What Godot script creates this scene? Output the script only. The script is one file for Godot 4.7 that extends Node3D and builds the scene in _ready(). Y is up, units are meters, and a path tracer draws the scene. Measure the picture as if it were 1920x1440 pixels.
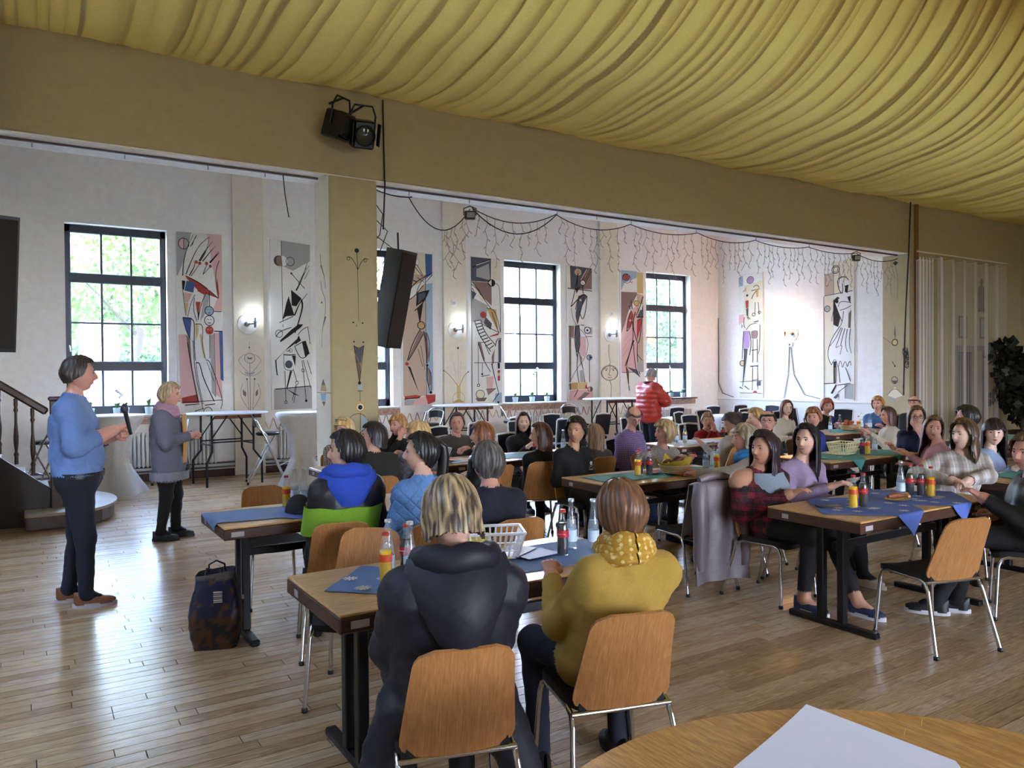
extends Node3D
# A hall with draped ceiling: seated audience at tables, two speakers standing, a bright side aisle with windows.

var M := {}                 # materials
var used := {}              # names in use
var rng := RandomNumberGenerator.new()
var noise := FastNoiseLite.new()

# ---------------------------------------------------------------- mesh builder
class B:
	var v := PackedVector3Array()
	var n := PackedVector3Array()
	var c := PackedColorArray()
	var uv := PackedVector2Array()
	var ix := PackedInt32Array()
	var col := Color.WHITE
	var x := Transform3D.IDENTITY
	func vert(p: Vector3, nn: Vector3, t := Vector2.ZERO) -> int:
		v.append(x * p); n.append((x.basis * nn).normalized()); c.append(col); uv.append(t)
		return v.size() - 1
	func tri(a: int, b: int, d: int) -> void:
		ix.append(a); ix.append(b); ix.append(d)
	func quad(a: Vector3, b: Vector3, d: Vector3, e: Vector3) -> void:
		# corners in order seen clockwise from the front
		var nn := (e - a).cross(b - a).normalized()
		if nn == Vector3.ZERO: nn = (d - a).cross(b - a).normalized()
		var i := vert(a, nn, Vector2(0, 0))
		vert(b, nn, Vector2(1, 0)); vert(d, nn, Vector2(1, 1)); vert(e, nn, Vector2(0, 1))
		tri(i, i + 1, i + 2); tri(i, i + 2, i + 3)
	func box(ctr: Vector3, s: Vector3, bev := 0.0) -> void:
		var h := s * 0.5
		if bev <= 0.0:
			for ax in 3:
				for sg in [-1.0, 1.0]:
					var o := Vector3.ZERO; o[ax] = sg * h[ax]
					var a := Vector3.ZERO; a[(ax + 1) % 3] = h[(ax + 1) % 3]
					var b := Vector3.ZERO; b[(ax + 2) % 3] = h[(ax + 2) % 3] * sg
					quad(ctr + o - a - b, ctr + o - a + b, ctr + o + a + b, ctr + o + a - b)
			return
		bev = minf(bev, minf(h.x, minf(h.y, h.z)) * 0.9)
		var k := h - Vector3(bev, bev, bev)
		for ax in 3:
			var u := (ax + 1) % 3
			var w := (ax + 2) % 3
			for sg in [-1.0, 1.0]:
				var o := Vector3.ZERO; o[ax] = sg * h[ax]
				var a := Vector3.ZERO; a[u] = k[u]
				var b := Vector3.ZERO; b[w] = k[w] * sg
				quad(ctr + o - a - b, ctr + o - a + b, ctr + o + a + b, ctr + o + a - b)
			# edges along axis ax
			for su in [-1.0, 1.0]:
				for sw in [-1.0, 1.0]:
					var p := Vector3.ZERO; p[u] = su * h[u]; p[w] = sw * k[w]
					var q := Vector3.ZERO; q[u] = su * k[u]; q[w] = sw * h[w]
					var e := Vector3.ZERO; e[ax] = k[ax]
					if su * sw > 0: quad(ctr + p - e, ctr + q - e, ctr + q + e, ctr + p + e)
					else: quad(ctr + q - e, ctr + p - e, ctr + p + e, ctr + q + e)
		for sx in [-1.0, 1.0]:
			for sy in [-1.0, 1.0]:
				for sz in [-1.0, 1.0]:
					var a := ctr + Vector3(sx * h.x, sy * k.y, sz * k.z)
					var b := ctr + Vector3(sx * k.x, sy * h.y, sz * k.z)
					var d := ctr + Vector3(sx * k.x, sy * k.y, sz * h.z)
					var nn := Vector3(sx, sy, sz).normalized()
					var i := vert(a, nn); vert(b, nn); vert(d, nn)
					if sx * sy * sz > 0: tri(i, i + 2, i + 1)
					else: tri(i, i + 1, i + 2)
	func bar(a: Vector3, b: Vector3, w: float, d: float, bev := 0.0) -> void:
		# square bar from a to b
		var y := (b - a).normalized()
		var s := Vector3.RIGHT if absf(y.x) < 0.9 else Vector3.BACK
		var zz := s.cross(y).normalized()
		var xx := y.cross(zz)
		var keep := x
		x = x * Transform3D(Basis(xx, y, zz), (a + b) * 0.5)
		box(Vector3.ZERO, Vector3(w, a.distance_to(b), d), bev)
		x = keep
	func tube(pts: Array, r, sides := 8, caps := true, flat := 1.0) -> void:
		var m := pts.size()
		var up := Vector3.UP
		var t0: Vector3 = (pts[1] - pts[0]).normalized()
		if absf(t0.dot(up)) > 0.9: up = Vector3.RIGHT
		var side := t0.cross(up).normalized()
		var first := v.size()
		for i in m:
			var t: Vector3 = (pts[mini(i + 1, m - 1)] - pts[maxi(i - 1, 0)]).normalized()
			side = (side - t * side.dot(t)).normalized()
			var o := t.cross(side)
			var rr: float = r[i] if r is Array else r
			for k in sides:
				var a := TAU * k / sides
				var d := side * cos(a) + o * sin(a) * flat
				vert(pts[i] + d * rr, d, Vector2(float(k) / sides, float(i) / (m - 1)))
		for i in m - 1:
			for k in sides:
				var a := first + i * sides + k
				var b := first + i * sides + (k + 1) % sides
				tri(a, a + sides, b); tri(b, a + sides, b + sides)
		if caps:
			for e in [0, m - 1]:
				var t: Vector3 = (pts[0] - pts[1]).normalized() if e == 0 else (pts[m - 1] - pts[m - 2]).normalized()
				var ci := vert(pts[e], t)
				var rim := v.size()
				for k in sides:
					var q: Vector3 = v[first + e * sides + k]
					v.append(q); n.append((x.basis * t).normalized()); c.append(col); uv.append(Vector2.ZERO)
				for k in sides:
					if e == 0: tri(ci, rim + k, rim + (k + 1) % sides)
					else: tri(ci, rim + (k + 1) % sides, rim + k)
	func lathe(prof: Array, sides := 20, at := Vector3.ZERO, squash := 1.0) -> void:
		# prof: Vector2(radius, height), bottom to top; sharp where a point repeats
		var m := prof.size()
		var first := v.size()
		for i in m:
			var a: Vector2 = prof[maxi(i - 1, 0)]
			var b: Vector2 = prof[mini(i + 1, m - 1)]
			var p: Vector2 = prof[i]
			if i > 0 and p.is_equal_approx(a): a = p
			if i < m - 1 and p.is_equal_approx(b): b = p
			var t := (b - a)
			var nn := Vector2(t.y, -t.x).normalized()
			for k in sides + 1:
				var g := TAU * k / sides
				vert(at + Vector3(cos(g) * p.x, p.y, sin(g) * p.x * squash), Vector3(cos(g) * nn.x, nn.y, sin(g) * nn.x), Vector2(float(k) / sides, float(i) / (m - 1)))
		for i in m - 1:
			for k in sides:
				var a := first + i * (sides + 1) + k
				tri(a, a + 1, a + sides + 1); tri(a + 1, a + sides + 2, a + sides + 1)
	func grid(nu: int, nv: int, f: Callable, flip := false) -> void:
		# smooth surface through f(u, v) -> Vector3, u and v in 0..1
		var first := v.size()
		var ps := PackedVector3Array()
		for j in nv + 1:
			for i in nu + 1:
				ps.append(f.call(float(i) / nu, float(j) / nv))
		for j in nv + 1:
			for i in nu + 1:
				var du := ps[j * (nu + 1) + mini(i + 1, nu)] - ps[j * (nu + 1) + maxi(i - 1, 0)]
				var dv := ps[mini(j + 1, nv) * (nu + 1) + i] - ps[maxi(j - 1, 0) * (nu + 1) + i]
				var nn := du.cross(dv).normalized()
				if flip: nn = -nn
				vert(ps[j * (nu + 1) + i], nn, Vector2(float(i) / nu, float(j) / nv))
		for j in nv:
			for i in nu:
				var a := first + j * (nu + 1) + i
				if flip:
					tri(a, a + nu + 1, a + 1); tri(a + 1, a + nu + 1, a + nu + 2)
				else:
					tri(a, a + 1, a + nu + 1); tri(a + 1, a + nu + 2, a + nu + 1)
	func sheet(nu: int, nv: int, f: Callable, thick: float) -> void:
		# a sheet with thickness along its normal
		var s := v.size()
		grid(nu, nv, f)
		var e := v.size()
		for i in range(s, e):
			var p := v[i] - n[i] * thick
			v.append(p); n.append(-n[i]); c.append(c[i]); uv.append(uv[i])
		var off := e - s
		for j in nv:
			for i in nu:
				var a := s + off + j * (nu + 1) + i
				tri(a, a + nu + 1, a + 1); tri(a + 1, a + nu + 1, a + nu + 2)
		for i in nu:
			_rim(s + i, s + i + 1, off); _rim(s + nv * (nu + 1) + i + 1, s + nv * (nu + 1) + i, off)
		for j in nv:
			_rim(s + (j + 1) * (nu + 1), s + j * (nu + 1), off); _rim(s + j * (nu + 1) + nu, s + (j + 1) * (nu + 1) + nu, off)
	func _rim(a: int, b: int, off: int) -> void:
		var nn := (v[b] - v[a]).cross(v[a + off] - v[a]).normalized()
		var i := v.size()
		for q in [a, b, b + off, a + off]:
			v.append(v[q]); n.append(nn); c.append(col); uv.append(uv[q])
		tri(i, i + 2, i + 1); tri(i, i + 3, i + 2)
	func prism(poly: PackedVector2Array, z0: float, z1: float) -> void:
		# polygon in xy, extruded from z0 to z1
		if Geometry2D.is_polygon_clockwise(poly): poly.reverse()
		var t := Geometry2D.triangulate_polygon(poly)
		for zz in [z0, z1]:
			var nn := Vector3(0, 0, 1 if zz == maxf(z0, z1) else -1)
			var s := v.size()
			for p in poly: vert(Vector3(p.x, p.y, zz), nn, p)
			for k in range(0, t.size(), 3): tri(s + t[k], s + t[k + 1], s + t[k + 2])
		for i in poly.size():
			var a := poly[i]
			var b := poly[(i + 1) % poly.size()]
			var nn := Vector3(b.y - a.y, a.x - b.x, 0).normalized()
			var s := vert(Vector3(a.x, a.y, z0), nn); vert(Vector3(b.x, b.y, z0), nn); vert(Vector3(b.x, b.y, z1), nn); vert(Vector3(a.x, a.y, z1), nn)
			tri(s, s + 1, s + 2); tri(s, s + 2, s + 3)
	func ball(ctr: Vector3, r: Vector3, nu := 12, nv := 8) -> void:
		var first := v.size()
		for j in nv + 1:
			var e := PI * j / nv
			for i in nu + 1:
				var a := TAU * i / nu
				var d := Vector3(sin(e) * cos(a), cos(e), sin(e) * sin(a))
				vert(ctr + d * r, (d / r).normalized(), Vector2(float(i) / nu, float(j) / nv))
		for j in nv:
			for i in nu:
				var a := first + j * (nu + 1) + i
				tri(a, a + 1, a + nu + 1); tri(a + 1, a + nu + 2, a + nu + 1)
	func add(o: B, t: Transform3D) -> void:
		var s := v.size()
		for i in o.v.size():
			v.append(t * o.v[i]); n.append((t.basis * o.n[i]).normalized()); c.append(o.c[i]); uv.append(o.uv[i])
		var fl := t.basis.determinant() < 0
		for i in range(0, o.ix.size(), 3):
			ix.append(s + o.ix[i])
			ix.append(s + o.ix[i + (2 if fl else 1)]); ix.append(s + o.ix[i + (1 if fl else 2)])
	func mesh(m: Material) -> ArrayMesh:
		for i in range(0, ix.size(), 3):      # front faces run clockwise
			var p := v[ix[i]]
			if (v[ix[i + 2]] - p).cross(v[ix[i + 1]] - p).dot(n[ix[i]] + n[ix[i + 1]] + n[ix[i + 2]]) < 0.0:
				var k := ix[i + 1]
				ix[i + 1] = ix[i + 2]; ix[i + 2] = k
		var a := []
		a.resize(Mesh.ARRAY_MAX)
		a[Mesh.ARRAY_VERTEX] = v; a[Mesh.ARRAY_NORMAL] = n; a[Mesh.ARRAY_COLOR] = c; a[Mesh.ARRAY_TEX_UV] = uv; a[Mesh.ARRAY_INDEX] = ix
		var am := ArrayMesh.new()
		am.add_surface_from_arrays(Mesh.PRIMITIVE_TRIANGLES, a)
		am.surface_set_material(0, m)
		return am

# ---------------------------------------------------------------- scene tree helpers
func numbered(called: String) -> String:
	var k: int = used.get(called, 0)
	used[called] = k + 1
	return called if k == 0 else "%s_%03d" % [called, k]

func thing(called: String, label: String, category: String, at := Vector3.ZERO, turn := 0.0, group := "") -> Node3D:
	var o := Node3D.new()
	o.name = numbered(called)
	add_child(o)
	o.position = at; o.rotation.y = deg_to_rad(turn)
	tag(o, label, category, group)
	return o

func tag(o: Node3D, label: String, category := "", group := "") -> Node3D:
	if label: o.set_meta("label", label)
	if category: o.set_meta("category", category)
	if group: o.set_meta("group", group)
	return o

func part(called: String, b: B, m: Material, parent: Node3D) -> MeshInstance3D:
	return inst(called, b.mesh(m), parent)

func inst(called: String, mesh: Mesh, parent: Node3D, t := Transform3D.IDENTITY) -> MeshInstance3D:
	var o := MeshInstance3D.new()
	o.mesh = mesh; o.transform = t
	o.name = called if parent != self else numbered(called)
	parent.add_child(o, true)
	return o

func struct(called: String, b: B, m: Material, parent: Node3D = self) -> MeshInstance3D:
	var o := part(called, b, m, parent)
	if parent == self: o.set_meta("kind", "structure")
	return o

func stuff(o: Node3D) -> Node3D:
	o.set_meta("kind", "stuff")
	return o

func copy(o: Node3D, at: Vector3, turn: float, label := "", group := "") -> Node3D:
	var base := String(o.name)
	var rx := RegEx.create_from_string("_[0-9]{3}$")
	base = rx.sub(base, "")
	var r: Node3D = o.duplicate()
	r.name = numbered(base)
	add_child(r)
	r.position = at; r.rotation = Vector3(0, deg_to_rad(turn), 0)
	tag(r, label, "", group)
	return r

# ---------------------------------------------------------------- materials
func srgb(r: float, g: float, b: float) -> Color: return Color(r / 255.0, g / 255.0, b / 255.0)

func mat(key: String, col: Color, rough := 0.6, metal := 0.0) -> StandardMaterial3D:
	if M.has(key): return M[key]
	var m := StandardMaterial3D.new()
	m.resource_name = key
	m.albedo_color = col; m.roughness = rough; m.metallic = metal
	m.vertex_color_use_as_albedo = true
	M[key] = m
	return m

func noise_image(w: int, h: int, freq: float, lo: Color, hi: Color, sd := 1, oct := 4, stretch := Vector2.ONE, pw := 1.0) -> ImageTexture:
	var f := FastNoiseLite.new()
	f.seed = sd; f.noise_type = FastNoiseLite.TYPE_SIMPLEX_SMOOTH; f.frequency = 1.0
	f.fractal_octaves = oct
	var im := Image.create(w, h, true, Image.FORMAT_RGB8)
	for y in h:
		for x in w:
			# tileable: walk round two circles
			var a := TAU * x / w
			var b := TAU * y / h
			var q := f.get_noise_3d(cos(a) * freq * stretch.x + 7.0 * cos(b) * 0.0, sin(a) * freq * stretch.x, cos(b) * freq * stretch.y) * 0.5 + f.get_noise_3d(cos(b) * freq * stretch.y + 31.0, sin(b) * freq * stretch.y, sin(a) * freq * stretch.x + 11.0) * 0.5
			q = clampf(0.5 + q * 1.1, 0.0, 1.0)
			q = pow(q, pw)
			im.set_pixel(x, y, lo.lerp(hi, q))
	im.generate_mipmaps()
	return ImageTexture.create_from_image(im)

func textured(key: String, tex: Texture2D, col: Color, rough: float, scale: Vector3, world := false) -> StandardMaterial3D:
	var m := mat(key, col, rough)
	m.albedo_texture = tex
	m.uv1_triplanar = true
	m.uv1_world_triplanar = world
	m.uv1_scale = scale
	return m

func relief(m: StandardMaterial3D, tex: Texture2D, depth: float) -> void:
	m.heightmap_enabled = true; m.heightmap_texture = tex; m.heightmap_scale = depth

# ---------------------------------------------------------------- room measures
const BZ := -8.52        # hall face of the beam and pillars
const BZ2 := -9.07       # aisle face of the beam and pillars
const BH := 3.95         # underside of the beam
const WZ := -13.4        # window wall
const BX := 14.58        # end wall of the aisle
const WINX := [0.55, 4.44, 8.33, 12.2]   # left edges of the windows
const WINW := 1.42
const WY0 := 1.07
const WY1 := 4.0
const HX0 := -6.0
const HX1 := 19.0
const HZ1 := 9.0

func _ready() -> void:
	rng.seed = 4711
	noise.seed = 5; noise.frequency = 1.0; noise.fractal_octaves = 3
	setup_view()
	make_materials()
	build_shell()
	build_windows()
	build_floor()
	build_drape()
	build_outside()
	build_aisle_art()
	build_tables_and_chairs()
	build_aisle_furniture()
	build_table_things()
	build_fixtures()
	build_people()
	held_things()

func setup_view() -> void:
	var cam := Camera3D.new()
	cam.name = "camera"
	add_child(cam)
	cam.position = Vector3(0, 1.66, 0)
	cam.rotation_order = EULER_ORDER_YXZ
	cam.rotation_degrees = Vector3(-0.7506, -32.3965, -0.4386)
	cam.fov = 53.01
	cam.near = 0.05; cam.far = 300.0
	cam.current = true
	var env := Environment.new()
	var sky := Sky.new()
	var sm := ProceduralSkyMaterial.new()
	sm.sky_top_color = Color(0.62, 0.76, 1.0)
	sm.sky_horizon_color = Color(0.95, 0.97, 1.0)
	sm.sky_curve = 0.25
	sm.ground_bottom_color = Color(0.35, 0.36, 0.34)
	sm.ground_horizon_color = Color(0.55, 0.56, 0.54)
	sm.sun_angle_max = 1.0
	sky.sky_material = sm
	env.background_mode = Environment.BG_SKY
	env.sky = sky
	env.background_energy_multiplier = SKY_ENERGY
	env.ambient_light_source = Environment.AMBIENT_SOURCE_DISABLED
	env.tonemap_mode = Environment.TONE_MAPPER_LINEAR
	env.tonemap_exposure = EXPOSURE
	env.sdfgi_enabled = true; env.ssao_enabled = true; env.ssil_enabled = true
	var we := WorldEnvironment.new()
	we.name = "world_environment"
	we.environment = env
	add_child(we)

const SKY_ENERGY := 20.0
const EXPOSURE := 4.6

func make_materials() -> void:
	var plaster := noise_image(256, 256, 3.0, Color(0.965, 0.96, 0.955), Color(1, 1, 1), 3, 5)
	var fine := noise_image(256, 256, 14.0, Color(0.35, 0.35, 0.35), Color(1, 1, 1), 9, 3)
	var m := textured("white_plaster", plaster, srgb(244, 239, 234), 0.9, Vector3(0.45, 0.45, 0.45), true)
	m = textured("cream_plaster", plaster, srgb(184, 170, 134), 0.9, Vector3(0.4, 0.4, 0.4), true)
	m = textured("pilaster_plaster", plaster, srgb(236, 226, 204), 0.9, Vector3(0.5, 0.5, 0.5), true)
	m = textured("rose_plaster", noise_image(128, 128, 4.0, srgb(150, 112, 96), srgb(205, 178, 160), 8, 4), Color.WHITE, 0.9, Vector3(1.1, 1.1, 1.1), true)
	mat("black_frame", srgb(36, 42, 52), 0.45)
	mat("dark_steel", srgb(22, 22, 26), 0.4, 0.3)
	mat("black", srgb(16, 15, 15), 0.6)
	mat("black_plastic", srgb(14, 14, 15), 0.35)
	mat("white_paint", srgb(225, 222, 215), 0.4)
	mat("chrome", srgb(205, 205, 210), 0.16, 1.0)
	mat("dull_metal", srgb(150, 150, 155), 0.35, 1.0)
	mat("cable", srgb(20, 18, 18), 0.6)
	var grain := noise_image(256, 256, 2.2, Color(0.7, 0.66, 0.62), Color(1.0, 1.0, 1.0), 21, 5, Vector2(0.7, 9.0))
	var grain2 := noise_image(256, 256, 2.2, Color(0.72, 0.66, 0.6), Color(1.0, 1.0, 1.0), 22, 5, Vector2(9.0, 0.7))
	M["grain"] = grain
	for k in 6:
		var tone: Color = [srgb(212, 182, 140), srgb(200, 168, 126), srgb(216, 188, 148), srgb(186, 154, 114), srgb(206, 172, 130), srgb(210, 184, 148)][k]
		m = textured("parquet_%d" % k, grain, tone, 0.26, Vector3(0.8, 1.3, 1.9), true)
		m.metallic_specular = 0.5
	m = textured("parquet_base", grain, srgb(96, 74, 54), 0.6, Vector3(0.8, 1.3, 1.9), true)
	m = textured("chair_ply", grain2, srgb(196, 140, 84), 0.42, Vector3(1.6, 1.2, 1.6))
	m = textured("table_top", grain, srgb(232, 188, 122), 0.32, Vector3(1.0, 1.0, 1.4))
	m = textured("table_edge", grain, srgb(86, 54, 40), 0.5, Vector3(1.2, 1.2, 1.6))
	m = textured("round_top", grain2, srgb(226, 172, 100), 0.4, Vector3(1.2, 1.2, 1.2))
	m = textured("dark_oak", grain, srgb(72, 48, 34), 0.4, Vector3(1.2, 1.2, 1.2))
	m = textured("tread_oak", grain, srgb(176, 166, 140), 0.35, Vector3(1.0, 1.0, 1.6))
	var weave := noise_image(128, 128, 20.0, Color(0.8, 0.8, 0.8), Color(1, 1, 1), 33, 2)
	M["weave"] = weave
	m = textured("seat_pad", weave, srgb(24, 22, 24), 0.85, Vector3(5, 5, 5))
	m = textured("banquet_cloth", weave, srgb(26, 28, 44), 0.85, Vector3(4, 4, 4))
	m = textured("white_cloth", weave, srgb(228, 226, 226), 0.8, Vector3(2, 2, 2))
	m = textured("drape_cloth", weave, srgb(232, 208, 138), 0.85, Vector3(3, 3, 3), true)
	m.backlight_enabled = true
	m.backlight = Color(0.42, 0.38, 0.26)
	m = mat("glass_pane", Color(0.9, 0.95, 0.95, 0.06), 0.02)
	m.transparency = BaseMaterial3D.TRANSPARENCY_ALPHA
	m = mat("frosted_film", Color(0.96, 0.97, 0.98), 0.7)
	m.backlight_enabled = true
	m.backlight = Color(1.6, 1.6, 1.6)

# ---------------------------------------------------------------- shell
func wall_with_holes(b: B, x0: float, x1: float, y0: float, y1: float, z0: float, z1: float, holes: Array) -> void:
	# wall along x between depths z0 and z1; holes: [x0, x1, y0, y1], left to right
	var zc := (z0 + z1) * 0.5
	var d := absf(z1 - z0)
	var at := x0
	for h in holes:
		if h[0] > at: b.box(Vector3((at + h[0]) * 0.5, (y0 + y1) * 0.5, zc), Vector3(h[0] - at, y1 - y0, d))
		if h[2] > y0: b.box(Vector3((h[0] + h[1]) * 0.5, (y0 + h[2]) * 0.5, zc), Vector3(h[1] - h[0], h[2] - y0, d))
		if h[3] < y1: b.box(Vector3((h[0] + h[1]) * 0.5, (h[3] + y1) * 0.5, zc), Vector3(h[1] - h[0], y1 - h[3], d))
		at = h[1]
	if x1 > at: b.box(Vector3((at + x1) * 0.5, (y0 + y1) * 0.5, zc), Vector3(x1 - at, y1 - y0, d))

func build_shell() -> void:
	var b := B.new()
	var holes := []
	for wx in WINX: holes.append([wx, wx + WINW, WY0, WY1])
	wall_with_holes(b, HX0, BX + 0.3, 0.0, 5.3, WZ, WZ - 0.45, holes)
	struct("wall_window_side", b, M.white_plaster)
	b = B.new()
	b.box(Vector3(BX + 0.15, 2.65, (WZ + BZ2) * 0.5), Vector3(0.3, 5.3, BZ2 - WZ))
	struct("wall_aisle_end", b, M.white_plaster)
	# beam with its pillar and the hall wall going on to the right
	b = B.new()
	var zc := (BZ + BZ2) * 0.5
	var d := BZ - BZ2
	b.box(Vector3((HX0 + BX) * 0.5, (BH + 6.8) * 0.5, zc), Vector3(BX - HX0, 6.8 - BH, d), 0.015)
	struct("beam", b, M.cream_plaster)
	b = B.new()
	b.box(Vector3(3.255, BH * 0.5, zc), Vector3(0.58, BH, d), 0.02)
	struct("pillar", b, M.cream_plaster)
	b = B.new()
	b.box(Vector3(-0.95, BH * 0.5, zc), Vector3(0.9, BH, d), 0.02)
	struct("pillar", b, M.cream_plaster)
	b = B.new()   # pale painted inner sides of the pillar
	for x in [2.9645, 3.5455]: b.box(Vector3(x, BH * 0.5, zc), Vector3(0.003, BH - 0.02, d - 0.05))
	part("side_paint", b, M.pilaster_plaster, get_node("pillar"))
	b = B.new()   # underside of the beam and the aisle side painted white
	b.box(Vector3(6.9, BH - 0.006, zc + 0.01), Vector3(15.3, 0.012, d - 0.03))
	struct("trim_1", b, M.white_plaster)
	b = B.new()
	wall_with_holes(b, BX, HX1 + 0.3, 0.0, 6.8, BZ, BZ2, [[16.25, 17.35, 0.0, 2.08]])
	struct("wall_hall_right", b, M.cream_plaster)
	b = B.new()
	b.box(Vector3(HX1 + 0.15, 3.4, 0.0), Vector3(0.3, 6.8, 2 * HZ1 + 0.2))
	struct("wall_hall_end", b, M.cream_plaster)
	b = B.new()
	b.box(Vector3(HX0 - 0.15, 3.4, -2.2), Vector3(0.3, 6.8, 22.6))
	struct("wall_stage", b, M.cream_plaster)
	# the hall's other long side, behind the camera, unseen openings added for fill light
	b = B.new()
	holes = []
	for k in 2: holes.append([2.0 + k * 5.0, 2.0 + k * 5.0 + 1.42, 1.07, 4.0])
	wall_with_holes(b, HX0, HX1 + 0.3, 0.0, 6.8, HZ1, HZ1 + 0.4, holes)
	struct("wall_rear", b, M.cream_plaster)
	b = B.new()
	b.box(Vector3((HX0 + BX) * 0.5, 5.4, (WZ + BZ2) * 0.5), Vector3(BX - HX0 + 0.6, 0.2, BZ2 - WZ + 0.9))
	struct("ceiling_aisle", b, M.white_plaster)
	b = B.new()   # roof with glazed strips over the drape
	var zs := [BZ - 0.6, -6.3, -5.7, -2.6, -2.2, 2.0, 2.2, 5.8, 6.0, HZ1 + 0.5]
	for k in range(0, zs.size(), 2):
		b.box(Vector3((HX0 + HX1) * 0.5, 6.85, (zs[k] + zs[k + 1]) * 0.5), Vector3(HX1 - HX0 + 0.6, 0.2, zs[k + 1] - zs[k]))
	struct("ceiling", b, M.cream_plaster)
	b = B.new()
	for k in range(1, zs.size() - 1, 2):
		b.box(Vector3((HX0 + HX1) * 0.5, 6.94, (zs[k] + zs[k + 1]) * 0.5), Vector3(HX1 - HX0 + 0.4, 0.01, zs[k + 1] - zs[k] + 0.1))
	struct("window_5", b, M.glass_pane)
	# room behind the doorway at the right
	b = B.new()
	b.box(Vector3(16.8, 1.25, -12.2), Vector3(4.4, 2.7, 0.2))
	b.box(Vector3(18.9, 1.25, -10.7), Vector3(0.2, 2.7, 3.2))
	b.box(Vector3(16.8, 2.7, -10.7), Vector3(4.4, 0.2, 3.2))
	b.box(Vector3(16.8, -0.08, -10.7), Vector3(4.4, 0.1, 3.2))
	struct("wall_back_room", b, M.cream_plaster)
	# pilasters
	for px in [2.97, 6.9, 10.78]:
		b = B.new()
		b.box(Vector3(px + 0.25, 2.6, WZ + 0.04), Vector3(0.5, 5.2, 0.08), 0.008)
		struct("pilaster", b, M.pilaster_plaster)
	# painted dado under the sills
	b = B.new()
	b.box(Vector3(7.2, 0.53, WZ + 0.006), Vector3(14.7, 1.0, 0.012))
	struct("trim_2", b, M.white_plaster)
	b = B.new()
	for k in 4:
		b.box(Vector3(WINX[k] + WINW * 0.5, 0.97, WZ + 0.02), Vector3(WINW + 0.25, 0.12, 0.02))
	struct("trim_3", b, M.rose_plaster)
	b = B.new()
	b.box(Vector3(7.0, 0.06, WZ + 0.02), Vector3(15.0, 0.12, 0.03), 0.004)
	struct("baseboard_window_side", b, M.table_edge)
	b = B.new()
	b.box(Vector3(BX - 0.02, 0.5, (WZ + BZ2) * 0.5), Vector3(0.04, 1.0, BZ2 - WZ))
	b.box(Vector3(BX - 0.03, 1.01, (WZ + BZ2) * 0.5), Vector3(0.06, 0.03, BZ2 - WZ), 0.006)
	struct("baseboard_aisle_end", b, M.white_paint)
	# slim edge strip where beam and right wall meet
	b = B.new()
	b.box(Vector3(BX + 0.2, 2.6, BZ + 0.02), Vector3(0.09, 5.2, 0.06), 0.01)
	struct("trim_4", b, textured("brown_trim", M.grain, srgb(150, 112, 66), 0.6, Vector3(1, 1, 1)))

func build_windows() -> void:
	for k in 4:
		var x0: float = WINX[k]
		var o := Node3D.new()
		o.name = "window_%d" % (k + 1)
		add_child(o)
		o.set_meta("kind", "structure")
		o.set_meta("label", ["black framed window behind the standing speakers", "black framed window partly behind the hanging loudspeaker", "black framed window with potted plants between two paintings", "black framed window behind the person in the red jacket"][k])
		var z := WZ - 0.2
		var b := B.new()
		var fw := 0.085
		var xc := x0 + WINW * 0.5
		b.box(Vector3(x0 + fw * 0.5, (WY0 + WY1) * 0.5, z), Vector3(fw, WY1 - WY0, 0.08), 0.008)
		b.box(Vector3(x0 + WINW - fw * 0.5, (WY0 + WY1) * 0.5, z), Vector3(fw, WY1 - WY0, 0.08), 0.008)
		b.box(Vector3(xc, WY1 - 0.06, z), Vector3(WINW, 0.12, 0.08), 0.008)
		b.box(Vector3(xc, WY0 + 0.07, z), Vector3(WINW, 0.14, 0.08), 0.008)
		part("window_frame", b, M.black_frame, o)
		for y in [3.19, 1.83]:
			b = B.new()
			b.box(Vector3(xc, y, z + 0.01), Vector3(WINW - 0.1, 0.15, 0.09), 0.01)
			part("rail", b, M.black_frame, o)
		var xs := [x0 + fw, x0 + fw + (WINW - 2 * fw) / 3.0, x0 + fw + (WINW - 2 * fw) * 2 / 3.0, x0 + WINW - fw]
		for i in [1, 2]:
			b = B.new()
			b.box(Vector3(xs[i], (WY0 + WY1) * 0.5, z), Vector3(0.034, WY1 - WY0 - 0.1, 0.05), 0.006)
			part("muntin", b, M.black_frame, o)
		b = B.new()
		b.box(Vector3(xc, 2.50, z), Vector3(WINW - 0.1, 0.03, 0.045), 0.006)
		part("muntin", b, M.black_frame, o)
		var rows := [[WY0 + 0.14, 1.755], [1.905, 2.50], [2.50, 3.115], [3.265, WY1 - 0.12]]
		for r in 4:
			for i in 3:
				b = B.new()
				b.box(Vector3((xs[i] + xs[i + 1]) * 0.5, (rows[r][0] + rows[r][1]) * 0.5, z), Vector3(xs[i + 1] - xs[i], rows[r][1] - rows[r][0], 0.004))
				part("frosted_pane" if r == 0 else "pane", b, M.frosted_film if r == 0 else M.glass_pane, o)
		b = B.new()
		b.tube([Vector3(x0 + 0.05, 2.14, z + 0.05), Vector3(x0 + 0.05, 2.14, z + 0.08), Vector3(x0 + 0.06, 2.05, z + 0.09)], 0.011, 6)
		part("handle", b, M.dull_metal, o)
		b = B.new()
		b.box(Vector3(xc, WY0 - 0.015, WZ + 0.0), Vector3(WINW + 0.12, 0.03, 0.34), 0.008)
		part("window_sill", b, M.white_paint if k != 3 else M.table_edge, o)

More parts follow.
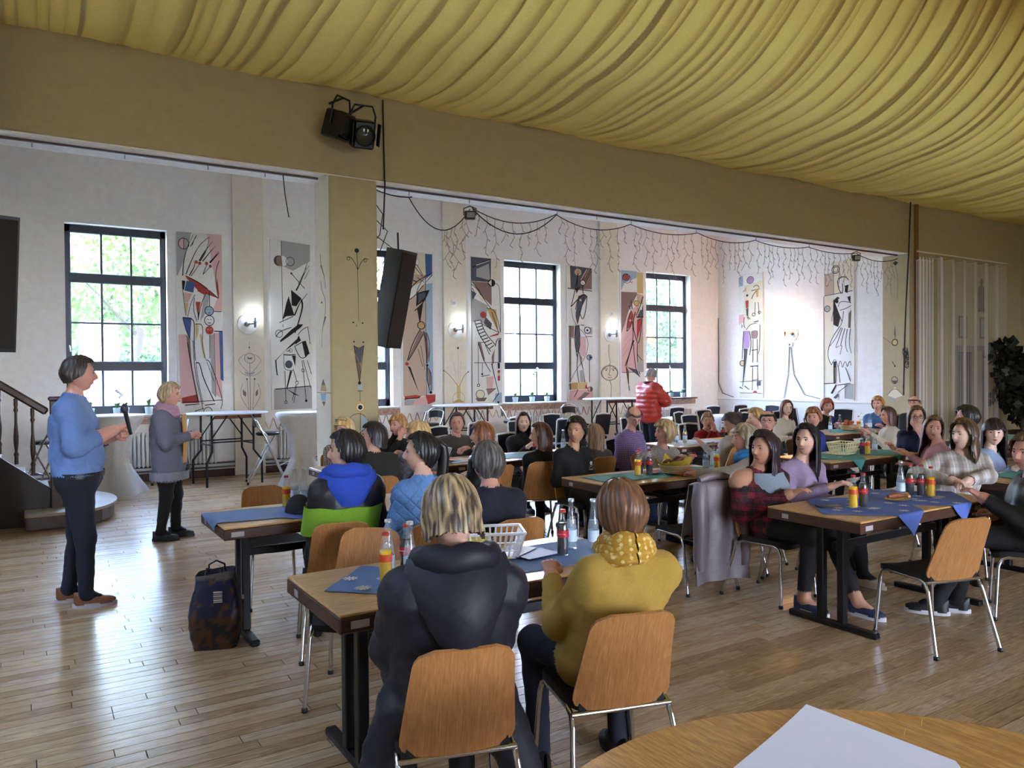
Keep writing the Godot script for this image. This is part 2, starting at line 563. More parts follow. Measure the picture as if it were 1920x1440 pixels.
func build_floor() -> void:
	var root := Node3D.new()
	root.name = "floor"
	add_child(root)
	root.set_meta("kind", "structure")
	var b := B.new()
	b.box(Vector3((HX0 + HX1) * 0.5, -0.13, -2.2), Vector3(HX1 - HX0 + 0.6, 0.2, 23.2))
	part("subfloor", b, M.parquet_base, root)
	# strips run along the aisle; the 300 that show largest are pieces of their own
	var w := 0.085
	var cam := Vector3(0, 1.66, 0)
	var fwd := Vector3(sin(deg_to_rad(32.4)), 0, -cos(deg_to_rad(32.4)))
	var side := Vector3(cos(deg_to_rad(32.4)), 0, sin(deg_to_rad(32.4)))
	var big := []
	var rest := []
	for k in 6: rest.append(B.new())
	var row := 0
	var z := HZ1
	while z > WZ:
		var x := HX0 - rng.randf() * 1.2
		var seen := z < 0.5 and z > WZ
		while x < HX1:
			var len := (0.75 + 0.45 * rng.randf()) if seen else 6.0
			var c := Vector3(x + len * 0.5, 0, z - w * 0.5)
			var q := c - cam
			var dep := q.dot(fwd)
			var lat := q.dot(side)
			var tone := rng.randi() % 6
			var size := 0.0
			if dep > 1.6 and absf(lat / dep) < 0.70 and 1.66 / dep < 0.52:
				size = 1.0 / (dep * dep * dep)
			if size > 0.0: big.append([size, c, len, tone])
			else: _plank(rest[tone], c, len, w)
			x += len
		z -= w
		row += 1
	big.sort_custom(func(a, e): return a[0] > e[0])
	for i in big.size():
		var e: Array = big[i]
		if i < 300:
			var pb := B.new()
			_plank(pb, Vector3.ZERO, e[2], w)
			var o := inst("plank", pb.mesh(M["parquet_%d" % e[3]]), root, Transform3D(Basis.IDENTITY, e[1]))
		else:
			_plank(rest[e[3]], e[1], e[2], w)
	for k in 6:
		stuff(part("planks", rest[k], M["parquet_%d" % k], root))

func _plank(b: B, c: Vector3, len: float, w: float) -> void:
	var g := 0.0009
	var h := 0.0012
	var y := -0.0015 * float(hash(c) % 7) / 7.0
	var x0 := c.x - len * 0.5 + g
	var x1 := c.x + len * 0.5 - g
	var z0 := c.z - w * 0.5 + g
	var z1 := c.z + w * 0.5 - g
	b.quad(Vector3(x0 + h, y, z0 + h), Vector3(x1 - h, y, z0 + h), Vector3(x1 - h, y, z1 - h), Vector3(x0 + h, y, z1 - h))
	b.quad(Vector3(x0 + h, y, z1 - h), Vector3(x1 - h, y, z1 - h), Vector3(x1, -0.03, z1), Vector3(x0, -0.03, z1))
	b.quad(Vector3(x1 - h, y, z0 + h), Vector3(x0 + h, y, z0 + h), Vector3(x0, -0.03, z0), Vector3(x1, -0.03, z0))

func pleats(x0: float, x1: float, sd: int) -> Array:
	# gathered cloth seen in section: each pleat runs forward, tucks under itself and starts again
	var r := RandomNumberGenerator.new()
	r.seed = sd
	var out := []
	var x := x0
	while x < x1:
		var w := 0.05 + 0.26 * pow(r.randf(), 1.7)
		var d := 0.022 + 0.22 * w * (0.4 + r.randf())
		var lap := minf(0.4 * w, 0.012 + 0.05 * r.randf())
		for k in 6:
			var t := k / 5.0
			out.append(Vector2(x + t * (w + lap), -d * (0.25 + 0.75 * t * t) + 0.01 * sin(t * 7.0 + x * 9.0) * w / 0.2))
		out.append(Vector2(x + w + lap * 0.8, -d * 0.72))
		out.append(Vector2(x + w, -d * 0.2))
		x += w
	return out

func build_drape() -> void:
	var o := thing("ceiling_drape", "pale yellow pleated fabric swag hung under the hall ceiling", "drape")
	var cut := pleats(-2.2, 18.9, 31)
	# swag from the beam up to the ridge batten
	var b := B.new()
	b.grid(cut.size() - 1, 32, func(s: float, t: float) -> Vector3:
		var q: Vector2 = cut[int(round(s * (cut.size() - 1)))]
		var u := 3.72 * (1.0 - pow(1.0 - t, 1.35))
		var amp := clampf(u * 1.2, 0.16, 1.0)
		var x := q.x + 0.03 * noise.get_noise_2d(q.x * 0.5, u * 0.3) * u
		var f := q.y * amp + 0.03 * noise.get_noise_2d(q.x * 0.9, 3.0 + u * 0.2) * minf(u, 1.0)
		var base := 4.93 - 0.06 * sin(clampf(u / 1.6, 0.0, 1.0) * PI) + 0.075 * pow(u / 2.0, 4.85)
		var edge := 0.02 * sin(x * 2.4) * exp(-u * 3.0) + 0.012 * noise.get_noise_2d(x * 6.0, 9.0) * exp(-u * 4.0)
		var slope := 0.18 * pow(u / 2.0, 3.85)
		var nrm := Vector2(-slope, 1.0).normalized()
		return Vector3(x, base + edge + f * nrm.y, BZ - 0.008 + u + f * nrm.x * minf(u * 2.0, 1.0)))
	part("swag", b, M.drape_cloth, o)
	var cut2 := pleats(-2.2, 18.9, 77)
	b = B.new()
	b.grid(cut2.size() - 1, 30, func(s: float, t: float) -> Vector3:
		var q: Vector2 = cut2[int(round(s * (cut2.size() - 1)))]
		var e := absf(t * 2.0 - 1.0)
		return Vector3(q.x, 4.95 + 1.6 * pow(e, 3.2) + q.y, BZ + 3.78 + t * 7.0))
	part("swag", b, M.drape_cloth, o)
	b = B.new()
	b.grid(300, 24, func(s: float, t: float) -> Vector3:
		var x := -2.2 + s * 21.1
		return Vector3(x, 6.5 - 1.5 * (1.0 - pow(1.0 - t, 3.0)) + 0.05 * sin(x * 14.0), BZ + 10.85 + t * 6.5))
	part("swag", b, M.drape_cloth, o)
	b = B.new()
	b.box(Vector3(8.3, 6.42, BZ + 3.76), Vector3(21.0, 0.05, 0.05))
	part("batten", b, M.dark_oak, o)
	b = B.new()
	b.box(Vector3(8.3, 6.42, BZ + 10.8), Vector3(21.0, 0.05, 0.05))
	part("batten", b, M.dark_oak, o)

# ---------------------------------------------------------------- outside
func leaf_mesh(m: Material, s: float) -> ArrayMesh:
	var b := B.new()
	b.quad(Vector3(0, 0, 0), Vector3(-0.5 * s, 0.12 * s, 0.5 * s), Vector3(0, 0, s), Vector3(0, -0.05 * s, 0.5 * s))
	b.quad(Vector3(0, 0, 0), Vector3(0, -0.05 * s, 0.5 * s), Vector3(0, 0, s), Vector3(0.5 * s, 0.12 * s, 0.5 * s))
	return b.mesh(m)

func leaves(called: String, parent: Node3D, mesh: Mesh, spots: Array, count: int) -> void:
	# spots: [centre, radius]; leaves lie through the shells of these clumps
	var mm := MultiMesh.new()
	mm.transform_format = MultiMesh.TRANSFORM_3D
	mm.mesh = mesh
	mm.instance_count = count
	for i in count:
		var s: Array = spots[rng.randi() % spots.size()]
		var d := Vector3(rng.randfn(), rng.randfn(), rng.randfn()).normalized() * pow(rng.randf(), 0.45)
		var rad: Vector3 = s[1]
		var bs := Basis.from_euler(Vector3(rng.randf() * TAU, rng.randf() * TAU, rng.randf() * TAU)).scaled(Vector3.ONE * (0.7 + 0.6 * rng.randf()))
		mm.set_instance_transform(i, Transform3D(bs, s[0] + d * rad))
	var o := MultiMeshInstance3D.new()
	o.multimesh = mm
	o.name = called
	parent.add_child(o, true)
	stuff(o)

func tree(at: Vector3, h: float, crown: float, label: String, count: int, lm: Mesh, trunk_lean := 0.3) -> void:
	var o := thing("tree", label, "tree", at, 0.0, "trees outside the windows")
	var b := B.new()
	var top := Vector3(trunk_lean, h * 0.8, 0.1)
	b.tube([Vector3.ZERO, top * 0.4 + Vector3(-0.1, 0, 0), top], [0.17, 0.13, 0.05], 8)
	part("trunk", b, M.bark, o)
	var spots := []
	for k in 9:
		var a := TAU * k / 9.0 + rng.randf()
		var rr := crown * (0.45 + 0.4 * rng.randf())
		var p := Vector3(cos(a) * rr, h * (0.36 + 0.58 * rng.randf()), sin(a) * rr)
		b = B.new()
		b.tube([top * (0.45 + 0.4 * rng.randf()), p * 0.6 + Vector3(0, h * 0.3, 0), p], [0.05, 0.03, 0.015], 5)
		part("branch", b, M.bark, o)
		spots.append([p, Vector3.ONE * crown * (0.34 + 0.14 * rng.randf())])
	spots.append([Vector3(0, h * 0.95, 0), Vector3.ONE * crown * 0.5])
	leaves("foliage", o, lm, spots, count)

func house(at: Vector3, turn: float, w: float, h: float, d: float, label: String, roofm: String) -> void:
	var o := thing("house", label, "house", at, turn, "houses across the street")
	var b := B.new()
	b.box(Vector3(0, h * 0.5, -d * 0.5), Vector3(w, h, d))
	part("wall", b, M.house_wall, o)
	b = B.new()
	b.prism(PackedVector2Array([Vector2(-w * 0.5 - 0.4, h), Vector2(w * 0.5 + 0.4, h), Vector2(0, h + w * 0.36)]), 0.3, -d - 0.3)
	part("roof", b, M[roofm], o)
	for i in 3:
		for j in 2:
			var p := Vector3(-w * 0.32 + i * w * 0.32, 1.6 + j * 2.7, 0.02)
			b = B.new()
			b.box(p, Vector3(1.2, 1.35, 0.08), 0.01)
			var fr := part("window_frame", b, M.house_frame, o)
			b = B.new()
			b.box(p + Vector3(0, 0, 0.03), Vector3(1.0, 1.15, 0.04))
			part("pane", b, M.house_pane, fr)

func build_outside() -> void:
	mat("bark", srgb(74, 62, 50), 0.9)
	mat("house_wall", srgb(206, 196, 190), 0.9)
	mat("house_frame", srgb(120, 116, 116), 0.6)
	mat("house_pane", srgb(70, 84, 100), 0.1)
	mat("roof_slate", srgb(84, 88, 100), 0.8)
	mat("roof_red", srgb(150, 84, 70), 0.8)
	var lm := mat("leaf_light", srgb(78, 104, 30), 0.5)
	lm.backlight_enabled = true; lm.backlight = Color(0.3, 0.42, 0.08)
	lm = mat("leaf_dark", srgb(48, 76, 28), 0.5)
	lm.backlight_enabled = true; lm.backlight = Color(0.2, 0.35, 0.1)
	var b := B.new()
	b.box(Vector3(6, -0.65, -45), Vector3(120, 0.3, 62))
	var g := struct("ground_outside", b, textured("lawn", noise_image(128, 128, 8.0, srgb(96, 104, 70), srgb(140, 140, 116), 12, 4), Color.WHITE, 0.95, Vector3(0.3, 0.3, 0.3), true))
	var light := leaf_mesh(M.leaf_light, 0.13)
	var dark := leaf_mesh(M.leaf_dark, 0.13)
	tree(Vector3(2.3, -0.5, -21.5), 7.4, 2.8, "broad young maple beyond the hedge seen in the window behind the speakers", 9000, light, 0.5)
	tree(Vector3(-1.6, -0.5, -26.0), 9.5, 3.6, "tall leafy tree left of the young maple beyond the hedge", 7000, light, -0.3)
	tree(Vector3(13.0, -0.5, -29.0), 9.0, 3.2, "loose leafy tree beside the red roofed house", 3500, light, 0.2)
	tree(Vector3(20.5, -0.5, -24.0), 8.5, 3.1, "dense green tree seen in the window by the red jacket", 12000, dark, 0.2)
	tree(Vector3(26.5, -0.5, -30.0), 10.0, 4.0, "large green tree behind the dense green one", 12000, light, 0.0)
	for k in 3:
		var hx: float = [0.0, 8.5, 22.0][k]
		var len: float = [7.0, 5.0, 8.0][k]
		var o := thing("hedge", ["clipped hedge in front of the young maple", "low hedge in front of the red roofed house", "clipped hedge in front of the dense green tree"][k], "hedge", Vector3(hx, -0.5, -19.5 if k != 1 else -24.0), 0.0, "hedges outside")
		for i in 5:
			b = B.new()
			b.tube([Vector3(-len * 0.4 + len * 0.2 * i, 0, 0), Vector3(-len * 0.38 + len * 0.2 * i, 1.2, 0.05), Vector3(-len * 0.4 + len * 0.2 * i, 2.3, 0)], [0.05, 0.035, 0.015], 6)
			part("stem", b, M.bark, o)
		var spots := []
		for i in 24: spots.append([Vector3(-len * 0.5 + len * i / 23.0, 0.5 + 0.95 * (i % 3), 0.25), Vector3(0.4, 0.6, 0.35)])
		leaves("foliage", o, dark, spots, 9000)
	house(Vector3(3.5, -0.5, -34), 4, 10, 5.6, 9, "pale rendered house with slate roof behind the young maple", "roof_slate")
	house(Vector3(20.0, -0.5, -40), -18, 9, 5.2, 9, "pale house with a red tiled roof across the street", "roof_red")
	house(Vector3(34.0, -0.5, -42), -30, 11, 6.0, 9, "pale house with slate roof behind the large green tree", "roof_slate")
	var pole := thing("street_pole", "slim grey pole standing before the hedge by the maple", "pole", Vector3(1.18, -0.5, -17.2))
	b = B.new()
	b.tube([Vector3.ZERO, Vector3(0, 2.3, 0), Vector3(0, 2.75, 0)], [0.09, 0.08, 0.01], 8)
	part("shaft", b, mat("pole_grey", srgb(190, 196, 204), 0.6), pole)

# ---------------------------------------------------------------- tables and chairs
const TABLES := [[1.8, -3.15], [1.8, -5.15], [3.18, -7.18], [4.8, -7.18], [4.78, -5.13], [5.05, -3.13], [7.52, -3.13], [7.6, -5.13], [7.55, -7.18], [10.6, -7.18], [11.0, -5.13]]
const TLABEL := ["wooden table with the basket and flyers, seats of the navy coat and yellow sweater", "wooden table with the black cap, in front of the standing speakers", "wooden table before the painted pillar where the plaid blouse sits", "wooden table joined to the one at the painted pillar, with light blue cloth", "wooden table with the bread basket and turquoise cloth", "wooden table with the flowered blue cloth and pastry plate", "wooden table of the beige plaid overshirt, dark end edge showing", "wooden table with the cream plastic basket and turquoise runner", "wooden table with papers where the boy in red eats", "wooden table with the brown bread basket near the end wall", "wooden table with green cloth beside the string curtain"]

func rounded_rect(w: float, h: float, r: float, seg := 4) -> PackedVector2Array:
	var p := PackedVector2Array()
	for q in 4:
		var c := Vector2((w * 0.5 - r) * (1 if q in [0, 3] else -1), (h * 0.5 - r) * (1 if q < 2 else -1))
		for k in seg + 1:
			var a := PI * 0.5 * q + PI * 0.5 * k / seg
			p.append(c + Vector2(cos(a), sin(a)) * r)
	return p

func make_table(label: String) -> Node3D:
	var o := thing("hall_table", label, "table", Vector3.ZERO, 0.0, "long wooden tables of the audience")
	var b := B.new()
	b.box(Vector3(0, 0.744, 0), Vector3(1.6, 0.012, 0.69), 0.003)
	part("tabletop", b, M.table_top, o)
	b = B.new()
	b.box(Vector3(0, 0.705, 0), Vector3(1.604, 0.066, 0.694), 0.006)
	part("edge_band", b, M.table_edge, o)
	for s in [-1, 1]:
		for q in [-0.055, 0.095]:
			b = B.new()
			b.box(Vector3(s * 0.62, 0.36, q), Vector3(0.05, 0.64, 0.05), 0.005)
			part("post", b, M.dark_steel, o)
		b = B.new()
		b.box(Vector3(s * 0.62, 0.02, 0.02), Vector3(0.055, 0.04, 0.64), 0.008)
		part("foot_bar", b, M.dark_steel, o)
		b = B.new()
		b.box(Vector3(s * 0.62, 0.66, 0.02), Vector3(0.055, 0.025, 0.5), 0.004)
		part("bracket", b, M.dark_steel, o)
	b = B.new()
	b.box(Vector3(0, 0.52, 0.02), Vector3(1.2, 0.05, 0.025), 0.004)
	part("stretcher", b, M.dark_steel, o)
	for q in [Vector3(-0.72, 0.705, 0.348), Vector3(0.55, 0.705, 0.348), Vector3(-0.803, 0.705, -0.2)]:
		b = B.new()
		b.box(q, Vector3(0.075, 0.03, 0.002) if q.z > 0 else Vector3(0.002, 0.03, 0.05))
		part("tape", b, mat("tape", srgb(176, 168, 166), 0.7), o)
	return o

func make_wood_chair() -> Node3D:
	var o := thing("wooden_chair", "", "chair")
	var b := B.new()
	b.sheet(12, 18, func(u: float, v: float) -> Vector3:
		var y := v * 0.385
		var hw := lerpf(0.198, 0.158, v)
		var r := 0.06
		var d := maxf(0.0, maxf(r - y, y - (0.385 - r)))
		hw -= r - sqrt(maxf(0.0, r * r - d * d))
		var x := (u * 2.0 - 1.0) * hw
		return Vector3(-x, 0.425 + y, 0.185 + 0.10 * v + 0.03 * v * v - 0.035 * (x * x) / 0.04), 0.012)
	part("backrest", b, M.chair_ply, o)
	b = B.new()
	b.sheet(10, 10, func(u: float, v: float) -> Vector3:
		var z := (0.45 - v) * 0.40
		var hw := 0.2 - 0.03 * pow(absf(v * 2.0 - 1.0), 6.0)
		var x := (u * 2.0 - 1.0) * hw
		return Vector3(x, 0.462 - 0.012 * cos(x * 7.0) - 0.02 * pow(clampf(-z / 0.2, 0.0, 1.0), 5.0), z), 0.034)
	part("seat", b, M.seat_pad, o)
	for s in [-1.0, 1.0]:
		b = B.new()
		b.tube([Vector3(s * 0.225, 0.012, -0.205), Vector3(s * 0.2, 0.36, -0.185), Vector3(s * 0.196, 0.405, -0.165), Vector3(s * 0.194, 0.42, -0.13), Vector3(s * 0.194, 0.42, 0.12), Vector3(s * 0.196, 0.405, 0.165), Vector3(s * 0.2, 0.36, 0.19), Vector3(s * 0.235, 0.012, 0.285)], 0.0115, 8)
		part("side_frame", b, M.chrome, o)
		for q in [Vector3(s * 0.225, 0, -0.205), Vector3(s * 0.235, 0, 0.285)]:
			b = B.new()
			b.lathe([Vector2(0.0, 0.0), Vector2(0.016, 0.0), Vector2(0.016, 0.02), Vector2(0.0, 0.03)], 8, q)
			part("glide", b, M.black_plastic, o)
	for z in [-0.1, 0.178]:
		b = B.new()
		b.tube([Vector3(-0.2, 0.412, z), Vector3(0.2, 0.412, z)], 0.0105, 8)
		part("crossbar", b, M.chrome, o)
	return o

func make_banquet_chair() -> Node3D:
	var o := thing("banquet_chair", "", "chair")
	var b := B.new()
	b.box(Vector3(0, 0.46, 0), Vector3(0.42, 0.06, 0.42), 0.02)
	part("seat", b, M.banquet_cloth, o)
	b = B.new()
	b.sheet(8, 8, func(u: float, v: float) -> Vector3:
		var x := (0.5 - u) * 0.375
		return Vector3(x, 0.52 + v * 0.37 + 0.012 * cos(x * 8.0), 0.215 + 0.07 * v), 0.035)
	part("backrest", b, M.banquet_cloth, o)
	b = B.new()
	b.tube([Vector3(-0.2, 0.0, 0.27), Vector3(-0.2, 0.45, 0.19), Vector3(-0.2, 0.88, 0.268), Vector3(-0.185, 0.905, 0.275), Vector3(0, 0.92, 0.277), Vector3(0.185, 0.905, 0.275), Vector3(0.2, 0.88, 0.268), Vector3(0.2, 0.45, 0.19), Vector3(0.2, 0.0, 0.27)], 0.0145, 6)
	part("back_frame", b, M.white_paint, o)
	for s in [-1.0, 1.0]:
		b = B.new()
		b.tube([Vector3(s * 0.2, 0.0, -0.19), Vector3(s * 0.2, 0.43, -0.18)], 0.013, 6)
		part("leg", b, M.white_paint, o)
	return o

func build_tables_and_chairs() -> void:
	var t0: Node3D
	for k in TABLES.size():
		var at := Vector3(TABLES[k][0], 0, TABLES[k][1])
		if k == 0:
			t0 = make_table(TLABEL[0]); t0.position = at
		else: copy(t0, at, 0.0, TLABEL[k])
	var c0 := make_wood_chair()
	for k in WOOD_CHAIRS.size():
		var w: Array = WOOD_CHAIRS[k]
		var lb: String = w[3]
		var o := c0
		if k > 0: o = copy(c0, Vector3.ZERO, 0.0)
		o.position = Vector3(w[0], 0, w[1]); o.rotation_degrees.y = w[2]
		tag(o, lb, "", "plywood chairs of the audience")
	var q0 := make_banquet_chair()
	for k in BANQUET.size():
		var w: Array = BANQUET[k]
		var o := q0
		if k > 0: o = copy(q0, Vector3.ZERO, 0.0)
		o.position = Vector3(w[0], 0, w[1]); o.rotation_degrees.y = w[2]
		var lb := ""
		if w.size() > 3: lb = w[3]
		else:
			var best := 99.0
			for q in LANDMARKS:
				if absf(w[0] - q[0]) < best:
					best = absf(w[0] - q[0])
					lb = q[1]
			lb = "white framed banquet chair %s, %s" % [lb, "at the hall edge" if w[1] > -10.1 else ("close to the window wall" if w[1] < -11.2 else "amid the aisle")]
		tag(o, lb, "", "banquet chairs in the side aisle")
	# foreground round table with its sheets of paper
	var r := thing("round_table", "round honey coloured wooden table top with scratches, sheet of paper on it", "table", Vector3(1.33, 0, -0.62))
	var b := B.new()
	b.lathe([Vector2(0, 0.72), Vector2(0.83, 0.72), Vector2(0.84, 0.725), Vector2(0.84, 0.742), Vector2(0.83, 0.75), Vector2(0.0, 0.75)], 72)
	part("tabletop", b, M.round_top, r)
	b = B.new()
	b.lathe([Vector2(0.0, 0.0), Vector2(0.3, 0.0), Vector2(0.3, 0.02), Vector2(0.05, 0.05), Vector2(0.04, 0.68), Vector2(0.12, 0.72), Vector2(0.0, 0.72)], 24)
	part("pedestal", b, M.dark_steel, r)
	b = B.new()
	for k in 26:
		var a := rng.randf() * TAU
		var p := Vector3(-0.2 + rng.randfn() * 0.3, 0.7504, -0.45 + rng.randfn() * 0.18)
		if p.length() > 1.1: continue
		var dd := Vector3(cos(a), 0, sin(a)) * (0.01 + 0.07 * rng.randf())
		var sd := Vector3(-dd.z, 0, dd.x).normalized() * 0.0012
		b.quad(p - sd, p + dd - sd, p + dd + sd, p + sd)
	part("scratch", b, mat("scratch", srgb(222, 184, 120), 0.7), r)
	var pts := [[1.764, -1.317], [1.813, -0.95], [1.50, -0.62], [1.02, -1.12]]
	b = B.new()
	b.sheet(10, 10, func(u: float, v: float) -> Vector3:
		var a := Vector2(pts[0][0], pts[0][1]).lerp(Vector2(pts[1][0], pts[1][1]), u)
		var c := Vector2(pts[3][0], pts[3][1]).lerp(Vector2(pts[2][0], pts[2][1]), u)
		var q := a.lerp(c, v)
		return Vector3(q.x, 0.754 + 0.012 * pow(1.0 - v, 6.0) * (1.0 - u), q.y), 0.0012)
	var pp := inst("paper_sheet", b.mesh(mat("paper", srgb(232, 234, 246), 0.8)), self)
	tag(pp, "large white sheet of paper lying on the round table", "paper")

const LANDMARKS := [[4.7, "behind the painted pillar"], [6.4, "below the striding figure painting"], [7.7, "below the accordion painting"], [8.9, "below the window with the orchid"], [10.2, "below the singer painting"], [11.6, "below the pink dancers painting"], [12.8, "below the corner window"], [14.1, "along the end wall"], [15.3, "before the string curtain"]]
const WOOD_CHAIRS := [
	[1.24, -2.395, -16.0, "plywood chair of the person in the navy coat, bare back showing"],
	[1.915, -2.365, -16.0, "plywood chair of the person in the mustard sweater, bare back showing"],
	[4.70, -2.62, -16.0, "empty plywood chair with black seat at the flowered blue cloth"],
	[1.45, -3.78, 145.0, "empty plywood chair facing the basket table, its inside lit"],
	[1.62, -4.58, -14.0, "plywood chair of the boy with the blue hood"],
	[2.07, -4.28, -10.0, "plywood chair under the light blue quilted coat"],
	[2.5, -4.1, -5.0, "plywood chair of the grey haired man in the navy shirt"],
	[1.55, -5.75, 180.0, "empty plywood chair behind the table with the black cap, only its top showing"],
	[2.58, -6.36, -10.0, "plywood chair of the dark bob in the olive jacket"],
	[3.09, -6.40, -10.0, "plywood chair of the blonde in the quilted grey jacket"],
	[3.72, -6.42, 10.0, "plywood chair of the auburn bob in the black jacket"],
	[4.36, -6.42, -18.0, "plywood chair of the long brown hair, back facing the room"],
	[5.0, -6.42, 0.0, "plywood chair of the girl with long hair beside the boy in black"],
	[4.50, -5.84, 180.0, "plywood chair of the boy in the black shirt"],
	[5.5, -5.83, 180.0, "plywood chair of the woman in the black and white top"],
	[2.89, -7.93, 180.0, "plywood chair of the plaid blouse at the pillar"],
	[4.40, -4.35, -8.0, "plywood chair with a taupe coat hung over it"],
	[5.2, -4.5, 20.0, "plywood chair of the grey bob with the blue scarf"],
	[4.66, -3.76, 186.0, "plywood chair of the red plaid shirt, seen from the side"],
	[5.24, -3.86, 184.0, "plywood chair of the long black hair in lilac knit"],
	[6.42, -3.42, 130.0, "plywood chair of the beige plaid overshirt"],
	[7.5, -3.72, 180.0, "plywood chair of the dark fringe and long hair"],
	[5.72, -2.52, 30.0, "plywood chair of the person in black at the table end"],
	[7.2, -4.42, 25.0, "turned plywood chair standing empty at the turquoise runner"],
	[7.86, -4.38, 8.0, "plywood chair of the pink sweater"],
	[8.42, -4.35, 0.0, "plywood chair of the pale grey jacket"],
	[8.85, -5.1, 90.0, "plywood chair of the woman with glasses in navy"],
	[8.12, -5.95, 180.0, "plywood chair of the smiling person in blue"],
	[7.29, -5.87, 180.0, "plywood chair of the bald man with dark glasses"],
	[7.10, -6.46, 0.0, "plywood chair of the pale knit with dark pinned hair"],
	[7.66, -6.48, 0.0, "plywood chair of the blonde with hand on mouth"],
	[10.25, -6.35, 40.0, "plywood chair of the cream hooded top"],
]
const BANQUET := [
	[5.78, -6.55, 200.0, "white framed banquet chair of the man in the purple shirt"],
	[8.2, -7.85, 180.0, "white framed banquet chair of the boy in red"],
	[5.18, -7.95, 180.0, "white framed banquet chair of the girl in the black turtleneck"],
	[4.28, -7.98, 180.0, "white framed banquet chair of the woman with the headband"],
	[3.54, -7.98, 180.0, "white framed banquet chair of the copper blonde in black"],
	[9.9, -7.75, 180.0, "white framed banquet chair of the girl in the cream sweater"],
	[11.14, -7.9, 180.0, "white framed banquet chair of the red haired woman"],
	[11.6, -7.35, 120.0, "white framed banquet chair of the woman in the blue top"],
	[12.46, -7.25, 150.0, "white framed banquet chair of the bald man by the curtain"],
	[4.6, -10.2, 20.0], [5.1, -9.6, -160.0], [5.9, -10.6, 10.0], [6.6, -10.0, 170.0], [7.2, -11.4, 0.0], [7.0, -9.5, 30.0], [7.7, -10.5, -20.0],
	[8.2, -11.3, 180.0], [8.6, -9.6, 180.0], [9.0, -11.4, 10.0], [9.9, -9.5, 180.0], [10.0, -11.5, 0.0], [10.5, -10.3, 200.0], [10.9, -12.3, 0.0], [11.4, -10.6, 180.0],
	[11.9, -12.4, 0.0], [12.4, -10.4, 180.0], [12.9, -12.3, 0.0], [13.85, -11.4, 90.0], [13.4, -10.1, 180.0], [13.9, -12.4, 0.0], [13.5, -9.35, 100.0], [12.2, -9.4, 180.0], [11.2, -9.4, 180.0], [14.15, -10.0, 200.0], [15.3, -7.6, 180.0],
]

# ---------------------------------------------------------------- painted canvases and wall drawings
var INK := {"K": srgb(30, 24, 24), "R": srgb(178, 66, 60), "P": srgb(222, 178, 172), "B": srgb(74, 98, 148), "G": srgb(172, 168, 164), "Y": srgb(208, 184, 124), "W": srgb(232, 228, 222), "T": srgb(142, 112, 104), "D": srgb(84, 84, 94), "O": srgb(198, 160, 96), "L": srgb(160, 180, 196), "M": srgb(176, 142, 178), "C": srgb(226, 214, 188), "N": srgb(112, 96, 78), "S": srgb(196, 170, 150)}

class Painter:
	var b := B.new()
	var x0 := 0.0; var y0 := 0.0; var sx := 1.0; var sy := 1.0
	var z := 0.0
	func at(p: Vector2) -> Vector3: return Vector3((p.x - x0) * sx, (p.y - y0) * sy, z)
	func poly(pts: PackedVector2Array) -> void:
		var t := Geometry2D.triangulate_polygon(pts)
		z += 0.0002
		var s := b.v.size()
		for p in pts: b.vert(at(p), Vector3.BACK)
		for k in t: b.ix.append(s + k)
	func line(pts: PackedVector2Array, w0: float, w1: float) -> void:
		z += 0.0002
		var q := PackedVector2Array()
		for i in pts.size() - 1:      # round the corners a little
			q.append(pts[i])
			if pts.size() > 2 and i > 0:
				pass
			q.append((pts[i] + pts[i + 1]) * 0.5)
		q.append(pts[pts.size() - 1])
		if pts.size() > 2:
			var r := PackedVector2Array([pts[0]])
			for i in range(1, pts.size() - 1):
				var a := (pts[i - 1] + pts[i]) * 0.5
				var e := (pts[i] + pts[i + 1]) * 0.5
				for k in 5:
					var t := k / 4.0
					r.append(a.lerp(pts[i], t).lerp(pts[i].lerp(e, t), t))
			r.append(pts[pts.size() - 1])
			q = r
		var s := b.v.size()
		for i in q.size():
			var t := (q[mini(i + 1, q.size() - 1)] - q[maxi(i - 1, 0)]).normalized()
			var w := lerpf(w0, w1, float(i) / (q.size() - 1)) * 0.5
			var o := Vector2(-t.y, t.x) * w
			b.vert(at(q[i] + o), Vector3.BACK); b.vert(at(q[i] - o), Vector3.BACK)
		for i in q.size() - 1:
			var a := s + i * 2
			b.tri(a, a + 1, a + 2); b.tri(a + 1, a + 3, a + 2)
	func run(cmds: Array, ink: Dictionary) -> void:
		for cmd in cmds:
			var f: PackedStringArray = String(cmd).split(" ", false)
			b.col = ink[f[1]].srgb_to_linear()
			var k := 2
			var w0 := 0.0
			var w1 := 0.0
			if f[0] == "l":
				w0 = float(f[2]); w1 = float(f[3]); k = 4
			var pts := PackedVector2Array()
			for i in range(k, f.size()):
				var q := f[i].split(",")
				pts.append(Vector2(float(q[0]), float(q[1])))
			if f[0] == "p": poly(pts)
			elif f[0] == "l": line(pts, w0, w1)
			elif f[0] == "c" or f[0] == "o":
				var c := pts[0]
				var r := pts[1].x
				var th := pts[1].y
				var ring := PackedVector2Array()
				for i in 25: ring.append(c + Vector2(cos(TAU * i / 24.0), sin(TAU * i / 24.0)) * r)
				if f[0] == "c":
					ring.remove_at(24)
					poly(ring)
				else: line(ring, th, th)

func paint(parent: Node3D, called: String, cmds: Array, src: Rect2, size: Vector2, at: Transform3D) -> void:
	var p := Painter.new()
	p.x0 = src.position.x + src.size.x * 0.5; p.y0 = src.position.y + src.size.y
	p.sx = size.x / src.size.x; p.sy = -size.y / src.size.y
	p.b.x = at
	p.run(cmds, INK)
	part(called, p.b, mat("paint", Color.WHITE, 0.8), parent)

